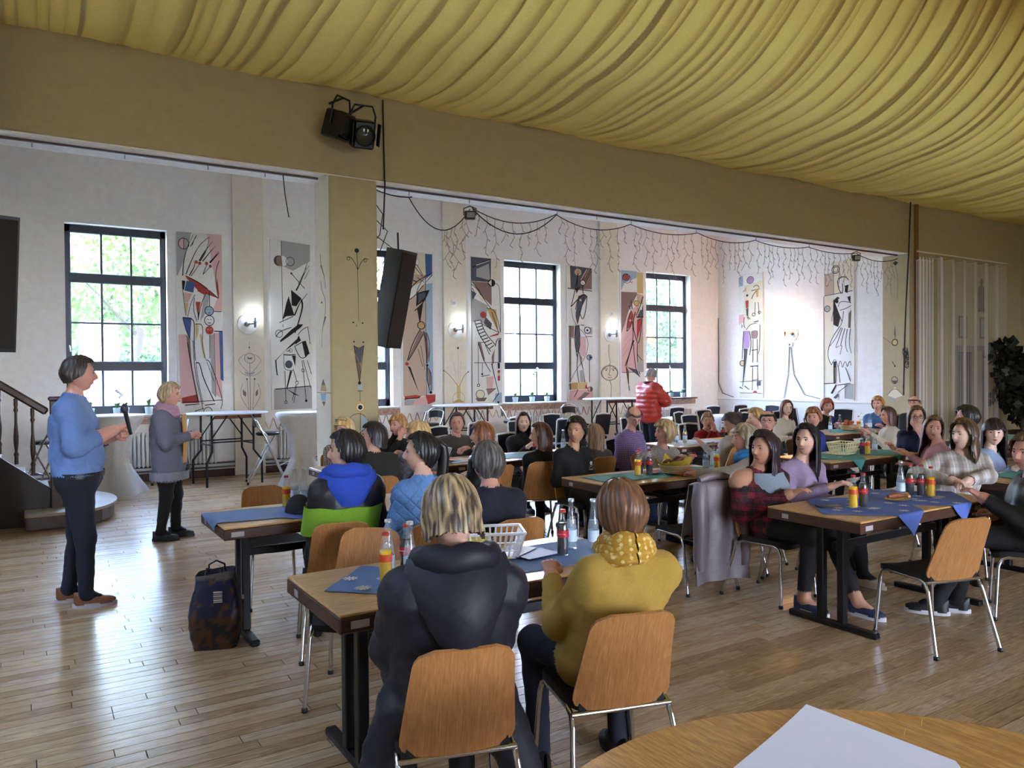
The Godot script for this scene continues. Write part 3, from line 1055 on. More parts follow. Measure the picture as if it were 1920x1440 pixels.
func canvas(xf: Transform3D, label: String, cmds: Array, src: Rect2) -> void:
	var o := thing("painting", label, "painting", xf.origin, 0.0, "tall figure paintings on the aisle walls")
	o.transform = xf
	var b := B.new()
	b.box(Vector3(0, 1.465, 0.012), Vector3(0.71, 2.93, 0.024), 0.003)
	part("canvas", b, M.canvas, o)
	paint(o, "painted_figure", cmds, src, Vector2(0.70, 2.92), Transform3D(Basis.IDENTITY, Vector3(0, 0.005, 0.0245)))

func build_aisle_art() -> void:
	textured("canvas", noise_image(128, 128, 5.0, srgb(226, 220, 212), srgb(240, 236, 230), 15, 4), Color.WHITE, 0.85, Vector3(1.2, 1.2, 1.2), true)
	var p1 := ["p G 50,172 190,172 120,420 60,560 50,560", "p P 330,172 470,172 470,860 380,860 425,740 400,560", "p P 60,1080 130,1080 250,1690 75,1690", "p R 85,1640 215,1615 240,1690 85,1690", "p P 385,1060 440,1060 460,1660 400,1620", "p B 435,1045 470,1045 472,1500 445,1480", "p G 350,1080 385,1070 395,1640 360,1600", "p G 300,690 350,690 330,860 260,960", "c P 118,275 48,0", "p G 118,227 150,240 166,275 150,310 118,323", "o K 118,275 48,6", "l K 5 5 118,227 118,323",
		"p R 130,565 240,605 340,670 430,742 412,640 424,560 440,700 434,748 250,690 150,590", "p R 235,640 330,690 300,720 240,690", "p B 140,600 215,615 200,705 120,690", "p K 100,600 130,605 115,690 100,670", "p P 105,705 190,715 150,795 115,790", "p Y 115,800 155,800 135,910", "p R 220,785 265,785 250,880 232,880", "p K 236,880 252,880 240,950",
		"l K 5 5 100,600 105,720 130,915", "l K 5 5 215,720 175,800 145,920", "l K 6 6 210,750 195,850 230,960", "l K 6 6 320,700 270,800 240,950", "p B 100,930 180,930 165,1120 120,1020", "l K 9 7 100,930 190,932 208,990 200,1130 210,1310", "l K 6 8 100,935 125,1030 165,1125", "p T 130,1080 165,1120 180,1400 150,1250", "p Y 215,985 245,980 240,1070 216,1130", "p Y 250,1080 272,1070 305,1280 290,1290", "l K 7 5 212,985 275,980 285,1050 270,1180 305,1300",
		"c L 345,862 38,0", "o K 345,862 40,7", "c W 345,950 44,0", "o K 345,950 45,7", "c R 345,1038 38,0", "l K 5 5 325,850 335,850", "l K 5 5 352,850 362,850", "l K 5 5 332,880 358,880", "l K 5 5 325,940 338,940", "l K 5 5 352,940 365,940", "l K 6 6 330,972 360,972", "l W 5 5 325,1028 336,1028", "l W 5 5 352,1028 363,1028", "l K 5 5 335,1056 357,1056",
		"l K 7 7 348,690 348,826", "l K 7 7 388,866 462,866", "l K 9 9 390,1045 466,1045", "l K 6 6 346,1080 346,1290", "l K 4 4 388,1060 396,1640", "l K 9 4 105,560 112,440 150,300 208,185", "l K 8 4 135,545 185,420 255,280 350,200", "l K 5 4 175,300 240,190", "l K 6 3 190,290 232,190", "l K 10 4 165,555 215,470 215,430", "l K 6 4 180,560 262,442", "l K 16 3 260,420 310,330 385,235", "l N 12 3 270,415 330,320 352,200", "l K 9 3 290,420 360,330 412,275", "l K 18 4 355,430 400,380 445,335", "l K 10 3 365,420 420,350 440,320", "l K 8 4 290,540 330,440", "l K 5 4 300,530 362,460", "c R 228,432 14,0", "c R 262,441 14,0", "c R 325,438 14,0", "c R 360,460 14,0", "l K 5 7 435,745 408,600 412,480 445,405", "l K 8 8 130,560 240,605 330,665", "l K 6 6 350,680 430,745",
		"l K 9 9 140,1150 175,1400 232,1682", "l K 6 6 190,1130 200,1400 275,1750", "l K 9 9 215,1330 250,1328 275,1460 380,1680", "l K 5 5 215,1330 228,1470 275,1700", "l K 7 6 306,1305 340,1308 400,1470 466,1680 440,1750", "l K 5 5 315,1320 380,1500", "l K 6 6 85,1682 460,1668", "l K 9 6 110,1706 240,1700", "l K 8 8 290,1712 390,1702", "l K 8 5 200,1762 280,1742", "o K 320,1770 40,6"]
	var p2 := ["p W 885,250 990,250 1000,1520 900,1520", "p G 992,252 1270,270 1270,420 1100,520 994,480", "p G 905,1600 1275,1580 1275,1790 905,1790", "l K 5 5 990,250 998,1040", "c D 965,437 48,0", "c W 1000,437 48,0", "o K 1075,437 40,5", "p T 992,388 1000,485 960,485 940,450 945,405", "l K 6 6 1085,545 1215,680", "c K 1085,545 9,0",
		"l K 14 4 1130,700 1190,590 1245,430", "l K 5 3 1150,640 1235,480", "l K 5 3 1190,580 1260,460", "l K 5 3 1215,590 1262,500", "p K 1080,695 1182,770 1130,845 1085,840", "p K 1055,755 1110,930 1030,940 995,970 1030,830", "l K 16 10 1180,780 1195,840 1160,960 1115,1090", "l K 14 6 1110,930 1150,840 1180,790", "l K 6 4 1160,820 1240,720", "p W 970,1000 1105,940 1050,990 985,1020", "l K 6 6 965,1000 1100,938", "p K 970,1160 1080,1060 1150,1010 1195,1010 1170,1040 1060,1120 970,1180", "l K 6 6 930,1130 960,1080 1080,1040", "o K 960,1100 34,5", "p W 1140,1110 1235,1020 1260,1100 1180,1180", "l K 6 6 1140,1110 1180,1060 1240,1030", "l K 6 6 1240,1030 1262,1190", "p K 1110,1200 1150,1110 1170,1160", "p K 920,1345 1060,1210 1160,1120 1140,1170 1010,1260 925,1350", "l K 12 10 925,1340 930,1420 938,1480", "p W 1108,1215 1220,1160 1250,1290 1160,1340", "p K 1180,1170 1218,1160 1256,1280 1210,1310", "l K 7 7 1108,1215 1150,1190 1220,1160 1252,1290 1165,1340 1108,1215",
		"p W 1000,1290 1110,1290 1100,1435 1005,1435", "l K 5 5 1003,1290 1000,1435 1095,1435", "l K 9 9 1000,1290 1060,1296 1115,1290", "c D 1050,1380 36,0", "p K 1080,1300 1118,1300 1112,1400", "l K 6 6 1030,1260 1068,1252", "o K 1068,1252 16,4", "p K 1060,1440 1082,1440 1030,1610 1022,1600", "l K 6 6 1010,1440 1018,1720", "o K 1018,1726 12,5", "l K 6 6 1180,1345 1216,1715", "c K 1216,1717 13,0", "l K 6 6 1230,1340 1270,1470", "l K 6 6 1190,1340 1262,1600", "o K 1188,1436 15,5", "l K 6 6 1090,1420 1126,1540", "o K 1127,1550 15,5", "l K 8 8 920,1606 1262,1580", "p K 1020,1600 1150,1672 1100,1660", "l K 7 5 1115,1570 1080,1710", "l K 5 5 1125,1570 1092,1735"]
	var p3 := ["p C 700,268 858,268 858,420 700,420", "p S 700,420 855,420 855,1240 700,1240", "p B 855,275 904,275 904,420 860,470", "p L 860,480 904,470 904,1200 865,1230", "o K 728,305 26,3", "c W 788,335 26,0", "o O 788,335 26,3", "l K 6 4 770,350 795,345 840,425", "l K 5 4 770,350 835,430", "l O 5 4 780,400 830,460 790,480", "l K 7 6 770,460 800,470", "p W 700,610 770,500 840,460 900,410 880,440 830,500 770,580", "l K 6 5 705,610 760,500 830,440 900,405", "l K 6 5 705,610 770,580 840,490", "l N 6 4 790,560 810,490 860,420", "l K 4 3 800,440 850,470", "p K 795,545 850,525 880,520 850,590 790,635", "p D 805,550 850,535 860,560 805,615", "l K 7 7 880,520 840,610 780,665", "p K 796,650 838,612 818,740 812,740", "c O 824,762 20,0", "o K 824,762 25,6", "p T 818,790 840,815 740,990 728,1000", "l K 6 6 815,790 760,890 728,1000", "l K 5 5 840,815 790,910 735,1000", "p T 836,800 862,810 878,960 862,1010", "l K 5 5 840,800 860,880 862,1020", "l K 4 4 865,815 885,900 872,1010", "c R 724,1022 12,0", "c K 862,1032 9,0", "p K 728,1035 748,1045 806,1225", "p T 862,1045 890,1080 886,1160 872,1180", "l K 5 5 862,1040 860,1140 880,1205", "l K 4 4 868,1045 892,1090 888,1205", "c K 886,1217 10,0", "l K 4 4 855,420 858,1240", "l K 3 3 820,900 845,1060", "l K 3 3 800,920 830,1040", "p R 705,1240 780,1232 820,1240 800,1258 710,1258", "p G 705,1262 790,1262 760,1298 706,1300", "p P 780,1260 850,1240 868,1298 760,1300", "p R 848,1232 918,1232 916,1280 866,1298", "l K 7 5 705,1258 810,1250"]
	var p4 := ["p D 88,188 248,190 246,375 92,375", "p G 130,280 230,230 240,360 130,340", "l K 7 4 100,270 180,220 240,200", "l W 6 3 130,250 240,205", "l K 5 3 140,240 245,195", "p T 95,378 250,378 250,560 160,480", "p G 95,500 220,560 200,700 95,690", "p C 250,210 322,210 322,360 260,350", "l K 5 4 95,380 145,440", "l K 5 4 92,400 150,450", "l K 5 4 95,430 120,470", "p D 92,450 130,470 95,530", "l K 6 5 145,440 180,500 245,585", "p C 140,480 175,500 195,540 165,520", "c K 250,380 27,0", "p C 223,380 250,353 250,407", "o K 250,380 27,5", "l K 4 4 275,385 320,390 320,760", "c R 182,634 25,0", "p O 210,580 285,590 300,760 262,690 235,640", "l K 5 5 210,580 280,590 320,770", "l K 5 5 250,610 305,770", "p D 200,650 250,700 240,750 185,700", "p W 110,685 160,675 200,780 275,880 240,925 165,840", "l K 6 6 110,685 160,675", "l K 6 6 112,685 150,800 240,922", "l K 6 6 160,675 190,770 278,870", "l K 7 7 118,710 160,700", "l K 7 7 125,735 172,720", "l K 7 7 132,760 180,742", "l K 7 7 142,785 190,765", "l K 7 7 155,810 202,790", "l K 7 7 168,830 218,812", "l K 7 7 185,852 232,832", "l K 7 7 205,875 250,852", "l K 7 7 225,900 264,872", "p R 230,800 310,770 300,790 235,805", "l K 5 5 160,700 250,745 310,770", "l K 6 6 275,880 290,820 325,815", "l K 5 5 135,850 200,850", "p T 135,850 160,850 190,980 180,1000", "l K 6 5 140,850 180,990 235,1080", "l K 5 5 195,870 230,945", "p T 245,960 270,900 262,1010 248,1030", "p D 300,830 322,820 322,1000 300,1010", "l K 4 4 105,1010 322,1005", "l K 8 5 245,1015 265,1110 300,1250", "l K 4 4 170,1010 168,1090", "c K 168,1098 8,0", "l K 6 4 160,1115 230,1105", "p P 200,1120 260,1115 250,1215 205,1215", "p T 200,1215 280,1212 215,1265", "l K 4 4 198,1215 280,1213", "l K 4 4 138,860 138,1175", "o K 138,1185 10,5", "p R 292,1070 312,1065 312,1150 292,1150", "p K 292,1010 312,1010 310,1055 294,1055", "p Y 292,1090 312,1085 312,1110 292,1115", "c C 152,1255 32,0", "o K 152,1255 33,4", "p N 112,1285 205,1282 185,1310 130,1310", "p L 270,1250 325,1245 325,1325 265,1325", "l K 7 5 300,1250 250,1320", "c K 296,1322 9,0", "l K 4 4 88,188 88,1325"]
	var p5 := ["p D 875,252 1050,262 1050,430 878,436", "p T 990,300 1045,265 1050,430 985,430", "p C 850,252 874,252 874,430 850,430", "c O 938,300 24,0", "o W 938,300 24,4", "l R 5 5 965,365 1020,275", "l W 4 4 960,360 1010,270", "l K 5 5 985,375 1040,270", "l K 5 5 995,385 1048,280", "c W 976,382 20,0", "o K 976,382 20,5", "l K 4 4 970,380 982,392", "p N 855,428 1050,440 1050,448 855,438", "l K 9 5 938,310 920,420 880,580", "p K 915,430 955,415 925,470", "l K 5 5 935,320 930,440 925,470", "l K 6 6 972,405 978,470", "p D 940,490 985,470 1008,490 960,590 930,715 915,650", "l K 7 7 880,580 940,510 985,470 1010,492", "l K 6 6 1008,492 1000,600 972,695 945,610", "l K 5 5 985,480 970,560 930,715", "l K 5 5 915,600 925,560 940,500", "c P 955,522 9,0", "l N 4 4 882,590 890,660 920,730 1000,800 1020,880 990,990 930,1060 880,1150 860,1210", "p T 862,730 905,730 900,820 862,825", "p N 862,730 880,730 878,822 862,825", "p G 985,735 1050,738 1050,795 990,790", "c W 1010,763 22,0", "o K 1010,763 25,6", "c K 1010,763 9,0", "l K 5 5 955,722 985,724", "l K 4 4 862,828 1050,812", "p D 912,730 945,720 950,850 935,950 915,930", "l K 7 6 915,735 905,850 930,1000", "l K 6 6 940,725 955,850 930,960", "p P 950,815 995,815 995,980 950,960", "p N 862,828 878,828 876,1180 862,1180", "l K 6 5 940,940 970,1060 990,1200", "l K 6 5 930,960 920,1080 950,1240", "p T 940,945 965,985 955,1060", "p G 945,1090 975,1080 985,1180 950,1180", "c L 1024,982 20,0", "p K 1024,962 1044,982 1024,1002", "o K 1024,982 21,5", "l K 5 5 1024,1005 1024,1180", "p O 880,1185 930,1183 930,1240 880,1240", "p Y 935,1183 1005,1180 1005,1240 935,1238", "p N 862,1190 878,1190 878,1240 862,1240", "p P 862,1248 1050,1240 1050,1325 862,1325", "p R 985,1230 995,1195 1010,1235", "c N 1028,1238 22,0", "p P 1008,1238 1028,1215 1028,1260", "l K 6 5 930,1240 900,1300", "p R 865,1255 930,1240 905,1250", "p T 985,1260 1030,1270 960,1322 920,1322"]
	var p6 := ["p L 1272,288 1400,290 1400,450 1272,455", "p Y 1402,295 1452,297 1452,465 1402,465", "p W 1300,390 1400,340 1400,450 1272,455", "c R 1312,343 21,0", "o K 1312,343 27,6", "o K 1318,356 34,3", "l K 4 4 1345,385 1350,370", "l K 4 4 1356,388 1362,374", "p T 1272,462 1400,460 1400,480 1330,620 1290,760 1272,800", "p S 1400,468 1450,480 1450,1110 1400,1110", "p P 1272,800 1330,640 1400,560 1400,1110 1272,1110", "p D 1400,660 1452,560 1452,660 1405,670", "c Y 1396,548 21,0", "o K 1396,548 21,4", "l K 4 4 1345,530 1360,600", "l K 4 4 1355,520 1362,600", "l K 6 4 1335,570 1352,610", "p W 1420,550 1448,555 1440,600 1412,600", "l K 8 5 1450,490 1420,590 1390,650", "p R 1320,760 1330,660 1355,610 1368,640 1345,740", "o W 1344,690 6,3", "l K 6 6 1315,780 1325,680 1352,610", "l K 6 6 1368,640 1350,740 1315,780", "p R 1400,690 1445,670 1420,780 1395,850", "l K 6 6 1390,660 1450,655", "l K 6 6 1400,690 1450,660", "l K 8 6 1385,620 1360,730 1400,870", "l K 6 6 1440,680 1420,860 1400,880", "l K 6 6 1362,700 1370,860 1300,1060", "l K 10 6 1372,850 1340,940 1310,1060", "l K 6 6 1370,880 1375,1000 1390,1100", "l K 6 6 1400,880 1398,1000 1420,1130", "l K 5 5 1395,960 1450,1030", "p G 1400,1030 1452,1010 1452,1110 1405,1110", "l K 4 4 1275,1112 1420,1110", "p N 1308,1065 1330,1100 1330,1250", "p D 1312,1065 1390,1090 1420,1150", "l K 6 5 1308,1065 1320,1160 1335,1260", "l K 6 5 1390,1090 1420,1150", "l S 7 3 1290,860 1340,800", "l S 7 3 1285,920 1345,840", "l S 7 3 1280,980 1340,900"]
	var p7 := ["p C 240,400 388,372 388,1293 200,1293", "p L 192,325 228,318 228,395 192,402", "c M 290,358 29,0", "o K 290,358 29,3", "p S 222,450 255,405 258,440", "p P 192,632 236,625 236,690 192,708", "c W 212,722 21,0", "p G 212,701 233,722 212,743", "p W 200,1180 388,1165 388,1262 200,1262", "l T 9 6 300,445 370,435", "l N 6 6 318,420 325,406 355,406 360,430", "p O 335,440 358,440 355,500 340,500", "p C 322,520 368,515 365,640 325,640", "l D 6 6 330,540 328,640", "l D 6 6 355,540 362,640", "l K 6 5 300,510 320,470 340,450", "c K 264,478 9,0", "p R 250,520 274,518 274,578 252,582", "p D 254,585 274,580 272,650 258,640", "l K 6 4 262,650 275,672", "l K 5 5 270,650 290,670", "o K 318,636 12,5", "o K 365,622 9,5", "l N 6 6 245,740 232,700 240,650", "l K 5 5 255,755 285,712 345,705", "l K 8 8 320,695 358,690", "p M 232,762 275,762 285,830 280,900 232,905", "l K 6 5 235,765 225,880 218,990", "l K 6 6 280,765 300,850 282,960", "p T 300,772 350,765 345,825 300,825", "l N 5 5 300,770 352,762 348,825 300,828 300,770", "l K 7 7 300,920 350,915", "l K 5 5 312,830 305,1240", "l K 5 5 345,830 350,1230", "l N 7 5 370,720 365,940 345,950", "c Y 222,1022 20,0", "o K 222,1022 22,6", "p D 240,905 268,905 250,1040 225,1210 222,1205", "p B 262,905 285,905 262,1040 275,1210 268,1210", "l K 6 5 238,905 245,1040 222,1212", "l K 9 6 198,1215 225,1228", "l K 8 6 240,1205 280,1235", "p W 300,1020 350,1015 350,1040 300,1045", "l K 9 8 288,1048 355,1045", "l K 4 4 302,1160 352,1150", "p D 342,1170 376,1165 376,1200 342,1205", "l N 5 5 200,1172 388,1160", "l N 5 5 200,1262 380,1262", "c W 328,1265 21,0", "p R 307,1262 316,1246 328,1240 342,1246 349,1262"]
	var p8 := ["p S 868,310 945,305 945,480 870,488", "p C 948,225 1110,218 1110,460 950,475", "p C 870,492 950,485 950,1180 870,1185", "p W 870,1190 1040,1185 1040,1305 868,1305", "p G 1042,1190 1108,1190 1108,1310 1042,1305", "l K 4 4 948,225 948,480", "l K 5 5 870,486 1100,465", "o K 965,285 31,6", "o K 965,285 20,4", "c G 895,590 21,0", "o K 895,590 24,5", "p W 980,370 1010,355 1020,450 1000,470 985,430", "l K 6 6 980,370 985,430 1010,480", "l N 12 6 985,365 1020,345 1060,360 1070,390", "p W 1025,390 1070,380 1075,440 1040,500 1020,480", "p K 1040,420 1070,415 1060,480 1040,470", "l K 6 6 1020,400 1025,450 1018,480", "p K 945,530 980,500 1005,520 975,560 1010,640 985,740 945,720", "p W 955,540 985,560 1040,700 1020,715", "l K 5 5 955,540 1020,715 1040,710", "p W 985,520 1080,500 1080,560 1090,600 1000,610", "l K 5 5 985,580 1000,540 1050,545 1090,560", "l K 5 5 1000,610 1050,600 1090,580", "p K 1060,510 1085,505 1085,560 1070,540", "p W 1030,620 1085,600 1080,760 1010,740", "l K 5 5 1030,620 1020,700 1000,745", "p N 1070,640 1092,610 1085,760 1065,760", "l K 5 5 930,690 950,600 955,540", "p S 925,655 945,650 940,695 925,695", "p W 1000,735 1085,755 1090,900 1088,1040 1060,1050 1020,1070 990,1060 940,1050 890,960 920,860", "l K 6 5 1000,735 930,830 890,960 930,1040", "l K 6 4 1010,745 960,840 905,900", "l K 6 4 1020,750 985,850 960,910 995,890", "l K 6 4 1040,755 1000,900 1020,880 1000,960", "l K 6 4 1060,760 1040,880 1060,940", "l K 6 4 1085,760 1070,870 1092,950", "l K 5 4 930,1040 960,980 985,1060", "l K 5 4 985,1060 1005,990 1020,1070", "l K 5 4 1020,1070 1040,1000 1060,1055", "l K 5 4 1060,1055 1080,1000 1090,1045", "p K 945,1015 970,1010 968,1185 948,1185", "p N 955,1060 970,1060 968,1180 958,1180", "p W 990,1060 1050,1060 1080,1170 1020,1190", "l K 6 6 988,1060 1000,1180", "l K 5 5 1045,1060 1085,1170", "l K 6 6 868,1188 960,1186", "p K 922,1265 965,1195 975,1200 940,1270", "l K 6 5 980,1200 1085,1185", "l K 5 5 1060,1200 980,1260", "c W 965,1282 28,0", "p D 985,1262 992,1285 965,1309 945,1300", "l K 4 4 1040,1190 1042,1305", "l K 5 5 868,490 868,1305", "l K 4 4 1000,300 990,400", "l N 4 3 1040,290 1020,330", "l N 4 3 1075,290 1060,330"]
	var wx := func(x: float) -> Transform3D: return Transform3D(Basis.IDENTITY, Vector3(x, 1.07, WZ + 0.002))
	canvas(wx.call(2.455), "tall painting of a dancer with red, blue and pink patches and three small faces", p1, Rect2(50, 172, 420, 1600))
	canvas(wx.call(3.95), "tall black and white painting of a drummer beside the pillar", p2, Rect2(885, 250, 390, 1542))
	canvas(wx.call(6.38), "tall painting of a striding figure with a blue stripe and red base", p3, Rect2(691, 268, 228, 1034))
	canvas(wx.call(7.89), "tall painting of an accordion player with a red ball", p4, Rect2(88, 188, 240, 1138))
	canvas(wx.call(10.25), "tall painting of a singer with a coiling microphone cable", p5, Rect2(848, 250, 206, 1076))
	canvas(wx.call(11.74), "tall painting of two pink dancers under a red disc", p6, Rect2(1264, 285, 190, 1040))
	var ex := func(z: float) -> Transform3D: return Transform3D(Basis(Vector3.UP, -PI / 2), Vector3(BX - 0.002, 1.06, z))
	canvas(ex.call(-12.375), "tall painting of stage hands with a ladder and lilac disc", p7, Rect2(192, 308, 197, 987))
	canvas(ex.call(-10.04), "tall painting of a dancing couple with a white feather dress", p8, Rect2(868, 222, 242, 1092))
	# line drawings on pillar and pilasters
	var dp := ["c K 1653,45 19,0", "l K 5 5 1653,60 1660,205", "l K 5 5 1660,205 1630,140 1595,100 1570,105", "o K 1578,118 13,4", "l K 5 5 1660,205 1690,140 1725,100 1755,115", "o K 1726,125 12,4", "l K 4 3 1658,200 1660,420 1662,640", "c K 1616,650 7,0", "c K 1698,653 7,0", "l K 3 3 1645,665 1640,680 1650,685", "c K 1620,812 7,0", "c K 1702,815 7,0", "p D 1618,845 1662,870 1706,842 1680,990 1640,990", "p N 1640,990 1680,990 1668,1150 1660,1150", "l K 5 4 1618,845 1662,1150", "l K 5 4 1706,842 1666,1150", "l K 5 5 1618,845 1662,870 1706,842", "c K 1664,1158 14,0", "p L 1646,1178 1688,1178 1688,1212 1646,1212", "l K 5 5 1646,1226 1690,1226", "l K 4 4 1667,1230 1667,1560", "c O 1668,1362 48,0", "c W 1668,1362 30,0", "c K 1668,1364 20,0", "l K 4 4 1560,1510 1575,1440 1640,1412 1700,1425 1740,1490", "p L 1672,1440 1720,1450 1742,1500 1720,1550 1672,1570", "l K 4 4 1740,1490 1730,1540 1670,1570", "l K 6 6 1670,1575 1620,1610 1600,1690 1640,1760 1700,1830", "p O 1670,1580 1625,1620 1608,1690 1670,1780", "l K 4 4 1670,1570 1674,1860", "l O 3 3 1450,650 1620,890 1740,1150 1780,1400 1790,1720", "p S 1450,1470 1520,1610 1640,1740 1780,1880 1780,1990 1450,1990", "l K 5 5 1450,1470 1520,1610 1640,1740 1790,1890"]
	paint(self.get_node("pillar"), "wall_drawing", dp, Rect2(1425, 20, 410, 1970), Vector2(0.57, 2.72), Transform3D(Basis.IDENTITY, Vector3(3.255, 0.42, BZ + 0.001)))
	var dl := ["l N 5 4 1338,350 1345,450 1385,560 1390,640", "l N 12 3 1345,440 1380,540", "l N 5 4 1340,570 1355,660 1392,720 1385,850 1350,960 1345,1100", "l N 14 3 1390,860 1352,960", "c K 1350,742 7,0", "p N 1358,1352 1378,1402 1338,1402", "p O 1338,1402 1380,1402 1392,1452 1326,1452", "l N 4 4 1290,1464 1440,1464", "p L 1328,1470 1390,1470 1378,1530 1340,1530", "p N 1342,1535 1380,1535 1362,1575"]
	paint(self.get_node("pillar"), "wall_drawing", dl, Rect2(1280, 340, 150, 1300), Vector2(0.5, 1.9), Transform3D(Basis(Vector3.UP, -PI / 2), Vector3(2.9625, 1.2, (BZ + BZ2) * 0.5)))
	var d1 := ["l N 2 2 700,1115 700,1210", "c K 700,1170 6,0", "c C 702,1268 44,0", "o N 702,1268 46,4", "l K 8 3 682,1262 722,1280", "l K 8 3 722,1262 682,1280", "l N 3 3 605,1290 625,1255 660,1232", "l N 3 3 800,1290 780,1255 745,1232", "l N 3 3 605,1290 640,1350 700,1410", "l N 3 3 800,1290 765,1350 705,1410", "l N 4 4 703,1315 703,1760", "l N 3 3 615,1380 640,1415 702,1432 770,1415 800,1380", "p G 660,1390 702,1412 745,1388 740,1408 702,1422 665,1410", "c N 676,1458 8,0", "c N 742,1458 8,0", "l N 3 3 676,1465 690,1740", "l N 3 3 742,1465 722,1740", "l N 3 3 640,1500 615,1570 630,1640 690,1740", "l N 3 3 770,1500 797,1570 785,1640 722,1740", "p T 640,1550 668,1580 665,1620 640,1600", "p T 770,1550 748,1580 750,1620 770,1600"]
	var k := 0
	for px in [2.97, 6.9, 10.78]:
		var host: Node3D = self.get_node("pilaster" if k == 0 else "pilaster_%03d" % k)
		var xf := Transform3D(Basis.IDENTITY, Vector3(px + 0.25, 1.05, WZ + 0.081))
		if k == 0: paint(host, "wall_drawing", d1, Rect2(600, 1110, 200, 650), Vector2(0.38, 1.2), xf)
		elif k == 1: paint(host, "wall_drawing", ["c K 1046,913 7,0", "l O 2 2 1046,920 1048,1140", "l O 2 2 1010,1000 1040,1150", "l O 2 2 1068,1000 1056,1150", "l N 3 3 935,1058 965,1070 1020,1130 1048,1160", "c N 937,1058 5,0", "c N 1122,1066 5,0", "l N 3 3 1122,1066 1090,1090 1052,1160", "p Y 1034,1150 1062,1150 1062,1235 1034,1235", "o O 1048,1240 46,3", "p O 1000,1262 1048,1236 1096,1262"], Rect2(945, 905, 165, 375), Vector2(0.48, 1.15), xf)
		else: paint(host, "wall_drawing", ["l N 4 3 1168,860 1165,930 1178,1000", "c C 1172,1075 52,0", "o N 1172,1075 54,5", "o N 1172,1072 58,3", "l N 4 4 1130,1045 1148,1036 1162,1046", "l N 4 4 1184,1046 1198,1036 1214,1045", "c K 1148,1052 5,0", "c K 1197,1052 5,0", "l N 4 4 1172,1000 1176,1060 1162,1090 1180,1092", "l R 5 4 1158,1106 1172,1110 1186,1105", "l N 4 3 1172,1128 1184,1170 1178,1270"], Rect2(1112, 860, 120, 420), Vector2(0.5, 1.25), xf)
		k += 1
	var de := ["p K 1425,380 1445,365 1465,380 1445,398", "l N 4 3 1445,400 1450,430 1465,480 1460,640", "p D 1440,800 1446,880 1434,880", "l K 5 4 1446,880 1440,900", "c Y 1440,930 18,0", "o K 1440,930 22,6", "l N 3 3 1345,890 1420,940", "c K 1440,1095 6,0", "l K 4 4 1418,1060 1438,1092", "p D 1415,1195 1462,1195 1440,1220", "o K 1438,1192 24,4", "p C 1378,1298 1440,1240 1505,1298 1440,1320", "l N 4 4 1378,1298 1440,1238 1505,1298", "p S 1440,1322 1490,1310 1450,1350", "p G 1385,1305 1440,1322 1430,1350", "l N 3 3 1495,1000 1525,1100 1500,1250"]
	paint(self.get_node("wall_hall_right"), "wall_drawing", de, Rect2(1345, 360, 205, 1000), Vector2(0.54, 2.85), Transform3D(Basis(Vector3.UP, -PI / 2), Vector3(BX - 0.001, 1.0, (BZ + BZ2) * 0.5)))
	# scribbles on the dado
	var sc := []
	for i in 60:
		var x := 30.0 + i * 32.0
		sc.append("l %s 3 3 %d,%d %d,%d %d,%d" % [["N", "R", "O", "T"][i % 4], int(x), 20, int(x + 16), 90 + (i * 37) % 30, int(x + 30), 15])
	paint(self.get_node("trim_2"), "wall_drawing", sc, Rect2(0, 0, 2000, 130), Vector2(10.0, 0.36), Transform3D(Basis.IDENTITY, Vector3(8.0, 0.62, WZ + 0.0125)))

# ---------------------------------------------------------------- side aisle furniture
func folding_table(at: Vector3, h: float, turn: float, label: String) -> void:
	var o := thing("folding_table", label, "table", at, turn, "raised folding tables in the aisle")
	var b := B.new()
	b.lathe([Vector2(0, h - 0.025), Vector2(0.62, h - 0.025), Vector2(0.63, h - 0.018), Vector2(0.63, h - 0.006), Vector2(0.62, h), Vector2(0, h)], 40, Vector3.ZERO, 0.8)
	part("tabletop", b, mat("laminate_white", srgb(214, 216, 226), 0.3), o)
	b = B.new()
	b.box(Vector3(0.1, h - 0.06, 0.2), Vector3(0.72, 0.06, 0.03), 0.004)
	part("apron", b, textured("apron_wood", M.grain, srgb(150, 90, 60), 0.5, Vector3(1, 1, 1)), o)
	for s in [-1.0, 1.0]:
		for z in [-0.24, 0.24]:
			b = B.new()
			b.tube([Vector3(s * 0.32, h - 0.03, z), Vector3(s * 0.32, 0.52, z), Vector3(s * 0.42, 0.36, z * 1.3), Vector3(s * 0.42, 0.0, z * 1.3)], 0.017, 6)
			part("leg", b, M.dark_steel, o)
			b = B.new()
			b.tube([Vector3(s * 0.32, 0.72, z), Vector3(s * 0.08, h - 0.04, z)], 0.011, 5)
			part("brace", b, M.dark_steel, o)
		b = B.new()
		b.tube([Vector3(s * 0.32, 0.62, -0.24), Vector3(s * 0.32, 0.62, 0.24)], 0.012, 5)
		part("stretcher", b, M.dark_steel, o)
	for z in [-0.24, 0.24]:
		b = B.new()
		b.tube([Vector3(-0.32, 0.66, z), Vector3(0.32, 0.66, z)], 0.011, 5)
		part("stretcher", b, M.dark_steel, o)

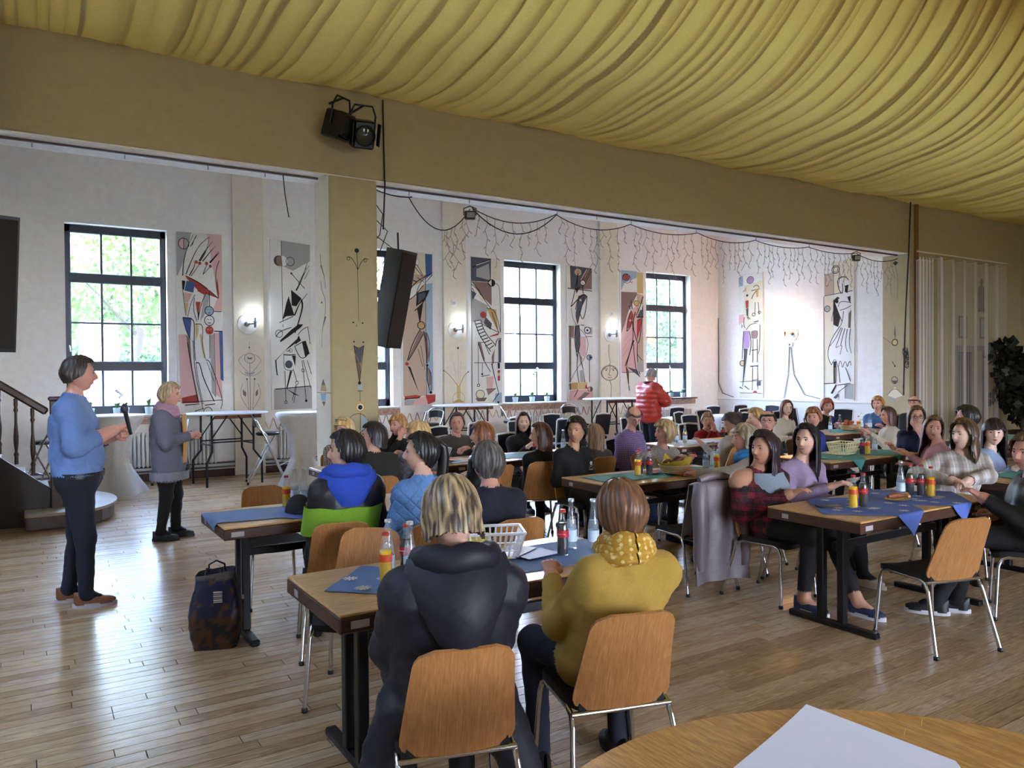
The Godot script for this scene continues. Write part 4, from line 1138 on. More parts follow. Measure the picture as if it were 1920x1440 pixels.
func cocktail_table(at: Vector3, label: String) -> void:
	var o := thing("cocktail_table", label, "table", at, 20.0, "cocktail tables under white stretch covers")
	var b := B.new()
	var prof := [[1.115, 0.02], [1.12, 0.36], [1.10, 0.385], [1.06, 0.38], [1.0, 0.34], [0.9, 0.27], [0.75, 0.21], [0.6, 0.185], [0.48, 0.175], [0.455, 0.19], [0.43, 0.18], [0.3, 0.24], [0.15, 0.32], [0.04, 0.38], [0.0, 0.40]]
	b.grid(48, prof.size() - 1, func(u: float, v: float) -> Vector3:
		var q: Array = prof[int(round(v * (prof.size() - 1)))]
		var a := u * TAU
		var low := clampf((0.5 - q[0]) * 2.0, 0.0, 1.0)
		var r: float = q[1] * (1.0 + low * 0.16 * cos(4.0 * a)) + 0.006 * sin(a * 9.0 + q[0] * 3.0) * (1.0 if q[0] < 1.05 else 0.0)
		return Vector3(cos(a) * r, q[0], sin(a) * r))
	part("stretch_cover", b, M.white_cloth, o)
	b = B.new()
	b.lathe([Vector2(0, 1.09), Vector2(0.35, 1.09), Vector2(0.35, 1.11), Vector2(0, 1.11)], 32)
	part("tabletop", b, M.white_paint, o)
	b = B.new()
	b.tube([Vector3(0, 0.02, 0), Vector3(0, 1.09, 0)], 0.03, 8)
	part("column", b, M.dull_metal, o)

func bar_stool() -> Node3D:
	var o := thing("bar_stool", "", "stool")
	var b := B.new()
	b.lathe([Vector2(0, 0.735), Vector2(0.15, 0.735), Vector2(0.175, 0.75), Vector2(0.178, 0.77), Vector2(0.16, 0.788), Vector2(0, 0.793)], 24)
	part("seat", b, M.black_plastic, o)
	b = B.new()
	b.tube([Vector3(-0.19, 0.74, 0.02), Vector3(-0.19, 0.86, 0.14), Vector3(-0.17, 0.98, 0.2), Vector3(-0.09, 1.04, 0.23), Vector3(0, 1.05, 0.24), Vector3(0.09, 1.04, 0.23), Vector3(0.17, 0.98, 0.2), Vector3(0.19, 0.86, 0.14), Vector3(0.19, 0.74, 0.02)], 0.013, 8)
	part("back_hoop", b, M.chrome, o)
	b = B.new()
	b.sheet(8, 6, func(u: float, v: float) -> Vector3:
		var x := (0.5 - u) * 0.28
		return Vector3(x, 0.86 + v * 0.12 + 0.03 * cos(x * 8.0), 0.19 + 0.02 * v - x * x * 0.6), 0.02)
	part("back_pad", b, M.black_plastic, o)
	for s in [-1.0, 1.0]:
		b = B.new()
		b.tube([Vector3(s * 0.19, 0.98, 0.18), Vector3(s * 0.19, 0.74, 0.06), Vector3(s * 0.21, 0.02, -0.26)], 0.0135, 8)
		part("front_leg", b, M.chrome, o)
		b = B.new()
		b.tube([Vector3(s * 0.17, 0.74, -0.1), Vector3(s * 0.19, 0.02, 0.3)], 0.0135, 8)
		part("rear_leg", b, M.chrome, o)
		b = B.new()
		for q in [Vector3(s * 0.21, 0.0, -0.268), Vector3(s * 0.19, 0.0, 0.31)]:
			b.tube([q, q + Vector3(0, 0.04, 0)], 0.018, 8)
		part("foot_cap", b, M.black_plastic, o)
	b = B.new()
	b.tube([Vector3(-0.2, 0.28, -0.16), Vector3(-0.19, 0.32, -0.26), Vector3(-0.1, 0.33, -0.33), Vector3(0.1, 0.33, -0.33), Vector3(0.19, 0.32, -0.26), Vector3(0.2, 0.28, -0.16)], 0.013, 8)
	part("footrest", b, M.chrome, o)
	return o

func radiator(x0: float, x1: float, label: String) -> void:
	var o := thing("radiator", label, "radiator", Vector3(x0, 0, WZ + 0.1), 0.0, "white column radiators under the windows")
	var n := int((x1 - x0) / 0.06)
	var b := B.new()
	b.box(Vector3(0, 0.51, 0), Vector3(0.042, 0.56, 0.1), 0.018)
	var fin := b.mesh(M.white_paint)
	for k in n:
		inst("fin", fin, o, Transform3D(Basis.IDENTITY, Vector3(k * 0.06, 0, 0)))
	for y in [0.28, 0.74]:
		b = B.new()
		b.tube([Vector3(-0.02, y, 0), Vector3((n - 1) * 0.06 + 0.02, y, 0)], 0.02, 8)
		part("header_pipe", b, M.white_paint, o)

func white_cloth_table(at: Vector3, label: String) -> void:
	var o := thing("cloth_table", label, "table", at, 0.0, "white clothed tables in the aisle")
	var b := B.new()
	b.box(Vector3(0, 0.73, 0), Vector3(1.5, 0.03, 0.75), 0.005)
	part("tabletop", b, M.table_edge, o)
	for s in [-1, 1]:
		b = B.new()
		b.tube([Vector3(s * 0.65, 0, 0.28), Vector3(s * 0.65, 0.72, 0.28)], 0.018, 6)
		part("leg", b, M.dark_steel, o)
		b = B.new()
		b.tube([Vector3(s * 0.65, 0, -0.28), Vector3(s * 0.65, 0.72, -0.28)], 0.018, 6)
		part("leg", b, M.dark_steel, o)
	b = B.new()
	drape_on(b, Vector3(0, 0.748, 0), Vector2(1.5, 0.75), Vector2.ZERO, Vector2(2.1, 1.3), 0.0, 40)
	part("tablecloth", b, M.white_cloth, o)

func drape_on(b: B, top: Vector3, table: Vector2, ctr: Vector2, size: Vector2, turn: float, n: int, wave := 0.004) -> void:
	# a cloth of the given size laid on a table top; what reaches over the edge hangs down
	b.sheet(n, n, func(u: float, v: float) -> Vector3:
		var q := Vector2((u - 0.5) * size.x, (v - 0.5) * size.y).rotated(turn) + ctr
		var hx := table.x * 0.5 + 0.006
		var hz := table.y * 0.5 + 0.006
		var cx := clampf(q.x, -hx, hx)
		var cz := clampf(q.y, -hz, hz)
		var over := Vector2(q.x - cx, q.y - cz)
		var d := over.length()
		var w := wave * (sin(q.x * 17.0 + q.y * 9.0) + sin(q.y * 23.0 - q.x * 5.0) + 2.0)
		var out := over.normalized() * minf(d, 0.008) + over.normalized() * (0.02 * sin((q.x + q.y) * 18.0) * minf(d * 3.0, 1.0) + minf(d * 0.12, 0.03))
		return top + Vector3(cx + out.x, (w if d < 0.004 else 0.002) - maxf(0.0, d - 0.008), cz + out.y), -0.002)

func potted(at: Vector3, h: float, kind: int, label: String) -> void:
	var o := thing("potted_plant", label, "plant", at, rng.randf() * 360.0, "plants on the window sills")
	var b := B.new()
	b.lathe([Vector2(0, 0), Vector2(0.05, 0), Vector2(0.062, 0.11), Vector2(0.056, 0.11), Vector2(0.05, 0.095), Vector2(0, 0.095)], 14)
	part("pot", b, mat("pot_glaze", srgb(178, 190, 190), 0.3), o)
	var n := 7 if kind == 0 else 5
	for k in n:
		var a := TAU * k / n + rng.randf()
		b = B.new()
		var reach := 0.05 + 0.05 * rng.randf()
		var hh := (h - 0.1) * (0.6 + 0.4 * rng.randf()) if kind == 0 else 0.1 + 0.08 * rng.randf()
		b.sheet(3, 6, func(u: float, v: float) -> Vector3:
			var w := 0.022 * sin(PI * clampf(v * 0.94 + 0.05, 0, 1)) * (1.0 if kind == 0 else 1.5)
			var p := Vector3(cos(a), 0, sin(a)) * reach * v * v + Vector3(0, 0.09 + hh * (v - 0.3 * v * v * v), 0)
			return p + Vector3(-sin(a), 0, cos(a)) * w * (u * 2.0 - 1.0), 0.0015)
		part("leaf", b, M.plant_leaf, o)
	if kind == 1:
		b = B.new()
		b.tube([Vector3(0, 0.09, 0), Vector3(0.02, h * 0.5, 0.01), Vector3(0.05, h * 0.85, 0.02), Vector3(0.12, h, 0.02)], 0.004, 5)
		part("stem", b, M.plant_leaf, o)
		for k in 4:
			b = B.new()
			b.ball(Vector3(0.03 + 0.03 * k, h * (0.8 + 0.06 * k), 0.02), Vector3(0.03, 0.022, 0.012), 8, 5)
			part("blossom", b, mat("blossom", srgb(235, 226, 230), 0.6), o)

func build_aisle_furniture() -> void:
	var pl := mat("plant_leaf", srgb(84, 128, 58), 0.45)
	pl.backlight_enabled = true; pl.backlight = Color(0.2, 0.3, 0.1)
	folding_table(Vector3(2.66, 0, -12.45), 1.10, 8.0, "raised white folding table with black braced legs near the standing woman")
	folding_table(Vector3(6.8, 0, -12.3), 1.11, 0.0, "raised white folding table under the accordion painting")
	folding_table(Vector3(9.95, 0, -11.95), 1.16, 0.0, "raised white folding table beside the person in the red jacket")
	cocktail_table(Vector3(1.1, 0, -12.35), "cocktail table in a white stretch cover behind the man with the microphone")
	cocktail_table(Vector3(3.5, 0, -11.35), "cocktail table in a white stretch cover half hidden by the pillar")
	var s0 := bar_stool()
	s0.position = Vector3(3.2, 0, -12.15); s0.rotation_degrees.y = -100.0
	tag(s0, "chrome bar stool with black seat between folding table and white covered table", "", "chrome bar stools")
	copy(s0, Vector3(1.95, 0, -12.95), 150.0, "chrome bar stool behind the folding table next to the standing woman")
	copy(s0, Vector3(0.25, 0, -12.5), 60.0, "chrome bar stool behind the stair railing")
	copy(s0, Vector3(6.15, 0, -12.45), 120.0, "chrome bar stool at the striding figure painting")
	copy(s0, Vector3(7.75, 0, -12.2), -120.0, "chrome bar stool with round black back under the accordion painting")
	copy(s0, Vector3(9.1, 0, -12.1), 170.0, "chrome bar stool under the window with the orchid")
	radiator(1.15, 2.75, "long white radiator behind the standing woman")
	radiator(3.72, 4.5, "short white radiator behind the white covered table at the pillar")
	radiator(8.5, 9.9, "white radiator under the window with the orchid")
	radiator(12.3, 13.6, "white radiator under the window by the red jacket")
	var o := thing("heating_pipe", "pair of dark heating pipes running low along the window wall", "pipe", Vector3(0, 0, WZ + 0.06))
	for y in [0.16, 0.23]:
		var b := B.new()
		b.tube([Vector3(-3, y, 0), Vector3(14.4, y, 0)], 0.016, 6)
		part("pipe", b, mat("pipe_paint", srgb(92, 90, 92), 0.5), o)
	white_cloth_table(Vector3(10.9, 0, -11.25), "white clothed table among the banquet chairs near the red jacket")
	white_cloth_table(Vector3(12.75, 0, -11.35), "white clothed table among the banquet chairs by the end wall")
	var sy := WY0 + 0.0
	var sz := WZ - 0.03
	potted(Vector3(8.6, sy, sz), 0.27, 0, "small leafy pot plant left of the orchid on the sill")
	potted(Vector3(9.02, sy, sz), 0.72, 1, "tall white orchid on the window sill")
	potted(Vector3(9.4, sy, sz), 0.28, 0, "small leafy pot plant right of the orchid on the sill")
	potted(Vector3(13.0, sy, sz), 0.76, 1, "tall flowering plant in the window by the red jacket")
	potted(Vector3(13.38, sy, sz), 0.34, 0, "leafy pot plant in the window corner by the red jacket")
	potted(Vector3(0.86, sy, sz), 0.3, 0, "leafy pot plant on the sill behind the microphone")
	potted(Vector3(1.23, sy, sz), 0.33, 1, "little flowering pot plant on the sill between the two speakers")
	potted(Vector3(1.34, sy, sz), 0.38, 1, "second little flowering pot plant on the sill between the two speakers")
	potted(Vector3(1.68, sy, sz), 0.36, 0, "leafy pot plant on the sill behind the woman with the scarf")

# ---------------------------------------------------------------- fixtures
func sconce(xf: Transform3D, warm: bool, label: String, e := 1.0) -> void:
	var o := thing("wall_lamp", label, "lamp", Vector3.ZERO, 0.0, "candle wall lamps")
	o.transform = xf
	var b := B.new()
	b.x = Transform3D(Basis(Vector3.RIGHT, PI / 2), Vector3.ZERO)
	b.lathe([Vector2(0, 0), Vector2(0.17, 0), Vector2(0.17, 0.006), Vector2(0.165, 0.009), Vector2(0, 0.009)], 32)
	part("back_disc", b, M.white_paint, o)
	b = B.new()
	b.ball(Vector3(-0.02 * e, 0.0, 0.02), Vector3(0.045, 0.045, 0.035), 14, 8)
	part("rose", b, M.dull_metal, o)
	b = B.new()
	b.tube([Vector3(-0.02 * e, 0, 0.03), Vector3(0.04 * e, 0.0, 0.1), Vector3(0.09 * e, 0.01, 0.12)], 0.011, 8)
	part("arm", b, M.dull_metal, o)
	b = B.new()
	b.lathe([Vector2(0.02, -0.06), Vector2(0.022, 0.03), Vector2(0.05, 0.033), Vector2(0.05, 0.038), Vector2(0.02, 0.04), Vector2(0.018, 0.11), Vector2(0, 0.11)], 14, Vector3(0.09 * e, 0, 0.12))
	part("candle_holder", b, M.dull_metal, o)
	var c := Color(1.0, 0.68, 0.34) if warm else Color(0.86, 0.93, 1.0)
	var m := mat("bulb_warm" if warm else "bulb_cool", Color.WHITE, 0.3)
	m.emission_enabled = true; m.emission = c; m.emission_energy_multiplier = 2.5
	b = B.new()
	b.ball(Vector3(0.09 * e, 0.145, 0.12), Vector3(0.032, 0.04, 0.032), 14, 10)
	part("bulb", b, m, o)
	var l := OmniLight3D.new()
	l.name = "bulb_light"
	l.light_color = c; l.light_energy = 0.24 if warm else 0.022
	l.light_size = 0.03; l.omni_range = 30.0; l.omni_attenuation = 2.0; l.shadow_enabled = true
	l.position = Vector3(0.09 * e, 0.145, 0.12)
	o.add_child(l)

func cable(called: String, label: String, pts: Array, r: float, m: Material) -> void:
	var b := B.new()
	b.tube(pts, r, 5)
	var o := inst(called, b.mesh(m), self)
	tag(o, label, "cable")

func swag_pts(a: Vector3, c: Vector3, sag: float, n := 12) -> Array:
	var r := []
	for i in n + 1:
		var t := float(i) / n
		r.append(a.lerp(c, t) - Vector3(0, sag * 4.0 * t * (1.0 - t), 0))
	return r

func icicle(label: String, a: Vector3, c: Vector3, sag: float, drops: Array) -> void:
	var o := thing("icicle_light_string", label, "light string", Vector3.ZERO, 0.0, "unlit icicle light strings under the beam")
	var b := B.new()
	var pts := swag_pts(a, c, sag)
	b.tube(pts, 0.007, 5)
	part("wire", b, M.cable, o)
	for d in drops:
		var t: float = d[0]
		var len: float = d[1]
		var p := a.lerp(c, t) - Vector3(0, sag * 4.0 * t * (1.0 - t), 0)
		b = B.new()
		var q := [p]
		var n := maxi(3, int(len / 0.09))
		for k in n:
			q.append(p + Vector3(0.03 * sin(k * 2.3 + p.x * 9.0), -len * (k + 1) / n, 0.02 * cos(k * 1.7 + p.x)))
		b.tube(q, 0.0042, 4)
		for k in range(1, n + 1):
			var w: Vector3 = q[k]
			var sd := 1.0 if (k + int(p.x * 10)) % 2 == 0 else -1.0
			b.tube([w, w + Vector3(0.035 * sd, -0.035, 0.012)], [0.004, 0.0052], 4)
		part("strand", b, mat("string_wire", srgb(150, 140, 126), 0.6), o)

func loudspeaker(xf: Transform3D, label: String) -> void:
	var o := thing("loudspeaker", label, "loudspeaker", Vector3.ZERO, 0.0, "black column loudspeakers")
	o.transform = xf
	var b := B.new()
	b.prism(PackedVector2Array([Vector2(-0.16, -0.13), Vector2(0.16, -0.13), Vector2(0.1, 0.15), Vector2(-0.1, 0.15)]), -0.6, 0.6)
	var mm := part("cabinet", b, M.black_plastic, o)
	mm.transform = Transform3D(Basis(Vector3.RIGHT, -PI / 2), Vector3.ZERO)
	b = B.new()
	b.box(Vector3(0, 0, 0.135), Vector3(0.29, 1.14, 0.012), 0.004)
	part("grille", b, mat("grille", srgb(34, 26, 24), 0.8), o)
	b = B.new()
	b.tube([Vector3(0, 0.6, -0.05), Vector3(0, 0.8, -0.1)], 0.012, 6)
	part("hanger", b, M.dark_steel, o)

func spotlight(xf: Transform3D, label: String) -> void:
	var o := thing("stage_spotlight", label, "spotlight", Vector3.ZERO, 0.0, "black stage spotlights on the beam")
	o.transform = xf
	var b := B.new()
	b.box(Vector3(0, 0, 0), Vector3(0.24, 0.30, 0.26), 0.02)
	part("housing", b, M.black_plastic, o)
	b = B.new()
	b.x = Transform3D(Basis(Vector3.RIGHT, PI / 2), Vector3(0, 0, 0.13))
	b.lathe([Vector2(0.11, 0), Vector2(0.115, 0.05), Vector2(0.1, 0.05), Vector2(0.095, 0.01)], 20)
	part("lens_ring", b, M.black_plastic, o)
	b = B.new()
	b.x = Transform3D(Basis(Vector3.RIGHT, PI / 2), Vector3(0, 0, 0.13))
	b.lathe([Vector2(0, 0.03), Vector2(0.06, 0.025), Vector2(0.096, 0.012)], 20)
	part("lens", b, mat("lens_glass", srgb(60, 62, 58), 0.08), o)
	for s in [-1.0, 1.0]:
		b = B.new()
		b.box(Vector3(s * 0.15, 0.02, 0.16), Vector3(0.01, 0.24, 0.14), 0.003)
		part("barn_door", b, M.black_plastic, o)
	b = B.new()
	b.tube([Vector3(-0.135, 0, 0), Vector3(-0.14, 0.2, -0.02), Vector3(-0.1, 0.3, -0.03), Vector3(0.1, 0.3, -0.03), Vector3(0.14, 0.2, -0.02), Vector3(0.135, 0, 0)], 0.012, 6)
	part("yoke", b, M.dark_steel, o)
	b = B.new()
	var q := xf.affine_inverse() * Vector3(xf.origin.x, xf.origin.y + 0.33, BZ - 0.01)
	b.tube([Vector3(0, 0.3, -0.03), q], 0.014, 6)
	part("wall_arm", b, M.dark_steel, o)

func build_fixtures() -> void:
	var bs := Basis.IDENTITY
	sconce(Transform3D(bs, Vector3(3.2, 2.53, WZ + 0.081)), false, "lit candle wall lamp between the dancer and drummer paintings")
	sconce(Transform3D(bs, Vector3(7.16, 2.53, WZ + 0.081)), false, "lit candle wall lamp left of the accordion painting")
	sconce(Transform3D(bs, Vector3(11.05, 2.52, WZ + 0.081)), false, "lit candle wall lamp above the drawn face")
	sconce(Transform3D(Basis(Vector3.UP, -PI / 2), Vector3(BX - 0.002, 2.52, -11.24)), true, "warm lit candle wall lamp on the end wall between two paintings", -1.0)
	# switch plates
	for q in [[7.12, 3.05, "beside the accordion painting"], [11.1, 2.98, "above the drawn face"]]:
		var o := thing("wall_plate", "small square plate over the candle lamp " + q[2], "plate", Vector3(q[0], q[1], WZ + 0.081), 0.0, "wall plates above lamps")
		var b := B.new()
		b.box(Vector3(0, 0, 0.006), Vector3(0.09, 0.1, 0.012), 0.003)
		part("cover", b, M.white_paint, o)
		b = B.new()
		b.box(Vector3(0, 0, 0.013), Vector3(0.05, 0.055, 0.004), 0.001)
		part("insert", b, mat("plate_grey", srgb(190, 186, 180), 0.5), o)
	var so := thing("wall_socket", "white socket box under the warm wall lamp with cables below", "socket", Vector3(BX - 0.001, 2.27, -11.28))
	var bb := B.new()
	bb.box(Vector3(-0.012, 0, 0), Vector3(0.024, 0.1, 0.14), 0.004)
	part("box", bb, M.white_paint, so)
	bb = B.new()
	bb.box(Vector3(-0.026, 0, 0), Vector3(0.006, 0.04, 0.04), 0.002)
	part("inlet", bb, M.black_plastic, so)
	cable("wall_cable", "pair of thin cables running down from the socket on the end wall", [Vector3(BX - 0.01, 2.22, -11.3), Vector3(BX - 0.012, 1.6, -11.33), Vector3(BX - 0.014, 1.05, -11.45)], 0.008, mat("cable_grey", srgb(120, 116, 112), 0.6))
	cable("wall_cable", "thin cable curving away from the socket to the painting of the couple", [Vector3(BX - 0.01, 2.22, -11.26), Vector3(BX - 0.012, 1.6, -11.18), Vector3(BX - 0.014, 1.15, -10.9), Vector3(BX - 0.014, 1.07, -10.5)], 0.008, M.cable_grey)
	cable("wall_cable", "thin cable standing in the corner of the aisle walls", [Vector3(BX - 0.02, 3.0, WZ + 0.02), Vector3(BX - 0.02, 1.4, WZ + 0.02), Vector3(BX - 0.03, 1.15, WZ + 0.15), Vector3(BX - 0.03, 1.06, WZ + 0.5)], 0.012, M.cable_grey)
	# curtain track under the beam
	var tr := thing("curtain_track", "long dark curtain track fixed under the beam", "track")
	for q in [[-0.4, 2.9], [3.6, 14.5]]:
		var b := B.new()
		b.box(Vector3((q[0] + q[1]) * 0.5, BH - 0.022, -8.72), Vector3(q[1] - q[0], 0.022, 0.035), 0.003)
		part("rail", b, mat("track_brown", srgb(84, 66, 62), 0.5), tr)
	for x in [0.1, 0.9, 1.7, 2.3, 4.05, 4.9, 6.3, 7.0, 7.65, 9.0, 10.4, 11.8, 13.2]:
		var b := B.new()
		b.tube([Vector3(x, BH - 0.03, -8.72), Vector3(x, BH - 0.08, -8.72)], 0.006, 5)
		part("hook", b, M.dull_metal, tr)
	cable("hanging_cable", "thin cord hanging from the track over the drummer painting", [Vector3(2.5, BH - 0.03, -8.72), Vector3(2.52, 3.7, -8.72), Vector3(2.56, 3.45, -8.72)], 0.006, M.cable)
	# strings of icicle lights
	var Z := -8.74
	icicle("icicle light string from the pillar to the black floodlight", Vector3(4.05, 3.86, Z), Vector3(4.92, 3.8, Z), 0.34, [[0.58, 0.18], [0.62, 0.45], [0.7, 0.62], [0.76, 0.55], [0.88, 0.5], [0.94, 0.32]])
	var dr := []
	for k in 9: dr.append([0.06 + 0.1 * k, [0.3, 0.5, 0.62, 0.25, 0.3, 0.5, 0.28, 0.45, 0.3][k]])
	icicle("sagging icicle light string right of the black floodlight", Vector3(4.95, 3.82, Z), Vector3(6.3, 3.88, Z), 0.16, dr)
	cable("light_cable", "black cable sagging lower below the light string by the floodlight", swag_pts(Vector3(4.95, 3.8, Z + 0.02), Vector3(6.3, 3.88, Z + 0.02), 0.30), 0.008, M.cable)
	cable("light_cable", "black cable from the pillar top down to the floodlight string", swag_pts(Vector3(3.6, 3.9, Z), Vector3(4.1, 3.86, Z), 0.03), 0.008, M.cable)
	var spans := [[6.3, 7.65, 0.14], [7.65, 9.05, 0.08], [9.05, 10.4, 0.09], [10.4, 11.8, 0.06], [11.8, 13.2, 0.05], [13.2, 14.55, 0.1]]
	var names := ["icicle light string above the accordion painting", "icicle light string above the window with the orchid", "icicle light string above the singer painting", "icicle light string above the pink dancers painting", "icicle light string over the painting with the ladder", "icicle light string over the feather dress painting"]
	for k in spans.size():
		var s: Array = spans[k]
		dr = []
		for i in 10: dr.append([0.05 + 0.095 * i + 0.02 * sin(i * 5.0 + k), 0.2 + 0.45 * absf(sin(i * 2.1 + k * 1.3))])
		icicle(names[k], Vector3(s[0], 3.87, Z), Vector3(s[1], 3.87, Z), s[2], dr)
	# small floodlights clamped on the track
	for q in [[4.92, 3.72, "small black floodlight clamped under the beam at the first swag"], [13.2, 3.78, "small black floodlight clamped under the beam over the feather dress painting"]]:
		var o := thing("floodlight", q[2], "floodlight", Vector3(q[0], q[1], Z), -30.0, "small floodlights under the beam")
		var b := B.new()
		b.box(Vector3.ZERO, Vector3(0.14, 0.11, 0.07), 0.01)
		part("housing", b, M.black_plastic, o)
		b = B.new()
		b.box(Vector3(0.01, 0, 0.037), Vector3(0.1, 0.07, 0.004))
		part("glass", b, mat("flood_glass", srgb(150, 150, 146), 0.15), o)
		b = B.new()
		b.tube([Vector3(-0.08, 0, 0), Vector3(-0.08, 0.09, 0), Vector3(0, 0.12, 0), Vector3(0.08, 0.09, 0), Vector3(0.08, 0, 0)], 0.008, 5)
		part("bracket", b, M.dark_steel, o)
	loudspeaker(Transform3D(Basis(Vector3.UP, 0.55) * Basis(Vector3.RIGHT, 0.22), Vector3(3.86, 2.6, -8.8)), "black column loudspeaker hanging beside the painted pillar")
	loudspeaker(Transform3D(Basis(Vector3.UP, 0.3) * Basis(Vector3.RIGHT, 0.14), Vector3(-0.22, 2.5, -8.25)), "black column loudspeaker hanging over the staircase")
	spotlight(Transform3D(Basis(Vector3.UP, 0.5) * Basis(Vector3.RIGHT, 0.35), Vector3(2.98, 4.42, -8.24)), "black stage spotlight on the beam, the one turned to the stage")
	spotlight(Transform3D(Basis(Vector3.UP, -0.15) * Basis(Vector3.RIGHT, 0.4), Vector3(3.24, 4.36, -8.2)), "black stage spotlight on the beam, the one turned into the hall")
	cable("hanging_cable", "black cable running down the beam beside the stage spotlights", [Vector3(3.62, 4.9, BZ + 0.02), Vector3(3.63, 4.3, BZ + 0.015), Vector3(3.64, 3.9, BZ + 0.01), Vector3(3.66, 3.4, BZ - 0.1)], 0.01, M.cable)
	for k in 3:
		var a := Vector3(3.57, 3.75 - 0.2 * k, -8.7)
		cable("hanging_cable", ["upper loop", "middle loop", "lower loop"][k] + " of spare cable above the loudspeaker at the pillar", [a, a + Vector3(0.12 + 0.06 * k, -0.15, 0), a + Vector3(0.08, -0.4, 0), a + Vector3(0.0, -0.5, 0)], 0.006, M.cable)
	cable("hanging_cable", "long black cable hanging before the end pillar by the string curtain", [Vector3(14.42, 4.9, -8.4), Vector3(14.36, 4.0, -8.4), Vector3(14.25, 2.8, -8.4), Vector3(14.2, 1.9, -8.4), Vector3(14.18, 1.2, -8.4)], 0.014, M.cable)
	var kn := thing("cable_bundle", "knotted bundle of black cable by the string curtain", "cable", Vector3(14.2, 1.95, -8.38))
	var kb := B.new()
	for k in 5:
		var pts := []
		for i in 13:
			var t := TAU * i / 12.0
			pts.append(Vector3(0.05 * cos(t) + 0.01 * k, 0.16 * sin(t) - 0.02 * k, 0.03 * sin(t * 2.0 + k)))
		kb.tube(pts, 0.007, 5)
	part("coil", kb, M.cable, kn)
	var sd := thing("stage_drape", "black stage drape edge hanging above the staircase loudspeaker", "drape", Vector3(-0.3, 3.5, -8.2))
	var db := B.new()
	db.sheet(16, 8, func(u: float, v: float) -> Vector3: return Vector3(-0.35 + u * 0.48, v * 1.35, 0.04 * sin(u * 16.0)), 0.004)
	part("cloth", db, M.black, sd)
	string_curtain()
	right_corner()
	staircase()

func string_curtain() -> void:
	var o := thing("string_curtain", "white pleated string curtain hanging in front of the doorway", "curtain")
	var b := B.new()
	b.tube([Vector3(14.3, 3.92, -8.2), Vector3(17.7, 3.92, -8.2)], 0.014, 8)
	part("rod", b, M.white_paint, o)
	b = B.new()
	var sb := B.new()
	var n := 250
	var prev := Vector3.ZERO
	for k in n:
		var t := float(k) / (n - 1)
		var x := 14.36 + 3.12 * t
		var ph := fposmod((x - 14.36) / 0.42, 1.0)
		var tight := x < 14.9
		if tight: ph = fposmod((x - 14.36) / 0.11, 1.0)
		var z := -8.2 + (0.16 if not tight else 0.05) * (1.0 - absf(ph * 2.0 - 1.0)) - 0.05
		var top := 3.80 + 0.09 * pow(ph, 1.5) - (0.0 if not tight else 0.04)
		var p := Vector3(x, top, z)
		var sway := 0.006 * sin(k * 1.9)
		sb.bar(p, Vector3(x + sway, 0.05, z + 0.006 * cos(k * 2.7)), 0.0036, 0.0036)
		if k > 0: b.bar(prev, p, 0.016, 0.005)
		prev = p
	part("header_tape", b, M.white_paint, o)
	stuff(part("strings", sb, mat("string_white", srgb(222, 216, 210), 0.8), o))

